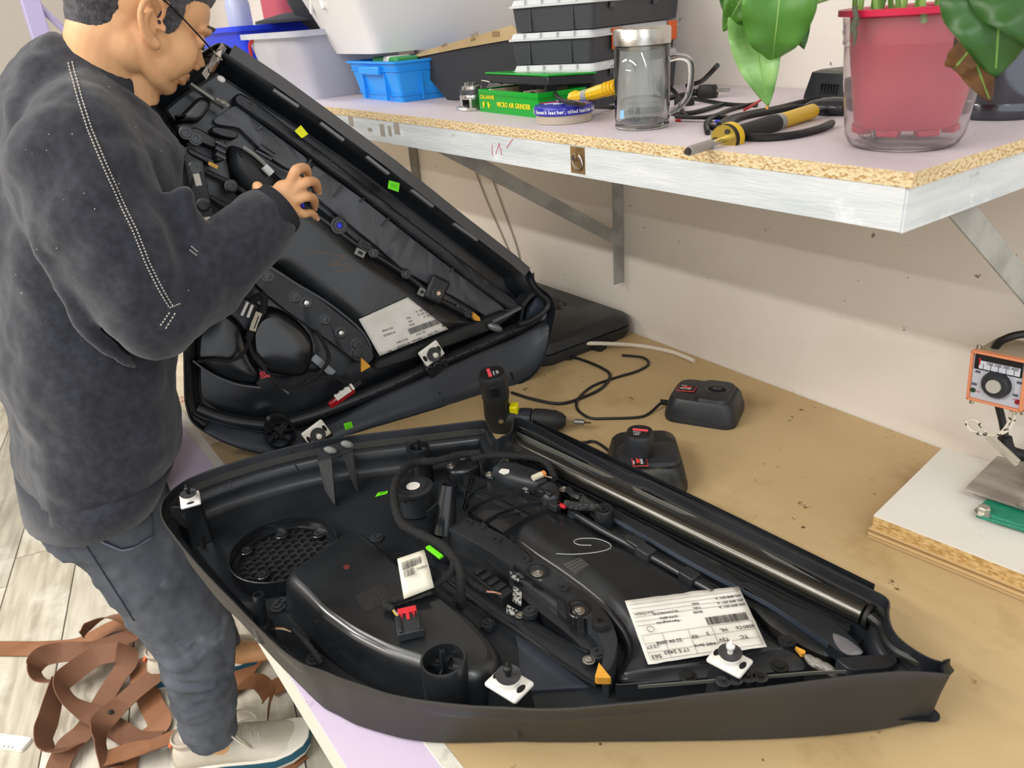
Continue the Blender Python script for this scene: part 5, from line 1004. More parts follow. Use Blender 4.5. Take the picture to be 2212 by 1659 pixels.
mb = MB(); mb.box(o+Rg@TX([0, -gd/2-0.0006, gh-0.007]), (gw*1.002, 0.002, 0.0012), Rg); mb.box(o+Rg@TX([gw/2+0.0006, 0, gh-0.007]), (0.002, gd, 0.0012), Rg); mb.build('rolled_bead', gm, t, smooth=False)
mb = MB(); mb.box(o+Rg@TX([0, 0, gh-0.010]), (gw-0.004, gd-0.004, 0.002), Rg).build('tray', mat('beige_tray', 'a89c80', 0.7), t, smooth=False)
for x in (-0.3, 0.28): MB().box(o+Rg@TX([gw*x*0.9, 0.0, gh-0.004]), (gw*0.02, gd*0.9, 0.01), Rg).build('tray_rib', mat('beige_tray', 'a89c80', 0.7), t, smooth=False)
lidR = Rg@np.array(Matrix.Rotation(math.radians(-3), 3, 'X')); lo = o+Rg@TX([0, 0.018, gh+0.013])
mb = MB(); mb.box(lo, (gw*1.02, gd*1.0, 0.014), lidR).build('lid_lining', blp, t, bevel=0.002); MB().box(lo+TX([0, 0, 0.008]), (gw*1.04, gd*1.02, 0.003), lidR).build('lid', gm, t, bevel=0.001)
MB().box(o+Rg@TX([gw*0.40, -gd*0.1, gh+0.001]), (0.008, 0.02, 0.018), Rg).build('lid_stay', blp, t)
yel = mat('yellow_print', 'f2e22a', 0.5); q = lambda x, zz: o+Rg@TX([x, -gd/2-0.0012, zz])
text('CAL-HAWK', 0.0090, q(-gw/2+0.006, 0.0215), gx, Z3, yel, 'lettering', t, bold=0.0001); text('MICRO AIR GRINDER', 0.0105, q(-gw/2+0.060, 0.0115), gx, Z3, yel, 'lettering', t, bold=0.0002); text('®', 0.004, q(-gw/2+0.048, 0.026), gx, Z3, yel, 'lettering', t)
for k in range(2):
    mb = MB(); a = q(-gw/2+0.016+k*0.018, 0.008); mb.tube([a, a+Z3*0.009+gx*0.002*(1-2*k)], 0.0016, 5, flat=1); mb.tube([a+Z3*0.006-gx*0.003, a+Z3*0.004+gx*0.004], 0.0008, 5); mb.build('eagle_mark', yel, t)
for k, x in enumerate((-0.42, -0.30, 0.25)): MB().ball(o+Rg@TX([gw*x, -gd*0.3, gh-0.004]), (0.010, 0.006, 0.004), RZ(k), 10, 6).build('attachment', Steel, t)
mb = MB(); mb.tube([o+Rg@TX([-gw*0.55, -gd*0.35, gh+0.012]), o+Rg@TX([-gw*0.3, -gd*0.2, gh+0.006])], 0.0012, 6).build('steel_pin', Steel, t)
# chrome air valve head
o = PZ(1004, 240, SZ)+TX([0.0, 0.018, 0]); t = thing('sander_head', 'small chrome air tool head standing left of the green case', 'tool head', tuple(o)); Rv = RZ(-0.12)
mb = MB(); rloft(mb, o, Rv, [(0.056, 0.050, 0), (0.058, 0.052, 0.003), (0.056, 0.048, 0.006), (0.040, 0.036, 0.008)], 0.016); mb.build('foot_plate', Steel, t, angle=40)
for sx in (-1, 1): MB().box(o+Rv@TX([sx*0.018, 0, 0.0135]), (0.006, 0.030, 0.016), Rv).build('side_arm', Steel, t, bevel=0.002)
MB().lathe(o, [(0.014, 0.008), (0.008, 0.012), (0.008, 0.020)], 18).build('spindle', K_rub, t)
mb = MB(); rloft(mb, o, Rv, [(0.044, 0.038, 0.019), (0.046, 0.040, 0.023), (0.044, 0.038, 0.026)], 0.016); mb.build('body', Steel, t, angle=40)
MB().lathe(o, [(0.020, 0.026), (0.021, 0.0265), (0.021, 0.0335), (0.019, 0.034)], 28).build('collar', mat('dark_ring', '55575a', 0.4, 0.5), t)
MB().lathe(o, [(0.0165, 0.034), (0.0175, 0.0345), (0.0172, 0.039), (0.015, 0.040)], 28).build('cap_ring', Steel, t)
mb = MB()
for k in range(4): mb.box(o+Rv@TX([0.009*math.cos(k*1.57), 0.009*math.sin(k*1.57), 0.0425]), (0.005, 0.005, 0.006), Rv@RZ(k*1.57))
mb.build('lug', Steel, t)
# blue tin
o = (PZ(1160, 262, SZ)+PZ(1282, 258, SZ))/2+TX([0.008, -0.008, 0]); r_ = 0.0425; t = thing('leather_care_tin', 'round blue lidded tin with white lettering on the shelf edge', 'tin', tuple(o))
MB().lathe(o, [(r_-0.004, 0), (r_-0.002, 0.001), (r_-0.002, 0.013), (r_-0.004, 0.014)], 48).build('tin_base', mat('beige_enamel', 'b3a797', 0.4), t, angle=40)
bm_ = mat('royal_blue_enamel', '2a2f9c', 0.25); MB().lathe(o, [(r_, 0.0125), (r_+0.0006, 0.0135), (r_+0.0006, 0.0225), (r_-0.001, 0.0245), (r_-0.006, 0.0252), (r_-0.010, 0.0265)], 48).build('tin_lid', bm_, t, angle=40)
whp = mat('white_print', 'e8e8f0', 0.5)
s_ = 'n.  82.7 g   Smooth leather, oiled leather & oiled nubuck'
a = -2.62
for ch in s_:
    if ch != ' ':
        ra = RZ(a); rad = ra@TX([1, 0, 0]); tanv = ra@TX([0, 1, 0]); text(ch, 0.0072, o+rad*(r_+0.0010)+TX([0, 0, 0.0155]), tanv, Z3, whp, 'lettering', t, bold=0.00012)
    a += {'i': 0.05, 'l': 0.045, ',': 0.05, ' ': 0.05, 'm': 0.13, '&': 0.11, '.': 0.04}.get(ch, 0.085)
for k, (x, y, L_) in enumerate(((-0.02, -0.01, 0.03), (-0.005, -0.018, 0.022), (0.012, -0.012, 0.026))): MB().box(o+TX([x, y, 0.0268]), (0.004, L_, 0.0006), RZ(-0.5)).build('printed_mark', whp if k != 0 else Red, t)
mb = MB(); mb.box(o+TX([0, 0.004, 0.0266]), (0.060, 0.012, 0.0004), RZ(-0.4)).build('printed_band', whp, t)
# glass mug with steel lid
o = PZ(1372, 283, SZ)+TX([-0.014, 0.026, 0]); t = thing('glass_mug', 'double wall glass mug with steel lid standing on the shelf', 'mug', tuple(o)); r_ = 0.0355
gl = mat('clear_glass', 'f2f6f5', 0.02, trans=1.0, ior=1.45)
MB().lathe(o, [(0, 0), (r_-0.004, 0), (r_-0.001, 0.0015), (r_, 0.005), (r_-0.001, 0.008), (r_, 0.012), (r_, 0.098), (r_-0.002, 0.100), (r_-0.002, 0.098), (r_-0.002, 0.012), (r_-0.004, 0.0075), (0, 0.0075)], 48, cap0=False, cap1=False).build('glass_wall', gl, t, angle=50)
MB().lathe(o, [(0, 0.0155), (r_-0.008, 0.0155), (r_-0.0055, 0.019), (r_-0.0055, 0.094), (r_-0.0068, 0.094), (r_-0.0068, 0.020), (r_-0.009, 0.017), (0, 0.017)], 48, cap0=False, cap1=False).build('inner_glass', mat('fogged_glass', 'dfe2e1', 0.15, ior=1.3, alpha=0.28), t, angle=50)
MB().lathe(o, [(0, 0.0172), (r_-0.0072, 0.0200), (r_-0.0072, 0.032), (0, 0.032)], 40, cap0=False, cap1=False).build('water', mat('water', 'f4f7f7', 0.0, trans=1.0, ior=1.33), t)
brs = mat('brushed_steel', 'b9b6b0', 0.28, 1.0, bump=0.1, bscale=60, stretch=(1, 1, 20)); MB().lathe(o, [(r_-0.001, 0.1005), (r_+0.0006, 0.101), (r_+0.0006, 0.1185), (r_-0.001, 0.1205), (r_-0.004, 0.121)], 48).build('steel_lid', brs, t, angle=40)
MB().lathe(o, [(r_-0.0072, 0.082), (r_-0.0072, 0.100)], 36).build('strainer', brs, t)
hd = nrm(TX([0.80, 0.52, 0])); mb = MB(); mb.tube([o+hd*x+TX([0, 0, zz]) for x, zz in ((r_-0.001, 0.082), (0.045, 0.084), (0.056, 0.082), (0.062, 0.074), (0.062, 0.055), (0.059, 0.038), (0.050, 0.026), (r_-0.001, 0.018))], 0.0042, 12, sm=5).build('glass_handle', gl, t)
fr_ = nrm(TX([0.62, -0.78, 0])); fx = np.cross(Z3, fr_); text('superior', 0.0095, o-fx*0.016+fr_*(r_+0.0008)+Z3*0.013, fx, Z3, mat('grey_print', '4d5154', 0.5), 'lettering', t); text('倍诺', 0.0085, o-fx*0.014+fr_*(r_+0.0008)+Z3*0.022, fx, Z3, mat('grey_print', '4d5154', 0.5), 'lettering', t)
MB().box(o-fx*0.0215+fr_*(r_-0.0045)+Z3*0.021, (0.005, 0.0008, 0.010), np.array([fx, fr_, Z3]).T).build('blue_mark', mat('light_blue_print', '8fc3ee', 0.5), t)
# yellow soldering iron behind the mug
yp = mat('yellow_plastic', 'e3b71c', 0.38)
A_, B_ = PZ(1252, 225, SZ)+TX([0, 0, 0.0]), None
a = PZ(1160, 250, SZ)+TX([0, 0, 0.030]); a = PY(1152, 242, 0.775); b = PY(1378, 172, 0.80)
t = thing('soldering_iron', 'yellow handled soldering iron lying behind the glass mug', 'soldering iron', tuple(TX([b[0], b[1], SZ])))
ia = nrm(b-a); P = lambda k: a+(b-a)*k
MB().cyl(P(0.0), P(0.20), 0.0014, 0.0026).build('tip', Steel, t); MB().cyl(P(0.18), P(0.42), 0.0034).build('barrel', mat('grey_barrel', 'a5a19a', 0.35, 0.8), t)
mb = MB(); Rq = frame_of(ia); mb.lathe(P(0.40), [(0.009, 0), (0.0118, 0.003), (0.0118, 0.012), (0.009, 0.018), (0.0085, 0.03), (0.0095, 0.055), (0.0085, 0.085), (0.006, 0.094)], 10, Rq).build('handle', yp, t, angle=30)
for k in range(4): MB().lathe(P(0.72+0.03*k), [(0.0098, 0), (0.0104, 0.0012), (0.0098, 0.0024)], 20, Rq).build('grip_ring', yp, t)
MB().lathe(P(0.52), [(0.0092, 0), (0.0092, 0.010)], 20, Rq).build('grey_sticker', mat('silver_sticker', '9d9c98', 0.4), t)
# cables on the shelf
cbl = mat('black_cable', '1a1a1b', 0.45)
def cable(P_, r, lab, q=None, zb=SZ, name='power_cable', cat='cable', zs=None, m_=None, build=True, n=8):
    pts = []
    for i, p in enumerate(P_):
        pp = q(p)[0] if q else p; pts.append(PZ(*pp, zb+r+(zs[i] if zs else 0)))
    mb = MB(); mb.tube(pts, r, n, sm=6); o = mb.build(name, m_ or cbl)
    return tag(o, lab, cat)
cable(((1950, 640), (2050, 610), (2110, 560), (2175, 490)), 0.004, 'black cable with torn end rising against the wall right of the stack', s5, SZ, zs=[0, 0.01, 0.03, 0.05], name='torn_cable')
cable(((960, 690), (1000, 740), (1100, 770), (1250, 795), (1400, 800), (1560, 800)), 0.0032, 'black cable running over the blue tin towards the glass mug', s5, SZ, zs=[0.03, 0.028, 0.028, 0.012, 0, 0])
cable(((1700, 600), (1800, 640), (1870, 700), (1900, 800), (1960, 880), (2100, 880), (2212, 860)), 0.0034, 'black cable looping behind the mug handle', s5, SZ)
cable(((1650, 780), (1750, 745), (1950, 700), (2100, 690)), 0.0034, 'black plug cable right of the mug', s5, SZ)
cable(((1760, 820), (1870, 850), (2000, 840), (2150, 800), (2212, 780)), 0.0034, 'black cable curving towards the red wire ends', s5, SZ)
o = PZ(1528, 212, SZ); t = thing('mains_plug', 'black mains plug lying on the shelf behind the mug handle', 'plug', tuple(o)); Rp = RZ(0.4)
mb = MB(); rloft(mb, o, Rp, [(0.030, 0.020, 0.001), (0.034, 0.024, 0.010), (0.026, 0.018, 0.020)], 0.006); mb.build('plug_body', K_rub, t)
for k in range(4): MB().lathe(o+Rp@TX([-0.02-0.004*k, 0, 0.009]), [(0.0055, 0), (0.0055, 0.0022)], 14, Rp@frame_of((1, 0, 0))).build('strain_relief', K_rub, t)
for k in (-1, 1): MB().box(o+Rp@TX([0.026, k*0.006, 0.012]), (0.018, 0.0015, 0.005), Rp).build('prong', Steel, t)
o = PZ(1478, 228, SZ); t = thing('cable_switch', 'small black inline switch behind the mug handle', 'switch', tuple(o)); mb = MB(); rloft(mb, o, RZ(0.3), [(0.03, 0.016, 0.0), (0.03, 0.016, 0.012)], 0.005); mb.build('switch_body', K_rub, t, bevel=0.002)
# bundle with red and black wire ends
f6 = lambda P_, r, lab, zs=None, nm='power_cable', m_=None: cable(P_, r, lab, s6, SZ, zs=zs, name=nm, m_=m_)
f6(((165, 685), (260, 695), (380, 685), (470, 650), (560, 625), (640, 610)), 0.003, 'black wire bundle ending in red and black leads', nm='wire_bundle')
f6(((560, 650), (600, 628), (662, 590)), 0.0018, 'short red wire end on the shelf beside the leaf tip', zs=[0.006, 0.01, 0.014], nm='red_wire', m_=Red)
f6(((80, 590), (200, 570), (320, 590), (480, 615), (640, 620)), 0.003, 'black cable crossing behind the wire bundle')
f6(((350, 780), (345, 720), (400, 690), (470, 700), (440, 750), (370, 745), (345, 730)), 0.0035, 'black cable coil left of the black and yellow soldering iron', nm='coiled_cable')
f6(((415, 740), (480, 700), (600, 670), (760, 640), (900, 605), (1010, 590)), 0.0045, 'thick black cable bundle running to the charger behind the pot')
f6(((470, 760), (540, 800), (680, 810), (850, 795), (1000, 760), (1080, 725)), 0.0045, 'black cable looping in front of the plant pot')
f6(((430, 780), (520, 700), (700, 660), (880, 630), (1020, 640)), 0.0040, 'black cable folded beside the yellow iron handle')
mb = MB(); a, b = PZ(1460, 260, SZ+0.002), PZ(1560, 262, SZ+0.002); mb.cyl(a, b, 0.0016, n=8); mb.build('pen_refill', mat('clear_refill', 'cfc4c8', 0.3)); 
tag(bpy.data.objects['pen_refill'], 'thin clear pen refill with red end lying on the shelf', 'pen'); ORG['pen_refill'] = np.zeros(3)
MB().cyl(a, a+(b-a)*0.12, 0.0019, n=8).build('red_end', Red, bpy.data.objects['pen_refill']); MB().cyl(b-(b-a)*0.14, b, 0.0019, n=8).build('blue_end', mat('blue_cap', '2a2fd8', 0.4), bpy.data.objects['pen_refill'])
# black-yellow soldering iron in front
pp = [s6(p)[0] for p in ((222, 895), (320, 868), (500, 805), (570, 775), (625, 757), (710, 735), (830, 700), (980, 650))]
zz = [0.004, 0.009, 0.014, 0.0165, 0.017, 0.0155, 0.0135, 0.0105]
PTs = [PZ(*p, SZ+z_) for p, z_ in zip(pp, zz)]
a, b = PTs[0], PTs[-1]; ia = nrm(b-a); Rq = frame_of(ia); Lt = np.linalg.norm(b-a); pk = lambda i: a+ia*((PTs[i]-a)@ia)
t = thing('soldering_iron', 'black and yellow soldering iron with long grey tip beside the plant pot', 'soldering iron', tuple(TX([PTs[4][0], PTs[4][1], SZ])))
MB().cyl(pk(0), pk(1), 0.0028, 0.0042, n=8).build('tip', mat('burnt_tip', '3d3a36', 0.5, 0.4), t); MB().cyl(pk(1), pk(2), 0.0052, n=18).build('heater_sleeve', mat('pale_grey_sleeve', '9b9590', 0.5, 0.3), t, bevel=0.0005)
MB().cyl(pk(2), pk(3)+ia*0.006, 0.0032, n=14).build('shaft', Steel, t)
MB().lathe(pk(3)+ia*0.004, [(0.0160, 0), (0.0160, 0.0016)], 32, Rq).build('brass_flange', mat('brass_disc', 'b9a04a', 0.3, 0.8), t)
for k in range(3): MB().lathe(pk(3)+ia*0.003+Rq@TX([0.0105*math.cos(k*2.1+0.5), 0.0105*math.sin(k*2.1+0.5), 0]), [(0.0028, -0.001), (0.0028, 0.001)], 10, Rq).build('flange_screw', mat('burnt_tip', '3d3a36', 0.5, 0.4), t)
MB().lathe(pk(3)+ia*0.0056, [(0.0165, 0), (0.0165, 0.006)], 32, Rq).build('black_ring', K_rub, t); MB().lathe(pk(3)+ia*0.0116, [(0.017, 0), (0.017, 0.009), (0.0125, 0.014)], 32, Rq).build('yellow_collar', yp, t, bevel=0.0008)
e4, e6, e7 = 0.030, (pk(6)-pk(3))@ia, (pk(7)-pk(3))@ia
MB().lathe(pk(3), [(0.011, 0.022), (0.0108, 0.03), (0.0108, e6-0.01), (0.0098, e6)], 24, Rq).build('foam_grip', K_matte, t)
MB().lathe(pk(3), [(0.009, e6), (0.009, e6+0.012)], 24, Rq).build('silver_band', mat('silver_sticker', '9d9c98', 0.4), t); MB().lathe(pk(3), [(0.009, e6+0.012), (0.009, e7-0.006), (0.0065, e7)], 24, Rq).build('handle', yp, t)
mb = MB(); mb.tube([pk(3)+ia*e7, pk(3)+ia*(e7+0.03)+TX([0, 0, -0.004]), PZ(1790, 225, SZ+0.006)], 0.004, 8, sm=4).build('iron_cord', cbl, t)
# battery charger behind the pot
o = PZ(1770, 222, SZ)+TX([0.03, 0.03, 0]); t = thing('battery_charger', 'black battery charger on the shelf half hidden by the plant pot', 'charger', tuple(o)); Rp = RZ(-0.25)
mb = MB(); rloft(mb, o, Rp, [(0.115, 0.085, 0), (0.115, 0.085, 0.008), (0.10, 0.075, 0.040), (0.085, 0.06, 0.043)], 0.014); mb.build('charger_body', K_satin, t, angle=40)
for k in range(6): MB().box(o+Rp@TX([-0.015+0.006*k, -0.0405, 0.020]), (0.003, 0.004, 0.014), Rp).build('vent_rib', K_gloss, t)
mb = MB(); mb.ball(PZ(1778, 232, SZ+0.008)+TX([0.02, 0, 0]), (0.045, 0.02, 0.014), RZ(0.3), 14, 8); q = mb.build('plastic_wrap', shb); tag(q, 'crumpled shiny black film beside the pot base', 'plastic film'); k = q.modifiers.new('r', 'REMESH'); k.mode = 'VOXEL'; k.voxel_size = 0.003
# plant pot
pc = TX([-0.437, 0.792, SZ]); t = thing('plant_pot', 'clear outer pot with red inner pot holding a climbing houseplant', 'plant pot', tuple(pc))
clr = mat('clear_pot_plastic', 'f1ebec', 0.06, trans=0.93, ior=1.10, r2=0.16, scale=12); redi = mat('red_inner_pot', 'c21f45', 0.35, col2='b01c40', scale=6)
HT = 0.128
MB().lathe(pc, [(0, 0.0005), (0.047, 0.0005), (0.051, 0.004), (0.055, 0.012), (0.0615, 0.060), (0.0645, 0.097), (0.066, 0.098), (0.0655, 0.103), (0.0672, 0.109), (0.0665, 0.111), (0.068, 0.121), (0.0668, 0.121), (0.0650, 0.110), (0.0635, 0.097), (0.0605, 0.060), (0.054, 0.013), (0.046, 0.0025), (0, 0.0025)], 64, cap0=False, cap1=False).build('outer_pot', clr, t, angle=60)
MB().lathe(pc, [(0, 0.020), (0.0465, 0.020), (0.0475, 0.022), (0.0595, 0.10), (0.0615, 0.121), (0.0615, 0.1225), (0.0725, 0.1225), (0.0728, 0.128), (0.0705, 0.1285), (0.062, 0.1265), (0.059, 0.110), (0.055, 0.11)], 64, cap0=False, cap1=False).build('inner_pot', redi, t, angle=50)
for k in range(8): a = k*math.pi/4+0.2; MB().box(pc+TX([0.043*math.cos(a), 0.043*math.sin(a), 0.0175]), (0.012, 0.020, 0.006), RZ(a)).build('pot_foot', redi, t, bevel=0.001)
MB().lathe(pc, [(0.057, 0.112), (0, 0.114)], 32).build('potting_soil', mat('dark_soil', '33271c', 0.95, bump=1.0, bscale=200), t)
mb = MB(); rg = random.Random(8)
for k in range(9):
    a = rg.uniform(3.4, 5.2); x = pc+TX([0.03*math.cos(a), 0.03*math.sin(a), 0.018]); mb.tube([x, x+TX([rg.uniform(-.01, .01), rg.uniform(-.01, .0), -0.007]), x+TX([rg.uniform(-.016, .016), rg.uniform(-.012, 0), -0.013])], 0.0005, 4, sm=3)
mb.build('root_threads', mat('root_brown', '4a3c30', 0.8), t)
mb = MB(); mb.tube([PY(*p, 0.715) for p in ((1845, 15), (1849, 40), (1843, 60), (1847, 75), (1845, 100))], [0.002, 0.0025, 0.003, 0.002, 0.0006], 7, sm=4).build('aerial_root', mat('aerial_root_green', '54584a', 0.8), t)
leafm = mat('leaf_green', '3f6f22', 0.38, col2='548a35', scale=10, lo=0.4, hi=0.62, sss=0.0, spec=0.4); addlayer(leafm, '9dc878', 22, 0.6, 0.75)
leafd = mat('leaf_deep_green', '2f5a22', 0.4, col2='284e1d', scale=9); leafy = mat('leaf_pale_green', '86b069', 0.35, col2='5b8f40', scale=24, bump=0.2, bscale=50); brownl = mat('dead_leaf', '6d4a26', 0.8, col2='3d3027', scale=20, bump=0.6, bscale=60)
stemm = mat('stem_green', '7ea854', 0.45)
def leaf(tip, basep, width, m_, droop=0.02, fold=0.25, side=None, name='leaf', label=None, notch=0.35):
    a, b = np.array(basep, float), np.array(tip, float); L = np.linalg.norm(b-a); d = (b-a)/L
    s_ = np.array(side if side is not None else np.cross(d, Z3), float); s_ = nrm(s_-(s_@d)*d); n_ = np.cross(s_, d); rows = []
    N = 14
    for i in range(N+1):
        t_ = i/N; w_ = width*0.5*(math.sin(math.pi*min(1, (t_*0.93+0.07)**0.72))**0.85)*(1-0.15*t_)
        if i == N: w_ = 0.0004
        c = a+d*L*t_+n_*droop*math.sin(math.pi*t_)
        row = []
        for k in (-1, -0.66, -0.33, 0, 0.33, 0.66, 1):
            back = -L*notch*abs(k)**2*(1-t_)**3
            row.append(c+s_*w_*k+d*back+n_*(fold*w_*abs(k)-0.004*math.sin(t_*16)*abs(k)))
        rows.append(row)
    mb = MB(); mb.loft(rows, False, False, closed=False); o = mb.build(name, m_, t, angle=180, solid=0.0006)
    if label: o['label'] = label
    mb = MB(); mb.tube([r[3]+n_*0.0004 for r in rows[:-1]], [0.0012*(1-0.7*i/N) for i in range(N)], 5).build('midrib', stemm, o)
    return o
camdir = lambda p: nrm(EYE-np.array(p))
def leafpx(tip, base, y0, y1, w_, m_, **k):
    a, b = PY(*base, y0), PY(*tip, y1); root_ = pc+TX([0.03*(1 if a[0] > pc[0] else -1), -0.02, 0.118])
    if m_ is not brownl: MB().tube([root_, root_+TX([0, 0, 0.05]), (root_+a)/2+TX([0, 0, 0.055]), a+TX([0, 0, 0.012]), a], [0.0026, 0.0024, 0.0022, 0.002, 0.0018], 7, sm=5).build('petiole', stemm, t)
    else: MB().tube([root_, (root_+a)/2+TX([0.02, -0.01, 0.02]), a], 0.0016, 6, sm=4).build('petiole', brownl, t)
    d = nrm(b-a); k.setdefault('side', np.cross(d, camdir((a+b)/2))); return leaf(b, a, w_, m_, **k)
leafpx((1660, 230), (1622, 45), 0.70, 0.70, 0.050, leafy, fold=0.3, droop=0.012, label='pale leaf with yellow burnt tip')
leafpx((1668, 135), (1690, -50), 0.685, 0.70, 0.070, leafm, fold=0.3)
leafpx((1737, 107), (1700, -60), 0.72, 0.70, 0.050, leafd, fold=0.2)
leafpx((1562, 68), (1625, -40), 0.71, 0.69, 0.038, leafm, fold=0.3)
leafpx((1590, 62), (1600, -60), 0.73, 0.73, 0.045, leafd, fold=0.3)
leafpx((2150, 168), (2165, -60), 0.62, 0.60, 0.075, leafd, fold=0.08, label='dark round leaf', notch=0.1)
leafpx((2260, 120), (2200, -50), 0.62, 0.60, 0.06, leafd, fold=0.1)
leafpx((2140, 222), (2098, 110), 0.70, 0.70, 0.028, brownl, fold=0.5, label='withered brown leaf')
leafpx((2060, 150), (2105, 95), 0.69, 0.69, 0.024, brownl, fold=0.6)
MB().tube([PY(1657, 228, 0.70), PY(1657, 236, 0.70)], [0.002, 0.001], 6).build('burnt_tip', mat('yellowed_tip', 'c99a4a', 0.7), t)
mb = MB(); mb.tube([PY(1650, -60, 0.70), PY(1700, 30, 0.70), PY(1740, 12, 0.72), PY(1790, -5, 0.76)], 0.0026, 8, sm=5).build('stem', stemm, t)
for k in range(13):
    x = pc+TX([-0.045+0.0072*k, -0.035+0.02*math.sin(k*2.1), 0.115]); MB().tube([x, x+TX([0.004*math.sin(k), -0.004, 0.03]), x+TX([0.012*math.sin(k*1.7), -0.006, 0.07])], 0.0026, 7, sm=3).build('stem', stemm, t)
# thermos
o = PZ(2150, 250, SZ)+TX([0, 0.0, 0]); r_ = 0.044; t = thing('steel_thermos', 'dark polished steel thermos cup behind the plant pot', 'thermos', tuple(o))
MB().lathe(o, [(r_, 0), (r_+0.002, 0.003), (r_+0.002, 0.015), (r_+0.001, 0.018), (r_+0.0015, 0.019), (r_+0.002, 0.075), (r_+0.002, 0.14), (r_-0.004, 0.144)], 48).build('cup_body', mat('smoked_steel', '5a5b60', 0.16, 0.9), t, angle=40)
# ================================================================ THINGS ON THE BENCH
# tool case by the wall
ca, cb, cc_ = PZ(1186, 700, BZ), PZ(1300, 748, BZ), None
o = TX([-1.455, 1.085, BZ]); Rt = RZ(math.radians(22))
t = thing('tool_case', 'closed black plastic tool case lying by the wall behind the panels', 'tool case', tuple(o))
o = TX([-1.43, 1.036, BZ]); Rt = RZ(math.radians(1)); ORG[t.name] = o; t.location = tuple(o)
mb = MB(); rloft(mb, o, Rt, [(0.40, 0.27, 0), (0.41, 0.28, 0.010), (0.41, 0.28, 0.026), (0.405, 0.275, 0.0265)], 0.035); mb.build('lower_shell', K_satin, t, angle=40)
mb = MB(); rloft(mb, o, Rt, [(0.405, 0.275, 0.028), (0.41, 0.28, 0.030), (0.40, 0.27, 0.050), (0.37, 0.24, 0.056)], 0.035); mb.build('upper_shell', K_satin, t, angle=40)
mb = MB(); rloft(mb, o+Rt@TX([-0.05, 0, 0]), Rt, [(0.22, 0.16, 0.055), (0.21, 0.15, 0.058)], 0.03); mb.build('raised_panel', K_matte, t)
for x in (-0.11, 0.13): MB().box(o+Rt@TX([x, -0.138, 0.030]), (0.034, 0.012, 0.034), Rt).build('latch', mat('worn_grey_latch', '6d6c6a', 0.45), t, bevel=0.002)
MB().box(o+Rt@TX([0.01, -0.142, 0.028]), (0.15, 0.018, 0.014), Rt).build('handle', K_satin, t, bevel=0.004)
mb = MB()
for k in range(6): mb.box(o+Rt@TX([-0.03+k*0.018, 0.055-0.01*(k % 2), 0.0588]), (0.012, 0.0024, 0.0008), Rt@RZ(0.8*(k % 2)))
mb.build('worn_emblem', mat('worn_grey_print', '77767a', 0.6), t)
# chargers
def charger(corner_px, rot, label, flip=1, W_=0.104, D_=0.130):
    c = PZ(*corner_px, BZ); R = RZ(rot); t = thing('battery_charger', label, 'charger', tuple(c), 'battery chargers on the bench')
    mb = MB(); rloft(mb, c, R, [(W_, D_, 0.0), (W_+0.002, D_+0.002, 0.004), (W_+0.002, D_+0.002, 0.012), (W_-0.010, D_-0.012, 0.040), (W_-0.016, D_-0.020, 0.045), (W_-0.030, D_-0.036, 0.0455)], 0.022); mb.build('charger_body', K_dust if flip < 0 else K_satin, t, angle=42)
    mb = MB(); rloft(mb, c+R@TX([0, D_*0.14, 0]), R, [(W_-0.014, D_*0.52, 0.040), (W_-0.022, D_*0.46, 0.051), (W_-0.030, D_*0.40, 0.0525)], 0.018); mb.build('raised_bed', K_satin, t, angle=42)
    return t, c, R, W_, D_
t, c, R, W_, D_ = charger((1522, 893), math.radians(-62), 'empty black battery charger near the wall on the bench')
MB().lathe(c+R@TX([0.0, D_*0.16, 0.0515]), [(0.022, 0), (0.0225, 0.0016), (0.017, 0.0016), (0.0165, -0.004)], 28, R, sx=0.8).build('socket_rim', K_gloss, t)
MB().lathe(c+R@TX([0.0, D_*0.16, 0.0525]), [(0.0165, 0), (0.0165, 0.0004)], 24, R, sx=0.8).build('socket_hollow', mat('hole_black', '050505', 0.9), t)
MB().box(c+R@TX([0.0, D_*0.16, 0.054]), (0.010, 0.016, 0.004), R).build('contact_block', K_gloss, t, bevel=0.001)
def badge(t, p, R, s=1.0):
    MB().box(p, (0.024*s, 0.034*s, 0.0012), R).build('red_badge', mat('badge_red', 'c9403a', 0.45), t, bevel=0.0005); MB().box(p+R@TX([0, 0, 0.0006]), (0.021*s, 0.031*s, 0.0010), R).build('badge_field', K_rub, t)
    MB().box(p+R@TX([-0.003*s, 0, 0.0013]), (0.006*s, 0.018*s, 0.0004), R).build('printed_mark', mat('badge_red', 'c9403a', 0.45), t)
    for k, sx in enumerate((0.005, -0.0085)): text('POWER', 0.0062*s if k == 0 else 0.003*s, p+R@TX([sx*s, -0.012*s, 0.0013]), R[:, 1], -R[:, 0], whp, 'lettering', t)
badge(t, c+R@TX([0.0, -D_*0.27, 0.0464]), R@np.array(Matrix.Rotation(0.06, 3, 'X')))
for k in range(9): MB().box(c+R@TX([-W_/2+0.001, -0.028+0.007*k, 0.021]), (0.005, 0.003, 0.018), R@np.array(Matrix.Rotation(0.25, 3, 'Y'))).build('vent_slot', mat('hole_black', '050505', 0.9), t)
for k in range(9): MB().box(c+R@TX([W_/2-0.003, -0.03+0.0065*k, 0.018]), (0.005, 0.0025, 0.014), R@np.array(Matrix.Rotation(-0.25, 3, 'Y'))).build('vent_slot', K_gloss, t)
for k in range(5): MB().lathe(c+R@TX([0.006, -D_/2-0.001-0.004*k, 0.014]), [(0.0055, 0), (0.0055, 0.0022)], 12, R@frame_of((0, 1, 0))).build('strain_relief', K_rub, t)
mb = MB(); s0 = c+R@TX([0.006, -D_/2-0.018, 0.010])
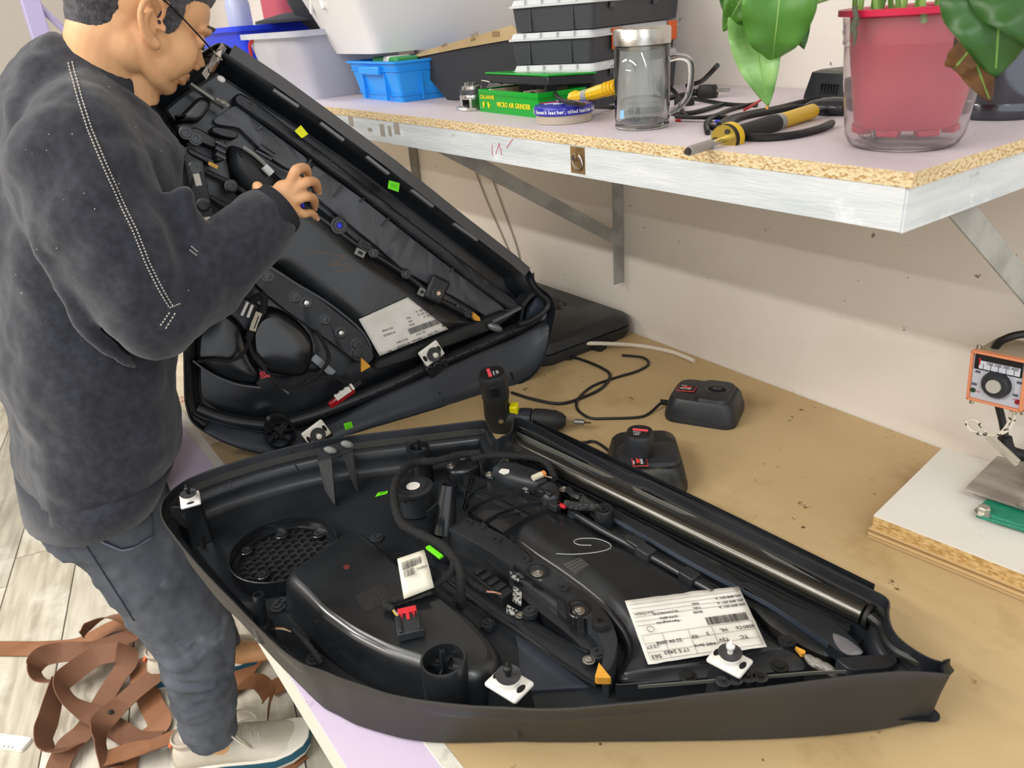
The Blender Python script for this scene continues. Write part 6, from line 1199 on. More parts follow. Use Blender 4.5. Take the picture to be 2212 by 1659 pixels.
mb.tube([s0]+[PZ(*c4(p)[0], BZ+0.003) for p in ((1330, 360), (1250, 385), (1050, 392), (940, 390), (870, 355), (838, 310), (855, 250), (950, 170), (1100, 115), (1250, 70), (1330, 20), (1290, -25), (1150, -40))], 0.0027, 8, sm=6).build('power_cord', cbl, t)
t, c, R, W_, D_ = charger((1396, 1022), math.radians(-128), 'dusty black charger with a battery plugged in behind the front panel', -1, 0.116, 0.142)
badge(t, c+R@TX([0.016, D_*0.33, 0.0535]), R@RZ(math.pi))
MB().lathe(c+R@TX([0.02, -D_*0.30, 0.0455]), [(0.003, 0), (0.0028, 0.0014)], 14).build('charge_lamp', mat('red_led', 'ff3040', 0.3, emit=1.5), t)
MB().lathe(c+R@TX([0.011, -D_*0.32, 0.0455]), [(0.003, 0), (0.0028, 0.0008)], 14).build('dark_lamp', K_rub, t)
MB().box(c+R@TX([0.024, -D_/2+0.0025, 0.020]), (0.026, 0.0012, 0.022), R@np.array(Matrix.Rotation(-0.27, 3, 'X'))).build('rating_label', mat('dark_label', '2a2722', 0.5), t)
for k in range(4): text('12V', 0.004, c+R@TX([0.026, -D_/2+0.0005+0.0012*k, 0.013+0.0042*k]), -R[:, 0]*-1, Z3, mat('orange_print', 'b98050', 0.5), 'lettering', t)
for k in range(12): MB().box(c+R@TX([-W_/2+0.008, -0.036+0.0062*k, 0.0365]), (0.004, 0.003, 0.002), R).build('vent_slot', mat('hole_black', '050505', 0.9), t)
mb = MB(); mb.tube([c+R@TX([0, D_/2, 0.012]), PZ(1300, 962, BZ+0.004), PZ(1262, 956, BZ+0.003), PZ(1230, 962, BZ+0.003), PZ(1205, 980, BZ+0.003)], 0.0027, 8, sm=5).build('power_cord', cbl, t)
def battery(c, R, t, h=0.052):
    P_ = rrect(0.044, 0.050, 0.019, 6)
    mb = MB(); mb.loft([[c+R@TX([x*s_, y*s_, z_]) for x, y in P_] for s_, z_ in ((0.97, 0), (1.0, 0.003), (1.0, h-0.014), (0.97, h-0.010), (0.97, h-0.004), (0.90, h), (0.80, h+0.0004))]); mb.build('battery_shell', K_satin, t, angle=38)
    mb = MB(); mb.loft([[c+R@TX([x*s_, y*s_, z_]) for x, y in P_] for s_, z_ in ((0.84, h), (0.82, h+0.0012))]); mb.build('top_label', K_rub, t, angle=38)
    MB().box(c+R@TX([0.001, 0.004, h+0.0016]), (0.024, 0.006, 0.0006), R).build('printed_mark', mat('badge_pink_red', 'e0505a', 0.45), t)
    text('12V', 0.0065, c+R@TX([-0.008, -0.012, h+0.0014]), R[:, 0], R[:, 1], whp, 'lettering', t); text('Li-ion', 0.005, c+R@TX([-0.009, -0.0045, h+0.0014]), R[:, 0], R[:, 1], whp, 'lettering', t)
    for k in range(5): MB().box(c+R@TX([-0.0215, 0, 0.010+0.0055*k]), (0.003, 0.022, 0.003), R).build('grip_rib', K_matte, t, bevel=0.0006)
    for a_ in (0.7, 2.4, 4.2): MB().box(c+R@TX([0.017*math.cos(a_), 0.019*math.sin(a_), h+0.0005]), (0.005, 0.003, 0.002), R@RZ(a_)).build('latch_hole', K_rub, t)
bc = PZ(1381, 985, BZ+0.045); t2 = thing('battery_pack', 'black battery pack plugged upright into the dusty charger', 'battery', tuple(bc)); battery(bc, RZ(math.radians(35)), t2, 0.044)
# cordless driver: battery grip upright, chuck lying along the bench
base = PZ(1085, 925, BZ); top = PZ(1062, 806, BZ+0.128); ax = nrm(top-base)
t = thing('cordless_driver', 'black cordless drill driver with yellow trigger standing on its head between the panels', 'cordless drill', tuple(base))
Rd = frame_of(ax, PZ(1200, 930, BZ)-base); hL = np.linalg.norm(top-base)
mb = MB(); secs = []
for s_, w_, d_, off in ((0.0, 0.050, 0.044, 0.004), (0.15, 0.056, 0.046, 0.002), (0.30, 0.050, 0.044, -0.002), (0.45, 0.044, 0.042, -0.003), (0.58, 0.046, 0.044, 0), (0.64, 0.049, 0.047, 0)):
    secs.append([base+Rd@TX([x*w_/0.044+off, y*d_/0.05, s_*hL]) for x, y in rrect(0.044, 0.050, 0.019, 6)])
mb.loft(secs); mb.build('grip', K_matte, t, angle=40)
bt = MB(); battery(base+Rd@TX([0, 0, 0.64*hL]), Rd@RZ(math.radians(115)), t, 0.36*hL)
ch0 = PZ(1110, 903, BZ+0.026); ch1 = PZ(1222, 910, BZ+0.022); cx_ = nrm(ch1-ch0); Rk = frame_of(cx_); Lc = np.linalg.norm(ch1-ch0)
MB().lathe(ch0-cx_*0.035, [(0.018, 0), (0.021, 0.006), (0.021, 0.04)], 28, Rk).build('motor_housing', K_matte, t)
MB().lathe(ch0, [(0.019, 0), (0.0195, Lc*.32), (0.0185, Lc*.34)], 28, Rk).build('torque_collar', mat('navy_collar', '232a3a', 0.45), t)
for k in range(10): a_ = k*0.628; MB().box(ch0+Rk@TX([0.0192*math.cos(a_), 0.0192*math.sin(a_), Lc*.25]), (0.002, 0.004, Lc*.18), Rk@RZ(a_)).build('collar_rib', K_matte, t)
MB().lathe(ch0, [(0.0185, Lc*.36), (0.0205, Lc*.42), (0.0205, Lc*.62), (0.0195, Lc*.72), (0.0195, Lc*.8), (0.015, Lc*.93), (0.009, Lc)], 28, Rk).build('chuck', K_matte, t, angle=30)
MB().cyl(ch1, ch1+cx_*0.018, 0.003, n=6).build('bit_shank', Steel, t); MB().cyl(ch1+cx_*0.016, ch1+cx_*0.034, 0.0058, n=20).build('bit_holder', mat('grey_bit_holder', '8d8d8a', 0.35, 0.8), t, bevel=0.0006); MB().cyl(ch1+cx_*0.034, ch1+cx_*0.046, 0.0024, 0.0016, n=6).build('bit', mat('brown_bit', '6d5a44', 0.4, 0.7), t)
ypl = mat('bright_yellow_plastic', 'e8dc12', 0.4)
MB().box(PZ(1112, 890, BZ+0.040), (0.016, 0.018, 0.036), Rd).build('trigger', ypl, t, bevel=0.003, seg=3); MB().box(PZ(1098, 926, BZ+0.006), (0.020, 0.010, 0.009), RZ(0.4)).build('side_button', ypl, t, bevel=0.003, seg=3)
pp_ = base+Rd@TX([0, 0, 0.32*hL]); vd = nrm((EYE-pp_)-((EYE-pp_)@ax)*ax); MB().lathe(pp_+vd*0.0235-ax*0.004, [(0.005, 0), (0.0048, 0.0015), (0, 0.0015)], 18, frame_of(vd)).build('round_emblem', Steel, t)
for k in range(4): MB().box(base+Rd@TX([0, 0, 0.74*hL+k*0.0048])+vd*0.024, (0.016, 0.0016, 0.0022), np.array([np.cross(ax, vd), vd, ax]).T).build('grip_rib', K_gloss, t)
# loose cables by the wall
cable(((1105, 848), (1150, 862), (1210, 872), (1260, 858), (1300, 838), (1318, 812), (1300, 795), (1250, 775), (1200, 765)), 0.0032, 'black cable winding over the bench from behind the drill to the panels', None, BZ)
cable(((1190, 745), (1235, 772), (1215, 775), (1180, 770)), 0.003, 'thin black cable beside the tool case front', None, BZ)
cable(((1160, 742), (1230, 742), (1300, 742), (1380, 747), (1450, 760), (1500, 780)), 0.0045, 'white cable running along the foot of the wall', None, BZ, zs=[0.02, 0.02, 0.014, 0.0, 0.0, 0.0], name='white_cable', m_=mat('white_cable', 'd9d1c2', 0.4))
for k, (P_, lb_) in enumerate(((((1012, 330), (1050, 430), (1085, 510), (1120, 590)), 'thin grey wire hanging on the wall behind the upright panel, left one'), (((1058, 372), (1090, 460), (1118, 540), (1128, 600)), 'thin grey wire hanging on the wall behind the upright panel, right one'))):
    mb = MB(); mb.tube([PY(*p_, WY-0.004) for p_ in P_], 0.002, 6, sm=4); tag(mb.build('hanging_wire', mat('faded_wire', 'a39a8e', 0.7)), lb_, 'wire', 'wires on the wall under the shelf')
o = PZ(1285, 752, BZ); t = thing('socket_block', 'small black cable junction under the white cable', 'junction block', tuple(o)); mb = MB(); rloft(mb, o, RZ(0.3), [(0.05, 0.03, 0.0), (0.05, 0.03, 0.016)], 0.006); mb.build('block_body', K_rub, t, bevel=0.002)
# ================================================================ RIGHT END OF BENCH: HOT PRESS
HB = 0.819
t = thing('hot_press', 'small heat press with green base and steel plate on the white board', 'heat press', tuple(PZ(2160, 1080, HB)))
gn = mat('hammered_green_enamel', '1f7f63', 0.3, bump=0.4, bscale=160); alu = mat('matt_aluminium', 'aea69c', 0.42, 0.35, col2='8d857c', scale=9, stretch=(1, 3, 1))
def gpt(x, y, z): return PZ(*g1((x, y))[0], z)
P = [gpt(288, 1385, HB), gpt(300, 1345, HB), gpt(350, 1290, HB), gpt(640, 1375, HB), gpt(900, 1460, HB), gpt(900, 1600, HB), gpt(640, 1500, HB), gpt(420, 1430, HB)]
MB().loft([P, [p+TX([0, 0, 0.006]) for p in P], [p*0.94+sum(P)/len(P)*0.06+TX([0, 0, 0.011]) for p in P]]).build('base_casting', gn, t, bevel=0.002)
MB().tube([gpt(330, 1385, HB+0.011), gpt(640, 1475, HB+0.011), gpt(880, 1555, HB+0.011)], 0.0022, 8).build('base_rib', gn, t)
p = gpt(345, 1355, HB+0.008); MB().lathe(p, [(0.011, 0), (0.011, 0.002)], 24).build('washer', Steel, t); MB().lathe(p, [(0.008, 0.002), (0.008, 0.009), (0.0065, 0.0105)], 6).build('hex_bolt', mat('grey_bolt', 'b5b0a4', 0.4, 0.6), t, angle=20)
P = [gpt(205, 1195, HB+0.014), gpt(440, 960, HB+0.014), gpt(900, 1040, HB+0.014), gpt(900, 1440, HB+0.014), gpt(640, 1340, HB+0.014)]
MB().loft([P, [p+TX([0, 0, 0.004]) for p in P]]).build('steel_plate', alu, t, smooth=False, bevel=0.0006)
p = gpt(625, 1300, HB+0.019); MB().lathe(p, [(0.006, -0.001), (0.006, 0.0005), (0.003, 0.0006)], 18).build('plate_screw', Steel, t)
pb = gpt(640, 1120, HB+0.018); MB().box(pb+TX([0.045, 0.03, 0.018]), (0.10, 0.07, 0.022), RZ(0.3)).build('heater_block', mat('ivory_block', 'd9d3c8', 0.5), t, bevel=0.002)
for k in range(2): MB().lathe(pb+TX([0.006+0.02*k, 0.0, 0.029]), [(0.005, 0), (0.0045, 0.004)], 16).build('block_screw', Steel, t)
MB().box(pb+TX([0.03, 0.03, 0.003]), (0.03, 0.03, 0.016), RZ(0.3)).build('press_foot', K_satin, t, bevel=0.001)
yc = 1.07
MB().cyl(TX([-0.30, 1.10, HB+0.0]), TX([-0.30, 1.10, HB+0.20]), 0.010).build('column', Steel, t)
MB().box(TX([-0.31, 1.135, HB+0.012]), (0.10, 0.05, 0.012)).build('column_foot', gn, t, bevel=0.002)
# temperature controller box
q = lambda x, y, dd=0: PY(*g1((x, y))[0], yc+dd)
c00, c10, c11, c01 = q(215, 520), q(600, 615), q(690, 270), q(307, 190)
cen = (c00+c10+c11+c01)/4; ux = nrm(c10-c00); uz = c01-c00; uz = nrm(uz-(uz@ux)*ux); uy = np.cross(uz, ux); Rb = np.array([ux, uy, uz]).T; Wc = np.linalg.norm(c10-c00); Hc = np.linalg.norm(c01-c00)
t2 = thing('temperature_controller', 'orange framed temperature controller with round dial above the heat press', 'controller', tuple(cen))
B_ = lambda x, y, z_: cen+Rb@TX([x*Wc/2, y, z_*Hc/2])
orf = mat('salmon_orange_frame', 'd98a62', 0.5); fac = mat('pale_grey_face', 'b9bcc6', 0.5)
MB().box(B_(0, 0.035, 0), (Wc*0.97, 0.07, Hc*0.97), Rb).build('housing', mat('tan_housing', 'a2937c', 0.6), t2, bevel=0.001)
for a_, b_ in (((-1, 0), (0.0035, Hc)), ((1, 0), (0.0035, Hc)), ((0, 1), (Wc, 0.0035)), ((0, -1), (Wc, 0.0035))): MB().box(B_(a_[0]*0.97, -0.001, a_[1]*0.97), (b_[0], 0.010, b_[1]), Rb).build('frame_bar', orf, t2, bevel=0.0008)
MB().box(B_(0, -0.001, 0), (Wc*0.92, 0.002, Hc*0.92), Rb).build('face_plate', fac, t2)
MB().box(B_(0.0, -0.0025, 0.60), (Wc*0.86, 0.002, Hc*0.30), Rb).build('scale_window', mat('dark_window', '2b2928', 0.12, coat=0.6), t2)
MB().box(B_(0.06, -0.0040, 0.51), (Wc*0.74, 0.0006, Hc*0.16), Rb).build('scale_strip', mat('scale_white', 'c6cad6', 0.5), t2)
for k, s_ in enumerate(('100', '200', '300', '400')): text(s_, 0.0062, B_(-0.42+0.30*k, -0.0046, 0.55), ux, uz, Ink, 'lettering', t2)
mb = MB()
for k in range(5): mb.box(B_(-0.52+0.28*k, -0.0044, 0.46), (0.0007, 0.0004, 0.008), Rb)
mb.build('scale_tick', Ink, t2); MB().box(B_(-0.66, -0.0046, 0.64), (0.0016, 0.0004, 0.010), Rb).build('needle', Red, t2)
dc = B_(0.02, -0.002, -0.16); Rk = np.array([ux, uz, -uy]).T
MB().lathe(dc, [(Wc*0.27, 0), (Wc*0.27, 0.004), (Wc*0.22, 0.009), (Wc*0.14, 0.0095)], 40, Rk).build('dial', K_satin, t2, angle=40)
MB().lathe(dc+Rk@TX([0, 0, 0.009]), [(Wc*0.14, 0), (Wc*0.13, 0.003)], 36, Rk).build('dial_cap', mat('spun_aluminium', 'cfcbc2', 0.3, 0.35, bump=0.2, bscale=30), t2)
mb = MB()
for k in range(40): a_ = k/40*5.2+3.9-0.35; mb.tube([dc+Rk@TX([Wc*0.29*math.cos(a_), Wc*0.29*math.sin(a_), 0.0004]), dc+Rk@TX([Wc*0.325*math.cos(a_), Wc*0.325*math.sin(a_), 0.0004])], 0.00025, 3)
mb.build('dial_ticks', Ink, t2)
for x, z_ in ((-0.72, 0.18), (-0.80, -0.35), (0.02, 0.24), (0.80, 0.10), (0.72, -0.42)): MB().box(B_(x, -0.0022, z_), (0.0065, 0.0006, 0.0036), Rb).build('scale_mark', mat('slate_print', '55586a', 0.5), t2)
MB().lathe(B_(-0.82, -0.002, -0.60), [(0.0035, 0), (0.003, 0.002)], 16, Rk).build('green_lamp', mat('dark_green_lamp', '23402c', 0.3), t2); MB().lathe(B_(0.82, -0.002, -0.66), [(0.0035, 0), (0.003, 0.002)], 16, Rk).build('red_lamp', mat('dark_red_lamp', '8c1f2e', 0.3), t2)
redp = mat('red_print', 'b5404a', 0.5)
text('ON', 0.0035, B_(-0.72, -0.0022, -0.66), ux, uz, redp, 'lettering', t2); text('OFF', 0.0035, B_(0.62, -0.0022, -0.62), ux, uz, redp, 'lettering', t2); text('TED', 0.0040, B_(-0.72, -0.0022, 0.30), ux, uz, redp, 'lettering', t2)
for x, z_, dz in ((-0.86, 1.02, 0.006), (-0.9, -1.02, -0.008), (0.98, -1.02, -0.006)): MB().cyl(B_(x, 0.004, z_), B_(x, 0.004, z_)+uz*dz, 0.0032).build('mounting_screw', Steel, t2)
# cords of the controller
def cord(pts, r, name, lab, m_, par=None, n=8): mb = MB(); mb.tube(pts, r, n, sm=6); o = mb.build(name, m_, par); return o if par is not None else tag(o, lab, 'cable')
cord([q(420, 195, 0.03), q(450, 140, 0.02), q(530, 95, 0.02), q(640, 72, 0.03), q(760, 80, 0.04)], 0.0055, 'top_cord', '', cbl, t2)
cord([q(455, 590, 0.02), q(480, 690, 0.02), q(500, 800, 0.02)], 0.0050, 'lower_cord', '', cbl, t2)
MB().tube([q(500, 810, 0.02), q(508, 870, 0.02), q(540, 920, 0.02), q(650, 945, 0.03)], [0.009, 0.010, 0.010, 0.008], 10, sm=4).build('angled_plug', K_rub, t2)
zig = mat('striped_sleeve', 'd0c9b8', 0.8, col2='3a3733', scale=170, lo=0.55, hi=0.6)
cord([q(545, 620, .01), q(530, 700, .01), q(480, 770, 0), q(420, 795, 0)], 0.0022, 'striped_wire', '', zig, t2)
cord([q(575, 625, .01), q(560, 700, .01), q(500, 775, 0), q(380, 795, 0), q(260, 760, -.005), q(225, 700, -.005), q(290, 690, -.005), q(370, 780, 0)], 0.0022, 'striped_wire', '', zig, t2)
cord([q(220, 690, -.006), q(250, 760, -.006), q(320, 790, 0), q(370, 800, 0)], 0.0022, 'striped_wire', '', zig, t2)
spr = mat('coil_cream', 'c9c3b4', 0.5)
for k, (a_, b_) in enumerate((((370, 805), (590, 1010)), ((395, 800), (600, 990)))):
    A, B = q(*a_, 0.0), q(*b_, 0.0); dd = B-A; N = 24; Rs = frame_of(dd); mb = MB()
    for i in range(N): mb.lathe(A+dd*i/N, [(0.0030, 0), (0.0042, np.linalg.norm(dd)/N*0.4), (0.0030, np.linalg.norm(dd)/N*0.85)], 10, Rs, False, False)
    mb.build('coiled_sleeve', spr, t2)
# ================================================================ THE PERSON
from mathutils.bvhtree import BVHTree
def remesh(o, vox, it, fac=0.5, keep=None):
    k = o.modifiers.new('r', 'REMESH'); k.mode = 'VOXEL'; k.voxel_size = vox; k.use_smooth_shade = True
    if it: k = o.modifiers.new('s', 'SMOOTH'); k.iterations = it; k.factor = fac
    return o
def displace(o, size, strength, mid=0.5, depth=2, kind='CLOUDS'):
    tx = bpy.data.textures.new('folds', kind); tx.noise_scale = size
    if kind == 'CLOUDS': tx.noise_depth = depth
    k = o.modifiers.new('d', 'DISPLACE'); k.texture = tx; k.strength = strength; k.mid_level = mid; k.texture_coords = 'GLOBAL'
    return o
def bake(o):
    dg = bpy.context.evaluated_depsgraph_get(); me = bpy.data.meshes.new_from_object(o.evaluated_get(dg)); me.materials.clear()
    for m_ in o.data.materials: me.materials.append(m_)
    o.modifiers.clear(); o.data = me; return o
per = thing('person', 'person in dark grey fleece sweater and faded jeans bending over the upright panel', 'person', (-1.5, 0.1, 0))
skin = mat('skin_tone', 'ddab7c', 0.5, col2='d49f74', scale=14, sss=0.08, bump=0.08, bscale=250)
fleece = mat('charcoal_fleece', '1f2129', 0.95, col2='2c2f39', scale=90, lo=0.38, hi=0.66, bump=0.35, bscale=900, sheen=0.25)
denim = mat('faded_denim', '5a5f69', 0.85, col2='464b55', scale=9, lo=0.4, hi=0.62, bump=0.5, bscale=700); addlayer(denim, '8a929c', 6, 0.58, 0.76); addlayer(denim, '6e6c66', 3.5, 0.6, 0.75, loc=(1, 2, 3))
# head frame
Fh = nrm(TX([-0.16, 0.80, -0.56])); Sh = nrm(TX([1, 0, 0])-Fh[0]*Fh); Uh = np.cross(Sh, Fh); RH3 = np.array([Sh, Fh, Uh]).T
Ear = PX(330, 52, -1.285); HO = Ear-Sh*0.072
H = lambda s, f, u: HO+RH3@TX([s, f, u])
mb = MB()
mb.ball(H(0, -0.012, 0.050), (0.073, 0.095, 0.082), RH3, 28, 20)
mb.ball(H(0, 0.030, -0.005), (0.060, 0.062, 0.066), RH3, 24, 16)
mb.ball(H(0, 0.050, 0.048), (0.060, 0.044, 0.048), RH3, 24, 16)
mb.ball(H(0, 0.072, -0.060), (0.025, 0.018, 0.016), RH3, 18, 12); mb.ball(H(0, 0.028, -0.042), (0.052, 0.050, 0.032), RH3, 22, 14)
for s_ in (-1, 1):
    mb.ball(H(s_*0.034, 0.056, -0.012), (0.030, 0.034, 0.036), RH3, 18, 12); mb.ball(H(s_*0.036, 0.040, -0.034), (0.028, 0.036, 0.030), RH3, 18, 12)
    mb.tube([H(s_*0.056, -0.002, -0.012), H(s_*0.050, 0.010, -0.040), H(s_*0.040, 0.042, -0.058), H(s_*0.012, 0.074, -0.064)], [0.010, 0.014, 0.015, 0.013], 12, sm=4); mb.ball(H(s_*0.032, -0.004, -0.040), (0.030, 0.040, 0.034), RH3, 16, 12); mb.ball(H(s_*0.040, 0.015, -0.022), (0.026, 0.040, 0.034), RH3, 16, 12)
    mb.ball(H(s_*0.030, 0.083, 0.018), (0.016, 0.010, 0.011), RH3, 14, 10)
    mb.tube([H(s_*0.012, 0.092, 0.036), H(s_*0.034, 0.088, 0.040), H(s_*0.050, 0.070, 0.034)], [0.007, 0.008, 0.006], 8, sm=3)
mb.tube([H(0, 0.090, 0.034), H(0, 0.097, 0.012), H(0, 0.112, -0.010)], [0.007, 0.008, 0.0105], 12, sm=4)
for s_ in (-1, 1): mb.ball(H(s_*0.011, 0.101, -0.014), (0.007, 0.009, 0.006), RH3, 10, 8)
mb.tube([H(-0.022, 0.084, -0.036), H(-0.008, 0.0955, -0.032), H(0.008, 0.0955, -0.032), H(0.022, 0.084, -0.036)], [0.004, 0.0055, 0.0055, 0.004], 8, sm=3)
mb.tube([H(-0.020, 0.083, -0.042), H(-0.007, 0.0935, -0.044), H(0.007, 0.0935, -0.044), H(0.020, 0.083, -0.042)], [0.004, 0.006, 0.006, 0.004], 8, sm=3)
# ears: helix, antihelix, lobe, concha
EU = nrm(Uh*0.90-Fh*0.43); EF = nrm(Fh-(Fh@EU)*EU)
for s_ in (-1, 1):
    E0 = HO+Sh*s_*0.0745; out = Sh*s_
    e = lambda f, u, o_=0: E0+EF*f+EU*u+out*o_
    mb.tube([e(0.012, 0.006, -.002), e(0.014, 0.020, 0.006), e(0.004, 0.033, 0.012), e(-0.012, 0.032, 0.015), e(-0.022, 0.018, 0.016), e(-0.022, -0.002, 0.013), e(-0.014, -0.020, 0.009), e(-0.002, -0.030, 0.004)], [0.0035, 0.0042, 0.0046, 0.0048, 0.0048, 0.0044, 0.0042, 0.005], 8, sm=4)
    mb.tube([e(-0.002, 0.020, 0.008), e(-0.012, 0.012, 0.011), e(-0.013, -0.004, 0.009), e(-0.004, -0.016, 0.005)], [0.0034, 0.004, 0.004, 0.0035], 8, sm=4)
    mb.ball(e(0.0, -0.026, 0.002), (0.007, 0.009, 0.009), np.array([out, EF, EU]).T, 12, 8)
    mb.ball(e(0.012, -0.004, 0.003), (0.005, 0.005, 0.007), np.array([out, EF, EU]).T, 10, 8)
    mb.ball(e(-0.008, 0.004, -0.001), (0.004, 0.015, 0.028), np.array([out, EF, EU]).T, 14, 10)
# neck and slim torso core
NB = TX([-1.395, 0.235, 1.395])
mb.tube([H(0, -0.018, 0.0), H(0, -0.028, -0.04), (H(0, -0.036, -0.06)+NB)/2, NB], [0.052, 0.051, 0.052, 0.058], 22, sm=5)
mb.tube([H(0, 0.02, -0.055), (H(0, 0.0, -0.09)+NB+TX([0, 0.05, -0.02]))/2], [0.035, 0.042], 16)
mb.tube([NB, TX([-1.42, 0.12, 1.22]), TX([-1.43, 0.08, 1.0]), TX([-1.43, 0.035, 0.80])], [0.07, 0.078, 0.080, 0.085], 22, sm=4)
sR, eR, wR = TX([-1.245, 0.155, 1.345]), PX(345, 672, -1.165), PX(596, 452, -1.205)
sL, eL, wL = TX([-1.575, 0.17, 1.345]), TX([-1.70, 0.22, 1.08]), TX([-1.62, 0.36, 1.10])
for a, b, c in ((sR, eR, wR), (sL, eL, wL)):
    mb.tube([NB+TX([0, 0, -0.04]), a, (a+b)/2, b], [0.045, 0.045, 0.040, 0.034], 16); mb.tube([b, b*0.6+c*0.4, c], [0.034, 0.036, 0.024], 16, flat=1.15)
hipR, kneR, ankR = TX([-1.345, 0.045, 0.80]), TX([-1.385, 0.115, 0.41]), TX([-1.425, 0.090, 0.085])
hipL, kneL, ankL = TX([-1.52, 0.045, 0.80]), TX([-1.60, 0.15, 0.42]), TX([-1.705, 0.185, 0.085])
for a, b, c in ((hipR, kneR, ankR), (hipL, kneL, ankL)):
    mb.tube([a+TX([0, 0, 0.05]), a, (a+b)/2, b, (b*.6+c*.4), c], [0.07, 0.072, 0.06, 0.048, 0.044, 0.034], 16)
    mb.tube([c, c+TX([0.02, 0.05, -0.04]), c+TX([0.06, 0.14, -0.055])], [0.032, 0.030, 0.02], 12)
# right hand, fingers curled on the panel
def hx(u, v, x): return PX(u, v, x)
kn = {'index': ((628, 394), (640, 367), (661, 364), (666, 386)), 'middle': ((643, 406), (662, 393), (681, 394), (688, 412)), 'ring': ((643, 430), (662, 424), (678, 430), (680, 446)), 'pinky': ((636, 455), (655, 462), (672, 460), (683, 470))}
dep = {'index': (-1.185, -1.180, -1.200, -1.222), 'middle': (-1.182, -1.176, -1.196, -1.222), 'ring': (-1.184, -1.180, -1.200, -1.226), 'pinky': (-1.190, -1.190, -1.205, -1.222)}
palm = hx(615, 428, -1.198)
tips = []
for n_, P_ in kn.items():
    pts = [hx(*p, x) for p, x in zip(P_, dep[n_])]; r0 = 0.0080 if n_ != 'pinky' else 0.0070
    mb.tube([wR*0.35+palm*0.65, pts[0]], [0.013, 0.0095], 12)
    mb.tube(pts, [r0*1.12, r0*1.05, r0*0.95, r0*0.80], 12, sm=4); mb.ball(pts[-1], r0*0.80, None, 12, 8); mb.ball(pts[1], r0*1.1, None, 12, 8); mb.ball(pts[0], r0*1.12, None, 12, 8); tips.append((pts[-1], pts[-1]-pts[-2], r0))
mb.tube([wR, palm], [0.026, 0.029], 18, flat=1.1); mb.ball(hx(617, 430, -1.196), (0.015, 0.024, 0.030), None, 16, 12)
th_ = [hx(598, 440, -1.195), hx(580, 424, -1.195), hx(565, 416, -1.200), hx(556, 403, -1.206)]
mb.tube(th_, [0.016, 0.0135, 0.0105, 0.0088], 12, sm=4); mb.ball(th_[-1], 0.0088, None, 12, 8)
# left hand holding the hidden edge
for k in range(4): mb.tube([wL, wL+TX([0.03+0.0*k, 0.05, 0.03-0.018*k]), wL+TX([0.06, 0.075, 0.035-0.02*k]), wL+TX([0.085, 0.06, 0.035-0.02*k])], [0.016, 0.010, 0.009, 0.008], 10, sm=3)
mb.tube([wL, wL+TX([0.02, 0.02, 0.05]), wL+TX([0.06, 0.03, 0.07])], [0.018, 0.012, 0.009], 10, sm=3)
mb.ball(wL+TX([0.015, 0.03, 0.0]), (0.022, 0.032, 0.036), None, 14, 10)
body = mb.build('body', skin, per, angle=180); remesh(body, 0.0026, 8); bake(body)
# nails
nl = mat('nail_pink', 'e0aa92', 0.3)
for p, d_, r in tips:
    n_ = nrm((EYE-p)-((EYE-p)@nrm(d_))*nrm(d_)); MB().ball(p+n_*r*0.62+nrm(d_)*0.001, (r*0.5, r*0.22, r*0.6), np.array([np.cross(n_, nrm(d_)), n_, nrm(d_)]).T, 10, 7).build('fingernail', nl, body)
# hair
mb = MB()
mb.ball(H(0, -0.020, 0.062), (0.0775, 0.0975, 0.082), RH3, 32, 22); mb.ball(H(0, 0.022, 0.088), (0.069, 0.070, 0.055), RH3, 28, 18)
mb.ball(H(0, -0.056, 0.016), (0.058, 0.050, 0.052), RH3, 24, 16); mb.ball(H(0, -0.046, -0.020), (0.050, 0.042, 0.040), RH3, 24, 16)
for s_ in (-1, 1):
    mb.ball(H(s_*0.054, 0.024, 0.030), (0.0165, 0.017, 0.034), RH3, 14, 10); mb.ball(H(s_*0.061, 0.010, 0.020), (0.008, 0.006, 0.018), RH3, 12, 8)
hairm = mat('short_black_hair', '25242a', 0.8, col2='4a4850', scale=120, lo=0.42, hi=0.62, stretch=(1, 1, 1), bump=1.0, bscale=500, sheen=0.3)
hair = mb.build('hair', hairm, per, angle=180); remesh(hair, 0.004, 6); displace(hair, 0.003, 0.0018, 0.5, 1); bake(hair)
# fuzzy edge: short hairs at hairline
# brows, lids, lips
for s_ in (-1, 1):
    MB().tube([H(s_*0.012, 0.1005, 0.041), H(s_*0.030, 0.098, 0.047), H(s_*0.050, 0.080, 0.043)], [0.002, 0.0032, 0.0018], 8, sm=4, flat=0.6).build('eyebrow', hairm, per)
    MB().tube([H(s_*0.017, 0.0935, 0.016), H(s_*0.030, 0.0945, 0.012), H(s_*0.044, 0.087, 0.016)], [0.0012, 0.0016, 0.0012], 6, sm=4).build('eyelashes', hairm, per)
MB().tube([H(-0.018, 0.088, -0.0365), H(0, 0.1005, -0.0355), H(0.018, 0.088, -0.0365)], [0.0015, 0.0042, 0.0015], 8, sm=4).build('lips', mat('lip_pink', 'b8736a', 0.45), per)
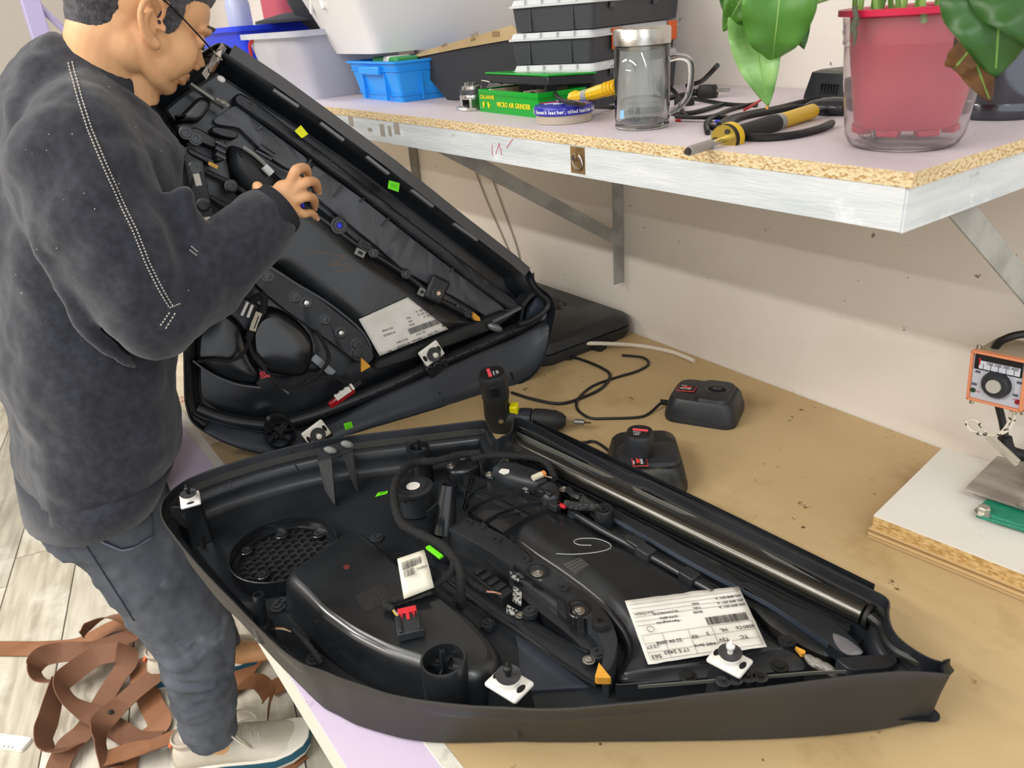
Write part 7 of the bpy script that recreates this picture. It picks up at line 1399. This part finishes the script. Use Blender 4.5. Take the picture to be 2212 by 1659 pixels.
# glasses
gm_ = mat('thin_dark_metal', '2c2a2b', 0.3, 0.8)
g = MB(); g.tube([H(0.0765, -0.010, 0.032), H(0.0765, 0.004, 0.036), H(0.074, 0.05, 0.024), H(0.068, 0.092, 0.012)], [0.0013, 0.0013, 0.0012, 0.0014], 8, sm=4); gl_ = g.build('glasses_temple', gm_, per)
g = MB(); g.tube([H(-0.0765, -0.010, 0.032), H(-0.0765, 0.004, 0.036), H(-0.074, 0.05, 0.024), H(-0.068, 0.092, 0.012)], 0.0013, 8, sm=4); g.build('glasses_temple', gm_, per)
for s_ in (-1, 1):
    c = H(s_*0.036, 0.118, 0.006); P_ = []
    for k in range(25): a = 2*math.pi*k/24; P_.append(c+Sh*s_*0.026*math.cos(a)-Fh*abs(0.008*math.cos(a))*(1 if math.cos(a) > 0 else 0)+Uh*0.021*math.sin(a))
    MB().tube(P_, 0.0009, 6).build('lens_rim', gm_, per)
    MB().loft([[p-Fh*0.0006 for p in P_[:-1]], [p+Fh*0.0006 for p in P_[:-1]]]).build('lens', mat('lens_glass', 'ffffff', 0.02, trans=1.0, ior=1.2), per)
MB().tube([H(-0.010, 0.118, 0.010), H(0, 0.122, 0.013), H(0.010, 0.118, 0.010)], 0.0011, 6, sm=3).build('glasses_bridge', gm_, per)
for s_ in (-1, 1): MB().tube([H(s_*0.068, 0.092, 0.012), H(s_*0.062, 0.112, 0.008)], 0.0014, 6).build('hinge', Steel, per)
# ---------------- sweater
mb = MB()
def ring(cx, cy, cz, rx, ry, n=36, tilt=0.0, sq=2.3):
    out = []
    for k in range(n):
        a = 2*math.pi*k/n; ca, sa = math.cos(a), math.sin(a); x = abs(ca)**(2/sq)*np.sign(ca)*rx; y = abs(sa)**(2/sq)*np.sign(sa)*ry; out.append(TX([cx+x, cy+y, cz+y*tilt]))
    return out
secs = [(-1.405, 0.034, 0.775, 0.165, 0.104, 0), (-1.405, 0.045, 0.80, 0.180, 0.112, 0.1), (-1.405, 0.068, 0.85, 0.192, 0.126, 0), (-1.405, 0.086, 0.95, 0.198, 0.130, 0), (-1.41, 0.102, 1.08, 0.196, 0.135, 0), (-1.41, 0.135, 1.20, 0.196, 0.138, 0), (-1.41, 0.172, 1.29, 0.190, 0.128, -0.2), (-1.405, 0.196, 1.36, 0.165, 0.118, -0.5), (-1.40, 0.222, 1.405, 0.115, 0.088, -0.85), (-1.398, 0.238, 1.438, 0.080, 0.056, -1.25)]
mb.loft([ring(a, b, c, d, e_, tilt=t_) for a, b, c, d, e_, t_ in secs])
def sleeve(a, b, c, extra=0):
    mb.tube([TX([-1.40, 0.225, 1.415])*0.75+a*0.25+TX([0, 0, 0.012]), TX([-1.40, 0.225, 1.415])*0.35+a*0.65+TX([0, 0, 0.018]), a+TX([0, 0, 0.0])], [0.050, 0.066, 0.074], 22, sm=4); mb.tube([TX([-1.41, 0.15, 1.28])*0.6+a*0.4, a+TX([0, 0, -0.05])], 0.10, 22)
    mb.ball(a+TX([0, -0.005, -0.01]), (0.072, 0.085, 0.085), None, 20, 14)
    mb.tube([a+TX([0, 0.01, 0.0]), a*0.7+b*0.3+TX([0, -0.012, 0]), a*0.35+b*0.65+TX([0, -0.012, 0]), b+TX([0, 0.0, 0.012])], [0.074, 0.088, 0.086, 0.070], 26, sm=4)
    mb.ball(b, (0.062, 0.066, 0.064), None, 18, 12)
    mb.tube([b, b*0.72+c*0.28, b*0.4+c*0.6, c], [0.064, 0.064, 0.054, 0.041], 26, sm=4)
sleeve(sR, eR, wR-nrm(wR-eR)*0.002); sleeve(sL, eL, wL-nrm(wL-eL)*0.01)
# fold ridges at elbow and armpit
E1 = PX(412, 528, -1.135)
mb.tube([PX(385, 400, -1.17), PX(405, 480, -1.165), PX(418, 545, -1.155), PX(405, 600, -1.14)], [0.016, 0.024, 0.024, 0.014], 12, sm=4)
mb.tube([PX(330, 470, -1.15), PX(360, 570, -1.12), PX(372, 640, -1.11)], [0.012, 0.016, 0.012], 10, sm=4)
mb.tube([PX(430, 570, -1.13), PX(455, 620, -1.12), PX(470, 670, -1.13)], [0.012, 0.018, 0.012], 10, sm=4)
mb.tube([PX(500, 540, -1.16), PX(520, 590, -1.155)], [0.012, 0.010], 10, sm=4)
mb.tube([PX(60, 420, -1.21), PX(110, 560, -1.20), PX(180, 700, -1.19), PX(300, 800, -1.2)], [0.006, 0.016, 0.014, 0.002], 10, sm=4)
sw = mb.build('sweater', fleece, per, angle=180); remesh(sw, 0.006, 22); displace(sw, 0.11, 0.026, 0.5, 1); displace(sw, 0.04, 0.008, 0.5, 1); bake(sw)
# hem band, cuff, collar
mb = MB(); mb.loft([ring(-1.405, 0.030, 0.765+0.0, 0.172, 0.104), ring(-1.405, 0.032, 0.77, 0.180, 0.110), ring(-1.405, 0.056, 0.83, 0.191, 0.124), ring(-1.405, 0.056, 0.832, 0.18, 0.12)]); q = mb.build('hem_band', fleece, per, angle=180); displace(q, 0.06, 0.008); bake(q)
ax_ = nrm(wR-eR); MB().lathe(wR-ax_*0.045, [(0.047, 0), (0.0485, 0.01), (0.0445, 0.045), (0.0420, 0.053), (0.036, 0.053), (0.034, 0.04)], 30, frame_of(ax_), sx=1.0, sy=1.0).build('cuff', mat('ribbed_charcoal', '24262c', 0.95, bump=0.6, bscale=300), per)
cn = [PX(150, 72, -1.40), PX(200, 105, -1.325), PX(255, 165, -1.315), PX(303, 210, -1.36)]
A = PX(157, 68, -1.40); B = PX(306, 212, -1.40); cc = (A+B)/2; du = nrm(B-A); dv = TX([1, 0, 0]); dv = nrm(dv-(dv@du)*du); dn = np.cross(dv, du); dn = dn if dn[2] > 0 else -dn; La = np.linalg.norm(B-A)/2
mb = MB(); R_ = []
for rs, hh_ in ((1.30, -0.045), (1.16, -0.022), (1.02, 0.000), (0.99, 0.004), (0.95, 0.002), (0.93, -0.02)):
    R_.append([cc+du*La*rs*math.cos(a)+dv*0.076*rs*math.sin(a)+dn*hh_ for a in np.linspace(0, 2*math.pi, 40, endpoint=False)])
mb.loft(R_, False, False); mb.build('collar', mat('ribbed_charcoal_light', '34373f', 0.95, bump=0.6, bscale=300), per, angle=180)
# stitching placed on the sleeve surface along the seam
bv = BVHTree.FromPolygons([tuple(np.array(v.co)+ORG['person']) for v in sw.data.vertices], [tuple(p.vertices) for p in sw.data.polygons])
def cast(u, v):
    r = nrm(ray(u, v)); h = bv.ray_cast(Vector(tuple(EYE)), Vector(tuple(r)), 4.0); return None if h[0] is None else (np.array(h[0]), np.array(h[1]))
seam = b0((437, 405), (448, 450), (462, 500), (500, 640), (560, 830), (640, 1020), (700, 1160), (780, 1340), (850, 1480), (905, 1620)) + [(312, 565), (328, 597), (346, 632), (366, 665)]
st = mat('cream_thread', 'b0aba2', 0.8); rows = resample([TX([*p, 0]) for p in seam], 7.2, False); mb = MB(); nst = 0
for off in (0, 8.5):
    for i in range(len(rows)-1):
        a, b = rows[i]+TX([off, -off*0.25, 0]), rows[i+1]+TX([off, -off*0.25, 0]); c1_, c2_ = cast(*a[:2]), cast(*(a*0.45+b*0.55)[:2])
        if c1_ and c2_ and np.linalg.norm(c1_[0]-c2_[0]) < 0.03: mb.tube([c1_[0]+c1_[1]*0.0008, c2_[0]+c2_[1]*0.0008], 0.0011, 5)
for P_ in ([(366, 665), (390, 655)], [(366, 675), (345, 705)], [(378, 676), (356, 712)], [(413, 532), (428, 545)], [(410, 540), (426, 553)]):
    for i in range(5):
        a, b = TX([*P_[0], 0]), TX([*P_[1], 0]); x, y = a+(b-a)*i/5, a+(b-a)*(i+0.6)/5; c1_, c2_ = cast(*x[:2]), cast(*y[:2])
        if c1_ and c2_: mb.tube([c1_[0]+c1_[1]*0.0008, c2_[0]+c2_[1]*0.0008], 0.0011, 5)
if mb.v: stuff(mb.build('seam_stitching', st, sw))
mb = MB(); rg = random.Random(12)
for k in range(26):
    c = cast(rg.uniform(10, 420), rg.uniform(90, 640))
    if c: mb.ball(c[0]+c[1]*0.0005, rg.uniform(0.0004, 0.0010), None, 6, 4)
stuff(mb.build('lint_specks', mat('pale_lint', 'cfcabf', 0.8), sw))
# ---------------- jeans
mb = MB()
mb.loft([ring(-1.43, 0.036, 0.70, 0.165, 0.100), ring(-1.43, 0.032, 0.76, 0.168, 0.102), ring(-1.43, 0.030, 0.83, 0.156, 0.092)])
def leg(a, b, c, rr_):
    d1 = b-a; d2 = c-b
    mb.tube([a+TX([0, 0, -0.02]), a+d1*0.35, a+d1*0.7, b, b+d2*0.3, b+d2*0.6, c+TX([0, 0.0, 0.04]), c+TX([0, 0.0, 0.0])], rr_, 28, sm=4)
leg(hipR+TX([0.0, 0, 0]), kneR, ankR, [0.098, 0.092, 0.086, 0.080, 0.072, 0.064, 0.058, 0.055])
leg(hipL, kneL, ankL, [0.098, 0.092, 0.084, 0.078, 0.070, 0.062, 0.056, 0.055])
rg = random.Random(21)
for k in range(9):
    t_ = 0.30+0.055*k; c = kneR*(1-max(0, t_-0.35)*1.5)+ankR*max(0, t_-0.35)*1.5; rad = 0.078-0.022*max(0, t_-0.35)*1.5
    a0 = rg.uniform(-1.6, -0.4); mb.tube([c+TX([rad*math.cos(a), rad*math.sin(a), 0.012*math.sin(a*2+k)]) for a in np.linspace(a0, a0+1.7, 7)], [0.001, 0.008, 0.012, 0.013, 0.012, 0.008, 0.001], 8)
je = mb.build('jeans', denim, per, angle=180); remesh(je, 0.0055, 5); displace(je, 0.06, 0.02, 0.5, 2); displace(je, 0.022, 0.0035, 0.5, 1); bake(je)
bvj = BVHTree.FromPolygons([tuple(np.array(v.co)+ORG['person']) for v in je.data.vertices], [tuple(p.vertices) for p in je.data.polygons])
def surf(P_, r, name, m_, bvh, par, lift=0.001, step=8):
    pts = []
    for p in resample([TX([*q, 0]) for q in P_], step, False):
        d_ = nrm(ray(*p[:2])); h = bvh.ray_cast(Vector(tuple(EYE)), Vector(tuple(d_)), 4.0)
        if h[0] is not None: pts.append(np.array(h[0])+np.array(h[1])*lift)
    if len(pts) > 2: return MB().tube(pts, r, 6).build(name, m_, par)
dk = mat('dark_denim_seam', '2f3440', 0.9); ltd = mat('pale_denim_seam', '7b8492', 0.9)
surf(f5((600, -20), (690, 40), (810, 88), (870, 75), (1000, 0)), 0.0016, 'pocket_seam', ltd, bvj, je); surf([(205, 1160), (262, 1185), (290, 1180), (332, 1155), (325, 1085)], 0.0014, 'pocket_seam', dk, bvj, je)
surf([(95, 1060), (150, 1120), (220, 1230), (290, 1340)], 0.0012, 'outer_seam', dk, bvj, je)
# ---------------- shoes
upm = mat('cream_mesh_upper', 'd8d1c2', 0.75, bump=0.5, bscale=500, col2='cbc2b2', scale=9); teal = mat('teal_band', '1c5366', 0.5); sol = mat('off_white_sole', 'e2ddd0', 0.6); lace = mat('cream_lace', 'd6cfbd', 0.8); orr = mat('orange_accent', 'e2703a', 0.5); inn = mat('taupe_panel', 'b3a698', 0.7)
def shoe(heel, toe, nm, par):
    heel, toe = TX(heel), TX(toe); L = np.linalg.norm(toe-heel); d_ = (toe-heel)/L; s_ = np.cross(d_, Z3); P = lambda x, y, z_: heel+d_*x*L+s_*y+Z3*z_
    prof = [(0.0, 0.026, 0.07), (0.04, 0.034, 0.095), (0.12, 0.038, 0.105), (0.25, 0.038, 0.105), (0.38, 0.040, 0.098), (0.50, 0.044, 0.082), (0.62, 0.048, 0.068), (0.76, 0.050, 0.056), (0.88, 0.046, 0.046), (0.96, 0.034, 0.038), (1.0, 0.016, 0.030)]
    def outline(z_, ins): return [(x*(1-2*ins)+ins, w_-ins*0.12, z_) for x, w_, _ in prof]
    def band(z0, z1, w0, w1, m_, name, lift=0):
        rings = []
        for z_, gw_ in ((z0, w0), (z1, w1)):
            r = [P(x+(0.012 if x > .9 else -0.01 if x < .05 else 0)*gw_, (w_+0.004*gw_), z_+(0.018*max(0, x-0.8)/0.2 if True else 0)) for x, w_, _ in prof]+[P(x+(0.012 if x > .9 else -0.01 if x < .05 else 0)*gw_, -(w_+0.004*gw_), z_+(0.018*max(0, x-0.8)/0.2)) for x, w_, _ in reversed(prof)]
            rings.append(r)
        return MB().loft(rings).build(name, m_, par, angle=60, bevel=0.0015)
    band(0.0005, 0.012, 0.6, 1.6, sol, 'outsole'); band(0.012, 0.031, 1.7, 1.2, teal, 'midsole_band'); band(0.031, 0.036, 1.3, 0.5, sol, 'midsole')
    secs = []
    for x, w_, ht in prof:
        r = []
        for k in range(17):
            a = math.pi*k/16; y = -math.cos(a); zz_ = math.sin(a)
            r.append(P(x, (w_-0.001)*np.sign(y)*abs(y)**0.75 if y else 0, 0.030+(ht-0.030)*zz_**0.7))
        secs.append(r)
    u_ = MB().loft(secs, False, False, closed=False).build('upper', upm, par, angle=70, solid=0.003)
    for k in range(6):
        x = 0.36+0.055*k; z_ = np.interp(x, [p[0] for p in prof], [p[2] for p in prof])
        MB().tube([P(x+0.01, -0.020, z_-0.006), P(x, 0, z_+0.004), P(x+0.02, 0.020, z_-0.006)], 0.0022, 7, sm=3, flat=1.6).build('lace', lace, u_)
    z_ = 0.104
    for sg in (-1, 1): MB().tube([P(0.40, 0, z_), P(0.44, sg*0.025, z_+0.010), P(0.54, sg*0.044, z_-0.010), P(0.60, sg*0.040, z_-0.035), P(0.52, sg*0.024, z_-0.020), P(0.42, 0.004, z_)], 0.0022, 8, sm=5).build('lace_loop', lace, u_)
    MB().tube([P(0.02, -0.037, 0.045), P(0.3, -0.043, 0.052), P(0.55, -0.049, 0.040), P(0.75, -0.051, 0.036)], [0.006, 0.005, 0.006, 0.004], 8, sm=4).build('side_overlay', inn, par)
    for k in range(3): MB().box(P(0.36+0.05*k, -0.0440, 0.062-0.004*k), (0.012, 0.004, 0.004), np.array([d_, s_, Z3]).T).build('orange_dash', orr, par)
    MB().tube([P(-0.005, -0.01, 0.06), P(-0.018, 0, 0.075), P(-0.005, 0.01, 0.088)], 0.003, 7, sm=4, flat=2).build('heel_tab', orr, par)
    MB().box(P(0.50, -0.0475, 0.022), (0.03, 0.003, 0.004), np.array([d_, s_, Z3]).T@np.array(Matrix.Rotation(0.5, 3, 'Y'))).build('white_flash', sol, par)
    MB().lathe(P(0.15, 0, 0.09), [(0.034, 0), (0.036, 0.012), (0.033, 0.016), (0.030, 0.01)], 24, sy=1.2).build('ankle_padding', inn, par)
shR = MB().box((-1.44, 0.10, 0.03), (0.03, 0.06, 0.02)).build('shoe', sol, per); shL = MB().box((-1.73, 0.15, 0.03), (0.03, 0.06, 0.02)).build('shoe', sol, per)
shoe((-1.475, 0.015, 0), (-1.345, 0.272, 0), 'R', shR); shoe((-1.79, 0.03, 0), (-1.690, 0.300, 0), 'L', shL)
# small switch part held in the hand
t = thing('switch_part', 'small clear and black switch part held in the fingers against the upright panel', 'switch', tuple(hx(660, 405, -1.225)))
MB().box(hx(660, 408, -1.235), (0.018, 0.045, 0.030), FB.R).build('switch_body', K_gloss, t, bevel=0.003)
MB().box(hx(684, 404, -1.228), (0.010, 0.014, 0.012), FB.R).build('clear_end', mat('frosted_bulb', 'd5d8db', 0.25), t, bevel=0.002)
MB().box(hx(652, 443, -1.222), (0.006, 0.012, 0.016), FB.R).build('blue_tab', mat('blue_cap', '2a2fd8', 0.4), t, bevel=0.002)
# ================================================================ BROWN STRAPS ON THE FLOOR
brn = mat('tan_brown_leather', '96684a', 0.5, col2='85593a', scale=8, bump=0.15, bscale=120); brd = mat('brown_strap_reverse', '75503a', 0.75)
def strap(P_, zs, lab, w_=0.054, tw=None):
    pts = []
    for (x, y), z_ in zip(P_, zs): pts.append(PZ(*f5((x, y))[0], 0.004+z_))
    pts, _ = smooth_path(pts, 14); N = len(pts); rows = []; tws = np.interp(np.linspace(0, 1, N), np.linspace(0, 1, len(P_)), tw or [0]*len(P_))
    for i, p in enumerate(pts):
        t_ = pts[min(i+1, N-1)]-pts[max(i-1, 0)]; t_ = nrm(t_); s_ = np.cross(t_, Z3); s_ = nrm(s_) if np.linalg.norm(s_) > 1e-6 else TX([1, 0, 0]); n_ = np.cross(s_, t_); a = tws[i]; wv = s_*math.cos(a)+n_*math.sin(a)
        lift = Z3*abs(math.sin(a))*w_/2
        rows.append([p-wv*w_/2+lift, p+lift, p+wv*w_/2+lift])
    mb = MB(); mb.loft(rows, False, False, closed=False); o = mb.build('leather_strap', [brn, brd], None, smooth=False)
    k = o.modifiers.new('s', 'SOLIDIFY'); k.thickness = 0.0022; k.offset = 0; k.material_offset = 1; k.material_offset_rim = 1
    return tag(o, lab, 'strap', 'brown leather straps on the floor'), rows
S_ = []
S_.append(strap(((-260, 745), (0, 740), (250, 740), (480, 720), (620, 660), (760, 590), (900, 570), (1050, 580)), [0.0]*4+[0.01, 0.015, 0.02, 0.02], 'brown leather strap running off the left frame edge'))
S_.append(strap(((1000, 600), (820, 680), (600, 760), (420, 790), (300, 840), (250, 920), (290, 985), (420, 950), (560, 860), (700, 770), (850, 760)), [0.03, 0.035, 0.035, 0.035, 0.04, 0.03, 0.02, 0.03, 0.04, 0.045, 0.04], 'brown leather strap in the upper left loop, bent back on itself', tw=[0, 0.1, 0.2, 0.5, 1.0, 1.3, 0.8, 0.4, 0.2, 0.3, 0.4]))
S_.append(strap(((560, 700), (600, 640), (720, 560), (860, 560), (980, 640)), [0.04, 0.05, 0.06, 0.05, 0.03], 'short brown strap arching behind the knee of the jeans', tw=[1.2, 1.1, 0.6, 0.2, 0]))
S_.append(strap(((860, 760), (840, 860), (760, 960), (640, 1160), (560, 1300), (460, 1400), (380, 1540), (360, 1700)), [0.05, 0.04, 0.03, 0.02, 0.025, 0.02, 0.012, 0.01], 'brown leather strap crossing diagonally down to the lower frame edge', tw=[0.9, 0.3, 0, 0, 0.2, 0.3, 0, 0]))
S_.append(strap(((800, 780), (650, 820), (500, 940), (430, 1020), (470, 1110), (600, 1180), (760, 1270), (900, 1350), (1060, 1350)), [0.055, 0.05, 0.045, 0.045, 0.035, 0.03, 0.02, 0.012, 0.01], 'brown leather strap with a dark rivet near the middle of the pile', tw=[0.4, 0.5, 0.9, 1.2, 0.8, 0.2, 0.1, 0.2, 0.1]))
S_.append(strap(((420, 1010), (380, 1120), (340, 1260), (310, 1360), (340, 1450), (440, 1430), (520, 1380)), [0.03, 0.03, 0.02, 0.03, 0.02, 0.02, 0.01], 'brown leather strap making the lower left bend of the pile', tw=[1.1, 1.2, 1.0, 1.1, 0.9, 0.5, 0.2]))
S_.append(strap(((1100, 880), (960, 980), (820, 1100), (720, 1220), (680, 1330), (690, 1430), (760, 1560)), [0.045, 0.045, 0.04, 0.04, 0.03, 0.02, 0.01], 'brown leather strap with second rivet leading down from the shin', tw=[0.1, 0.1, 0.1, 0.5, 1.2, 1.3, 0.6]))
S_.append(strap(((700, 1480), (850, 1430), (1000, 1400), (1150, 1340), (1280, 1290)), [0.03, 0.035, 0.03, 0.02, 0.01], 'brown leather strap beside the heel of the near shoe', tw=[0.2, 0.1, 0.3, 0.2, 0]))
S_.append(strap(((960, 800), (940, 930), (1000, 1100), (1060, 1240), (960, 1340), (860, 1440), (820, 1560)), [0.02, 0.02, 0.01, 0.008, 0.008, 0.006, 0.004], 'brown leather strap low in the pile behind the shin'))
S_.append(strap(((1500, 1120), (1540, 1040), (1620, 980), (1720, 970), (1790, 1060), (1790, 1180)), [0.02, 0.08, 0.12, 0.12, 0.08, 0.02], 'brown strap arching over the laces between the two shoes', tw=[0.5, 0.4, 0.2, 0.1, 0.2, 0.3]))
S_.append(strap(((1420, 1050), (1560, 980), (1640, 870), (1700, 800)), [0.01, 0.012, 0.015, 0.015], 'brown leather strap passing under the far shoe'))
S_.append(strap(((1800, 1010), (1900, 960), (2050, 900)), [0.004, 0.004, 0.004], 'end of a brown strap under the workbench'))
S_.append(strap(((1400, 1620), (1620, 1580), (1860, 1520), (2000, 1420)), [0.0, 0.0, 0.0, 0.0], 'brown leather strap lying below the near shoe sole'))
rv = mat('dark_rivet', '3f3833', 0.4, 0.6)
for (si, ix) in ((4, 77), (6, 38)):
    o, rows = S_[si]; c = rows[min(ix, len(rows)-2)][1]; n_ = nrm(np.cross(rows[ix+1][1]-rows[ix][1], rows[ix][2]-rows[ix][0])); n_ = n_ if n_[2] > 0 else -n_; ORG[o.name] = np.zeros(3)
    MB().lathe(c+n_*0.001, [(0.0075, 0), (0.007, 0.0018), (0.003, 0.003)], 18, frame_of(n_)).build('rivet', rv, o)
o = MB(); c = PZ(18, 1600, 0.012); R_ = RZ(0.75); mb = MB(); rloft(mb, c, R_, [(0.10, 0.035, -0.011), (0.10, 0.035, -0.002)], 0.006)
t = thing('white_fragment', 'small white plastic offcut on the floor at the left edge', 'offcut', (c[0], c[1], 0)); mb.build('fragment_body', W_pla, t)
for k in range(3): MB().box(c+R_@TX([0.0+0.012*k, -0.014, -0.0018]), (0.002, 0.004, 0.001), R_).build('slot', Ink, t)
# lilac rack post behind the person
t = thing('metal_rack', 'lilac painted steel rack post against the grey wall at the far left', 'rack', (PX(70, 20, -2.9)[0], PX(70, 20, -2.9)[1], 0)); p = PX(70, 20, -2.9)
lp = mat('lilac_paint', 'b3abd0', 0.5)
MB().box((p[0], p[1], 1.1), (0.05, 0.05, 2.2)).build('post', lp, t, bevel=0.003); MB().box((p[0], p[1]-0.7, 1.1), (0.05, 0.05, 2.2)).build('post', lp, t, bevel=0.003)
q2 = PX(150, 75, -2.9); MB().tube([TX([p[0], p[1], 1.62]), q2, TX([p[0], p[1]-0.0, 1.2])], 0.012, 6).build('cross_brace', lp, t)
MB().box((p[0], p[1]-0.35, 0.5), (0.04, 0.66, 0.04)).build('crossbar', lp, t)
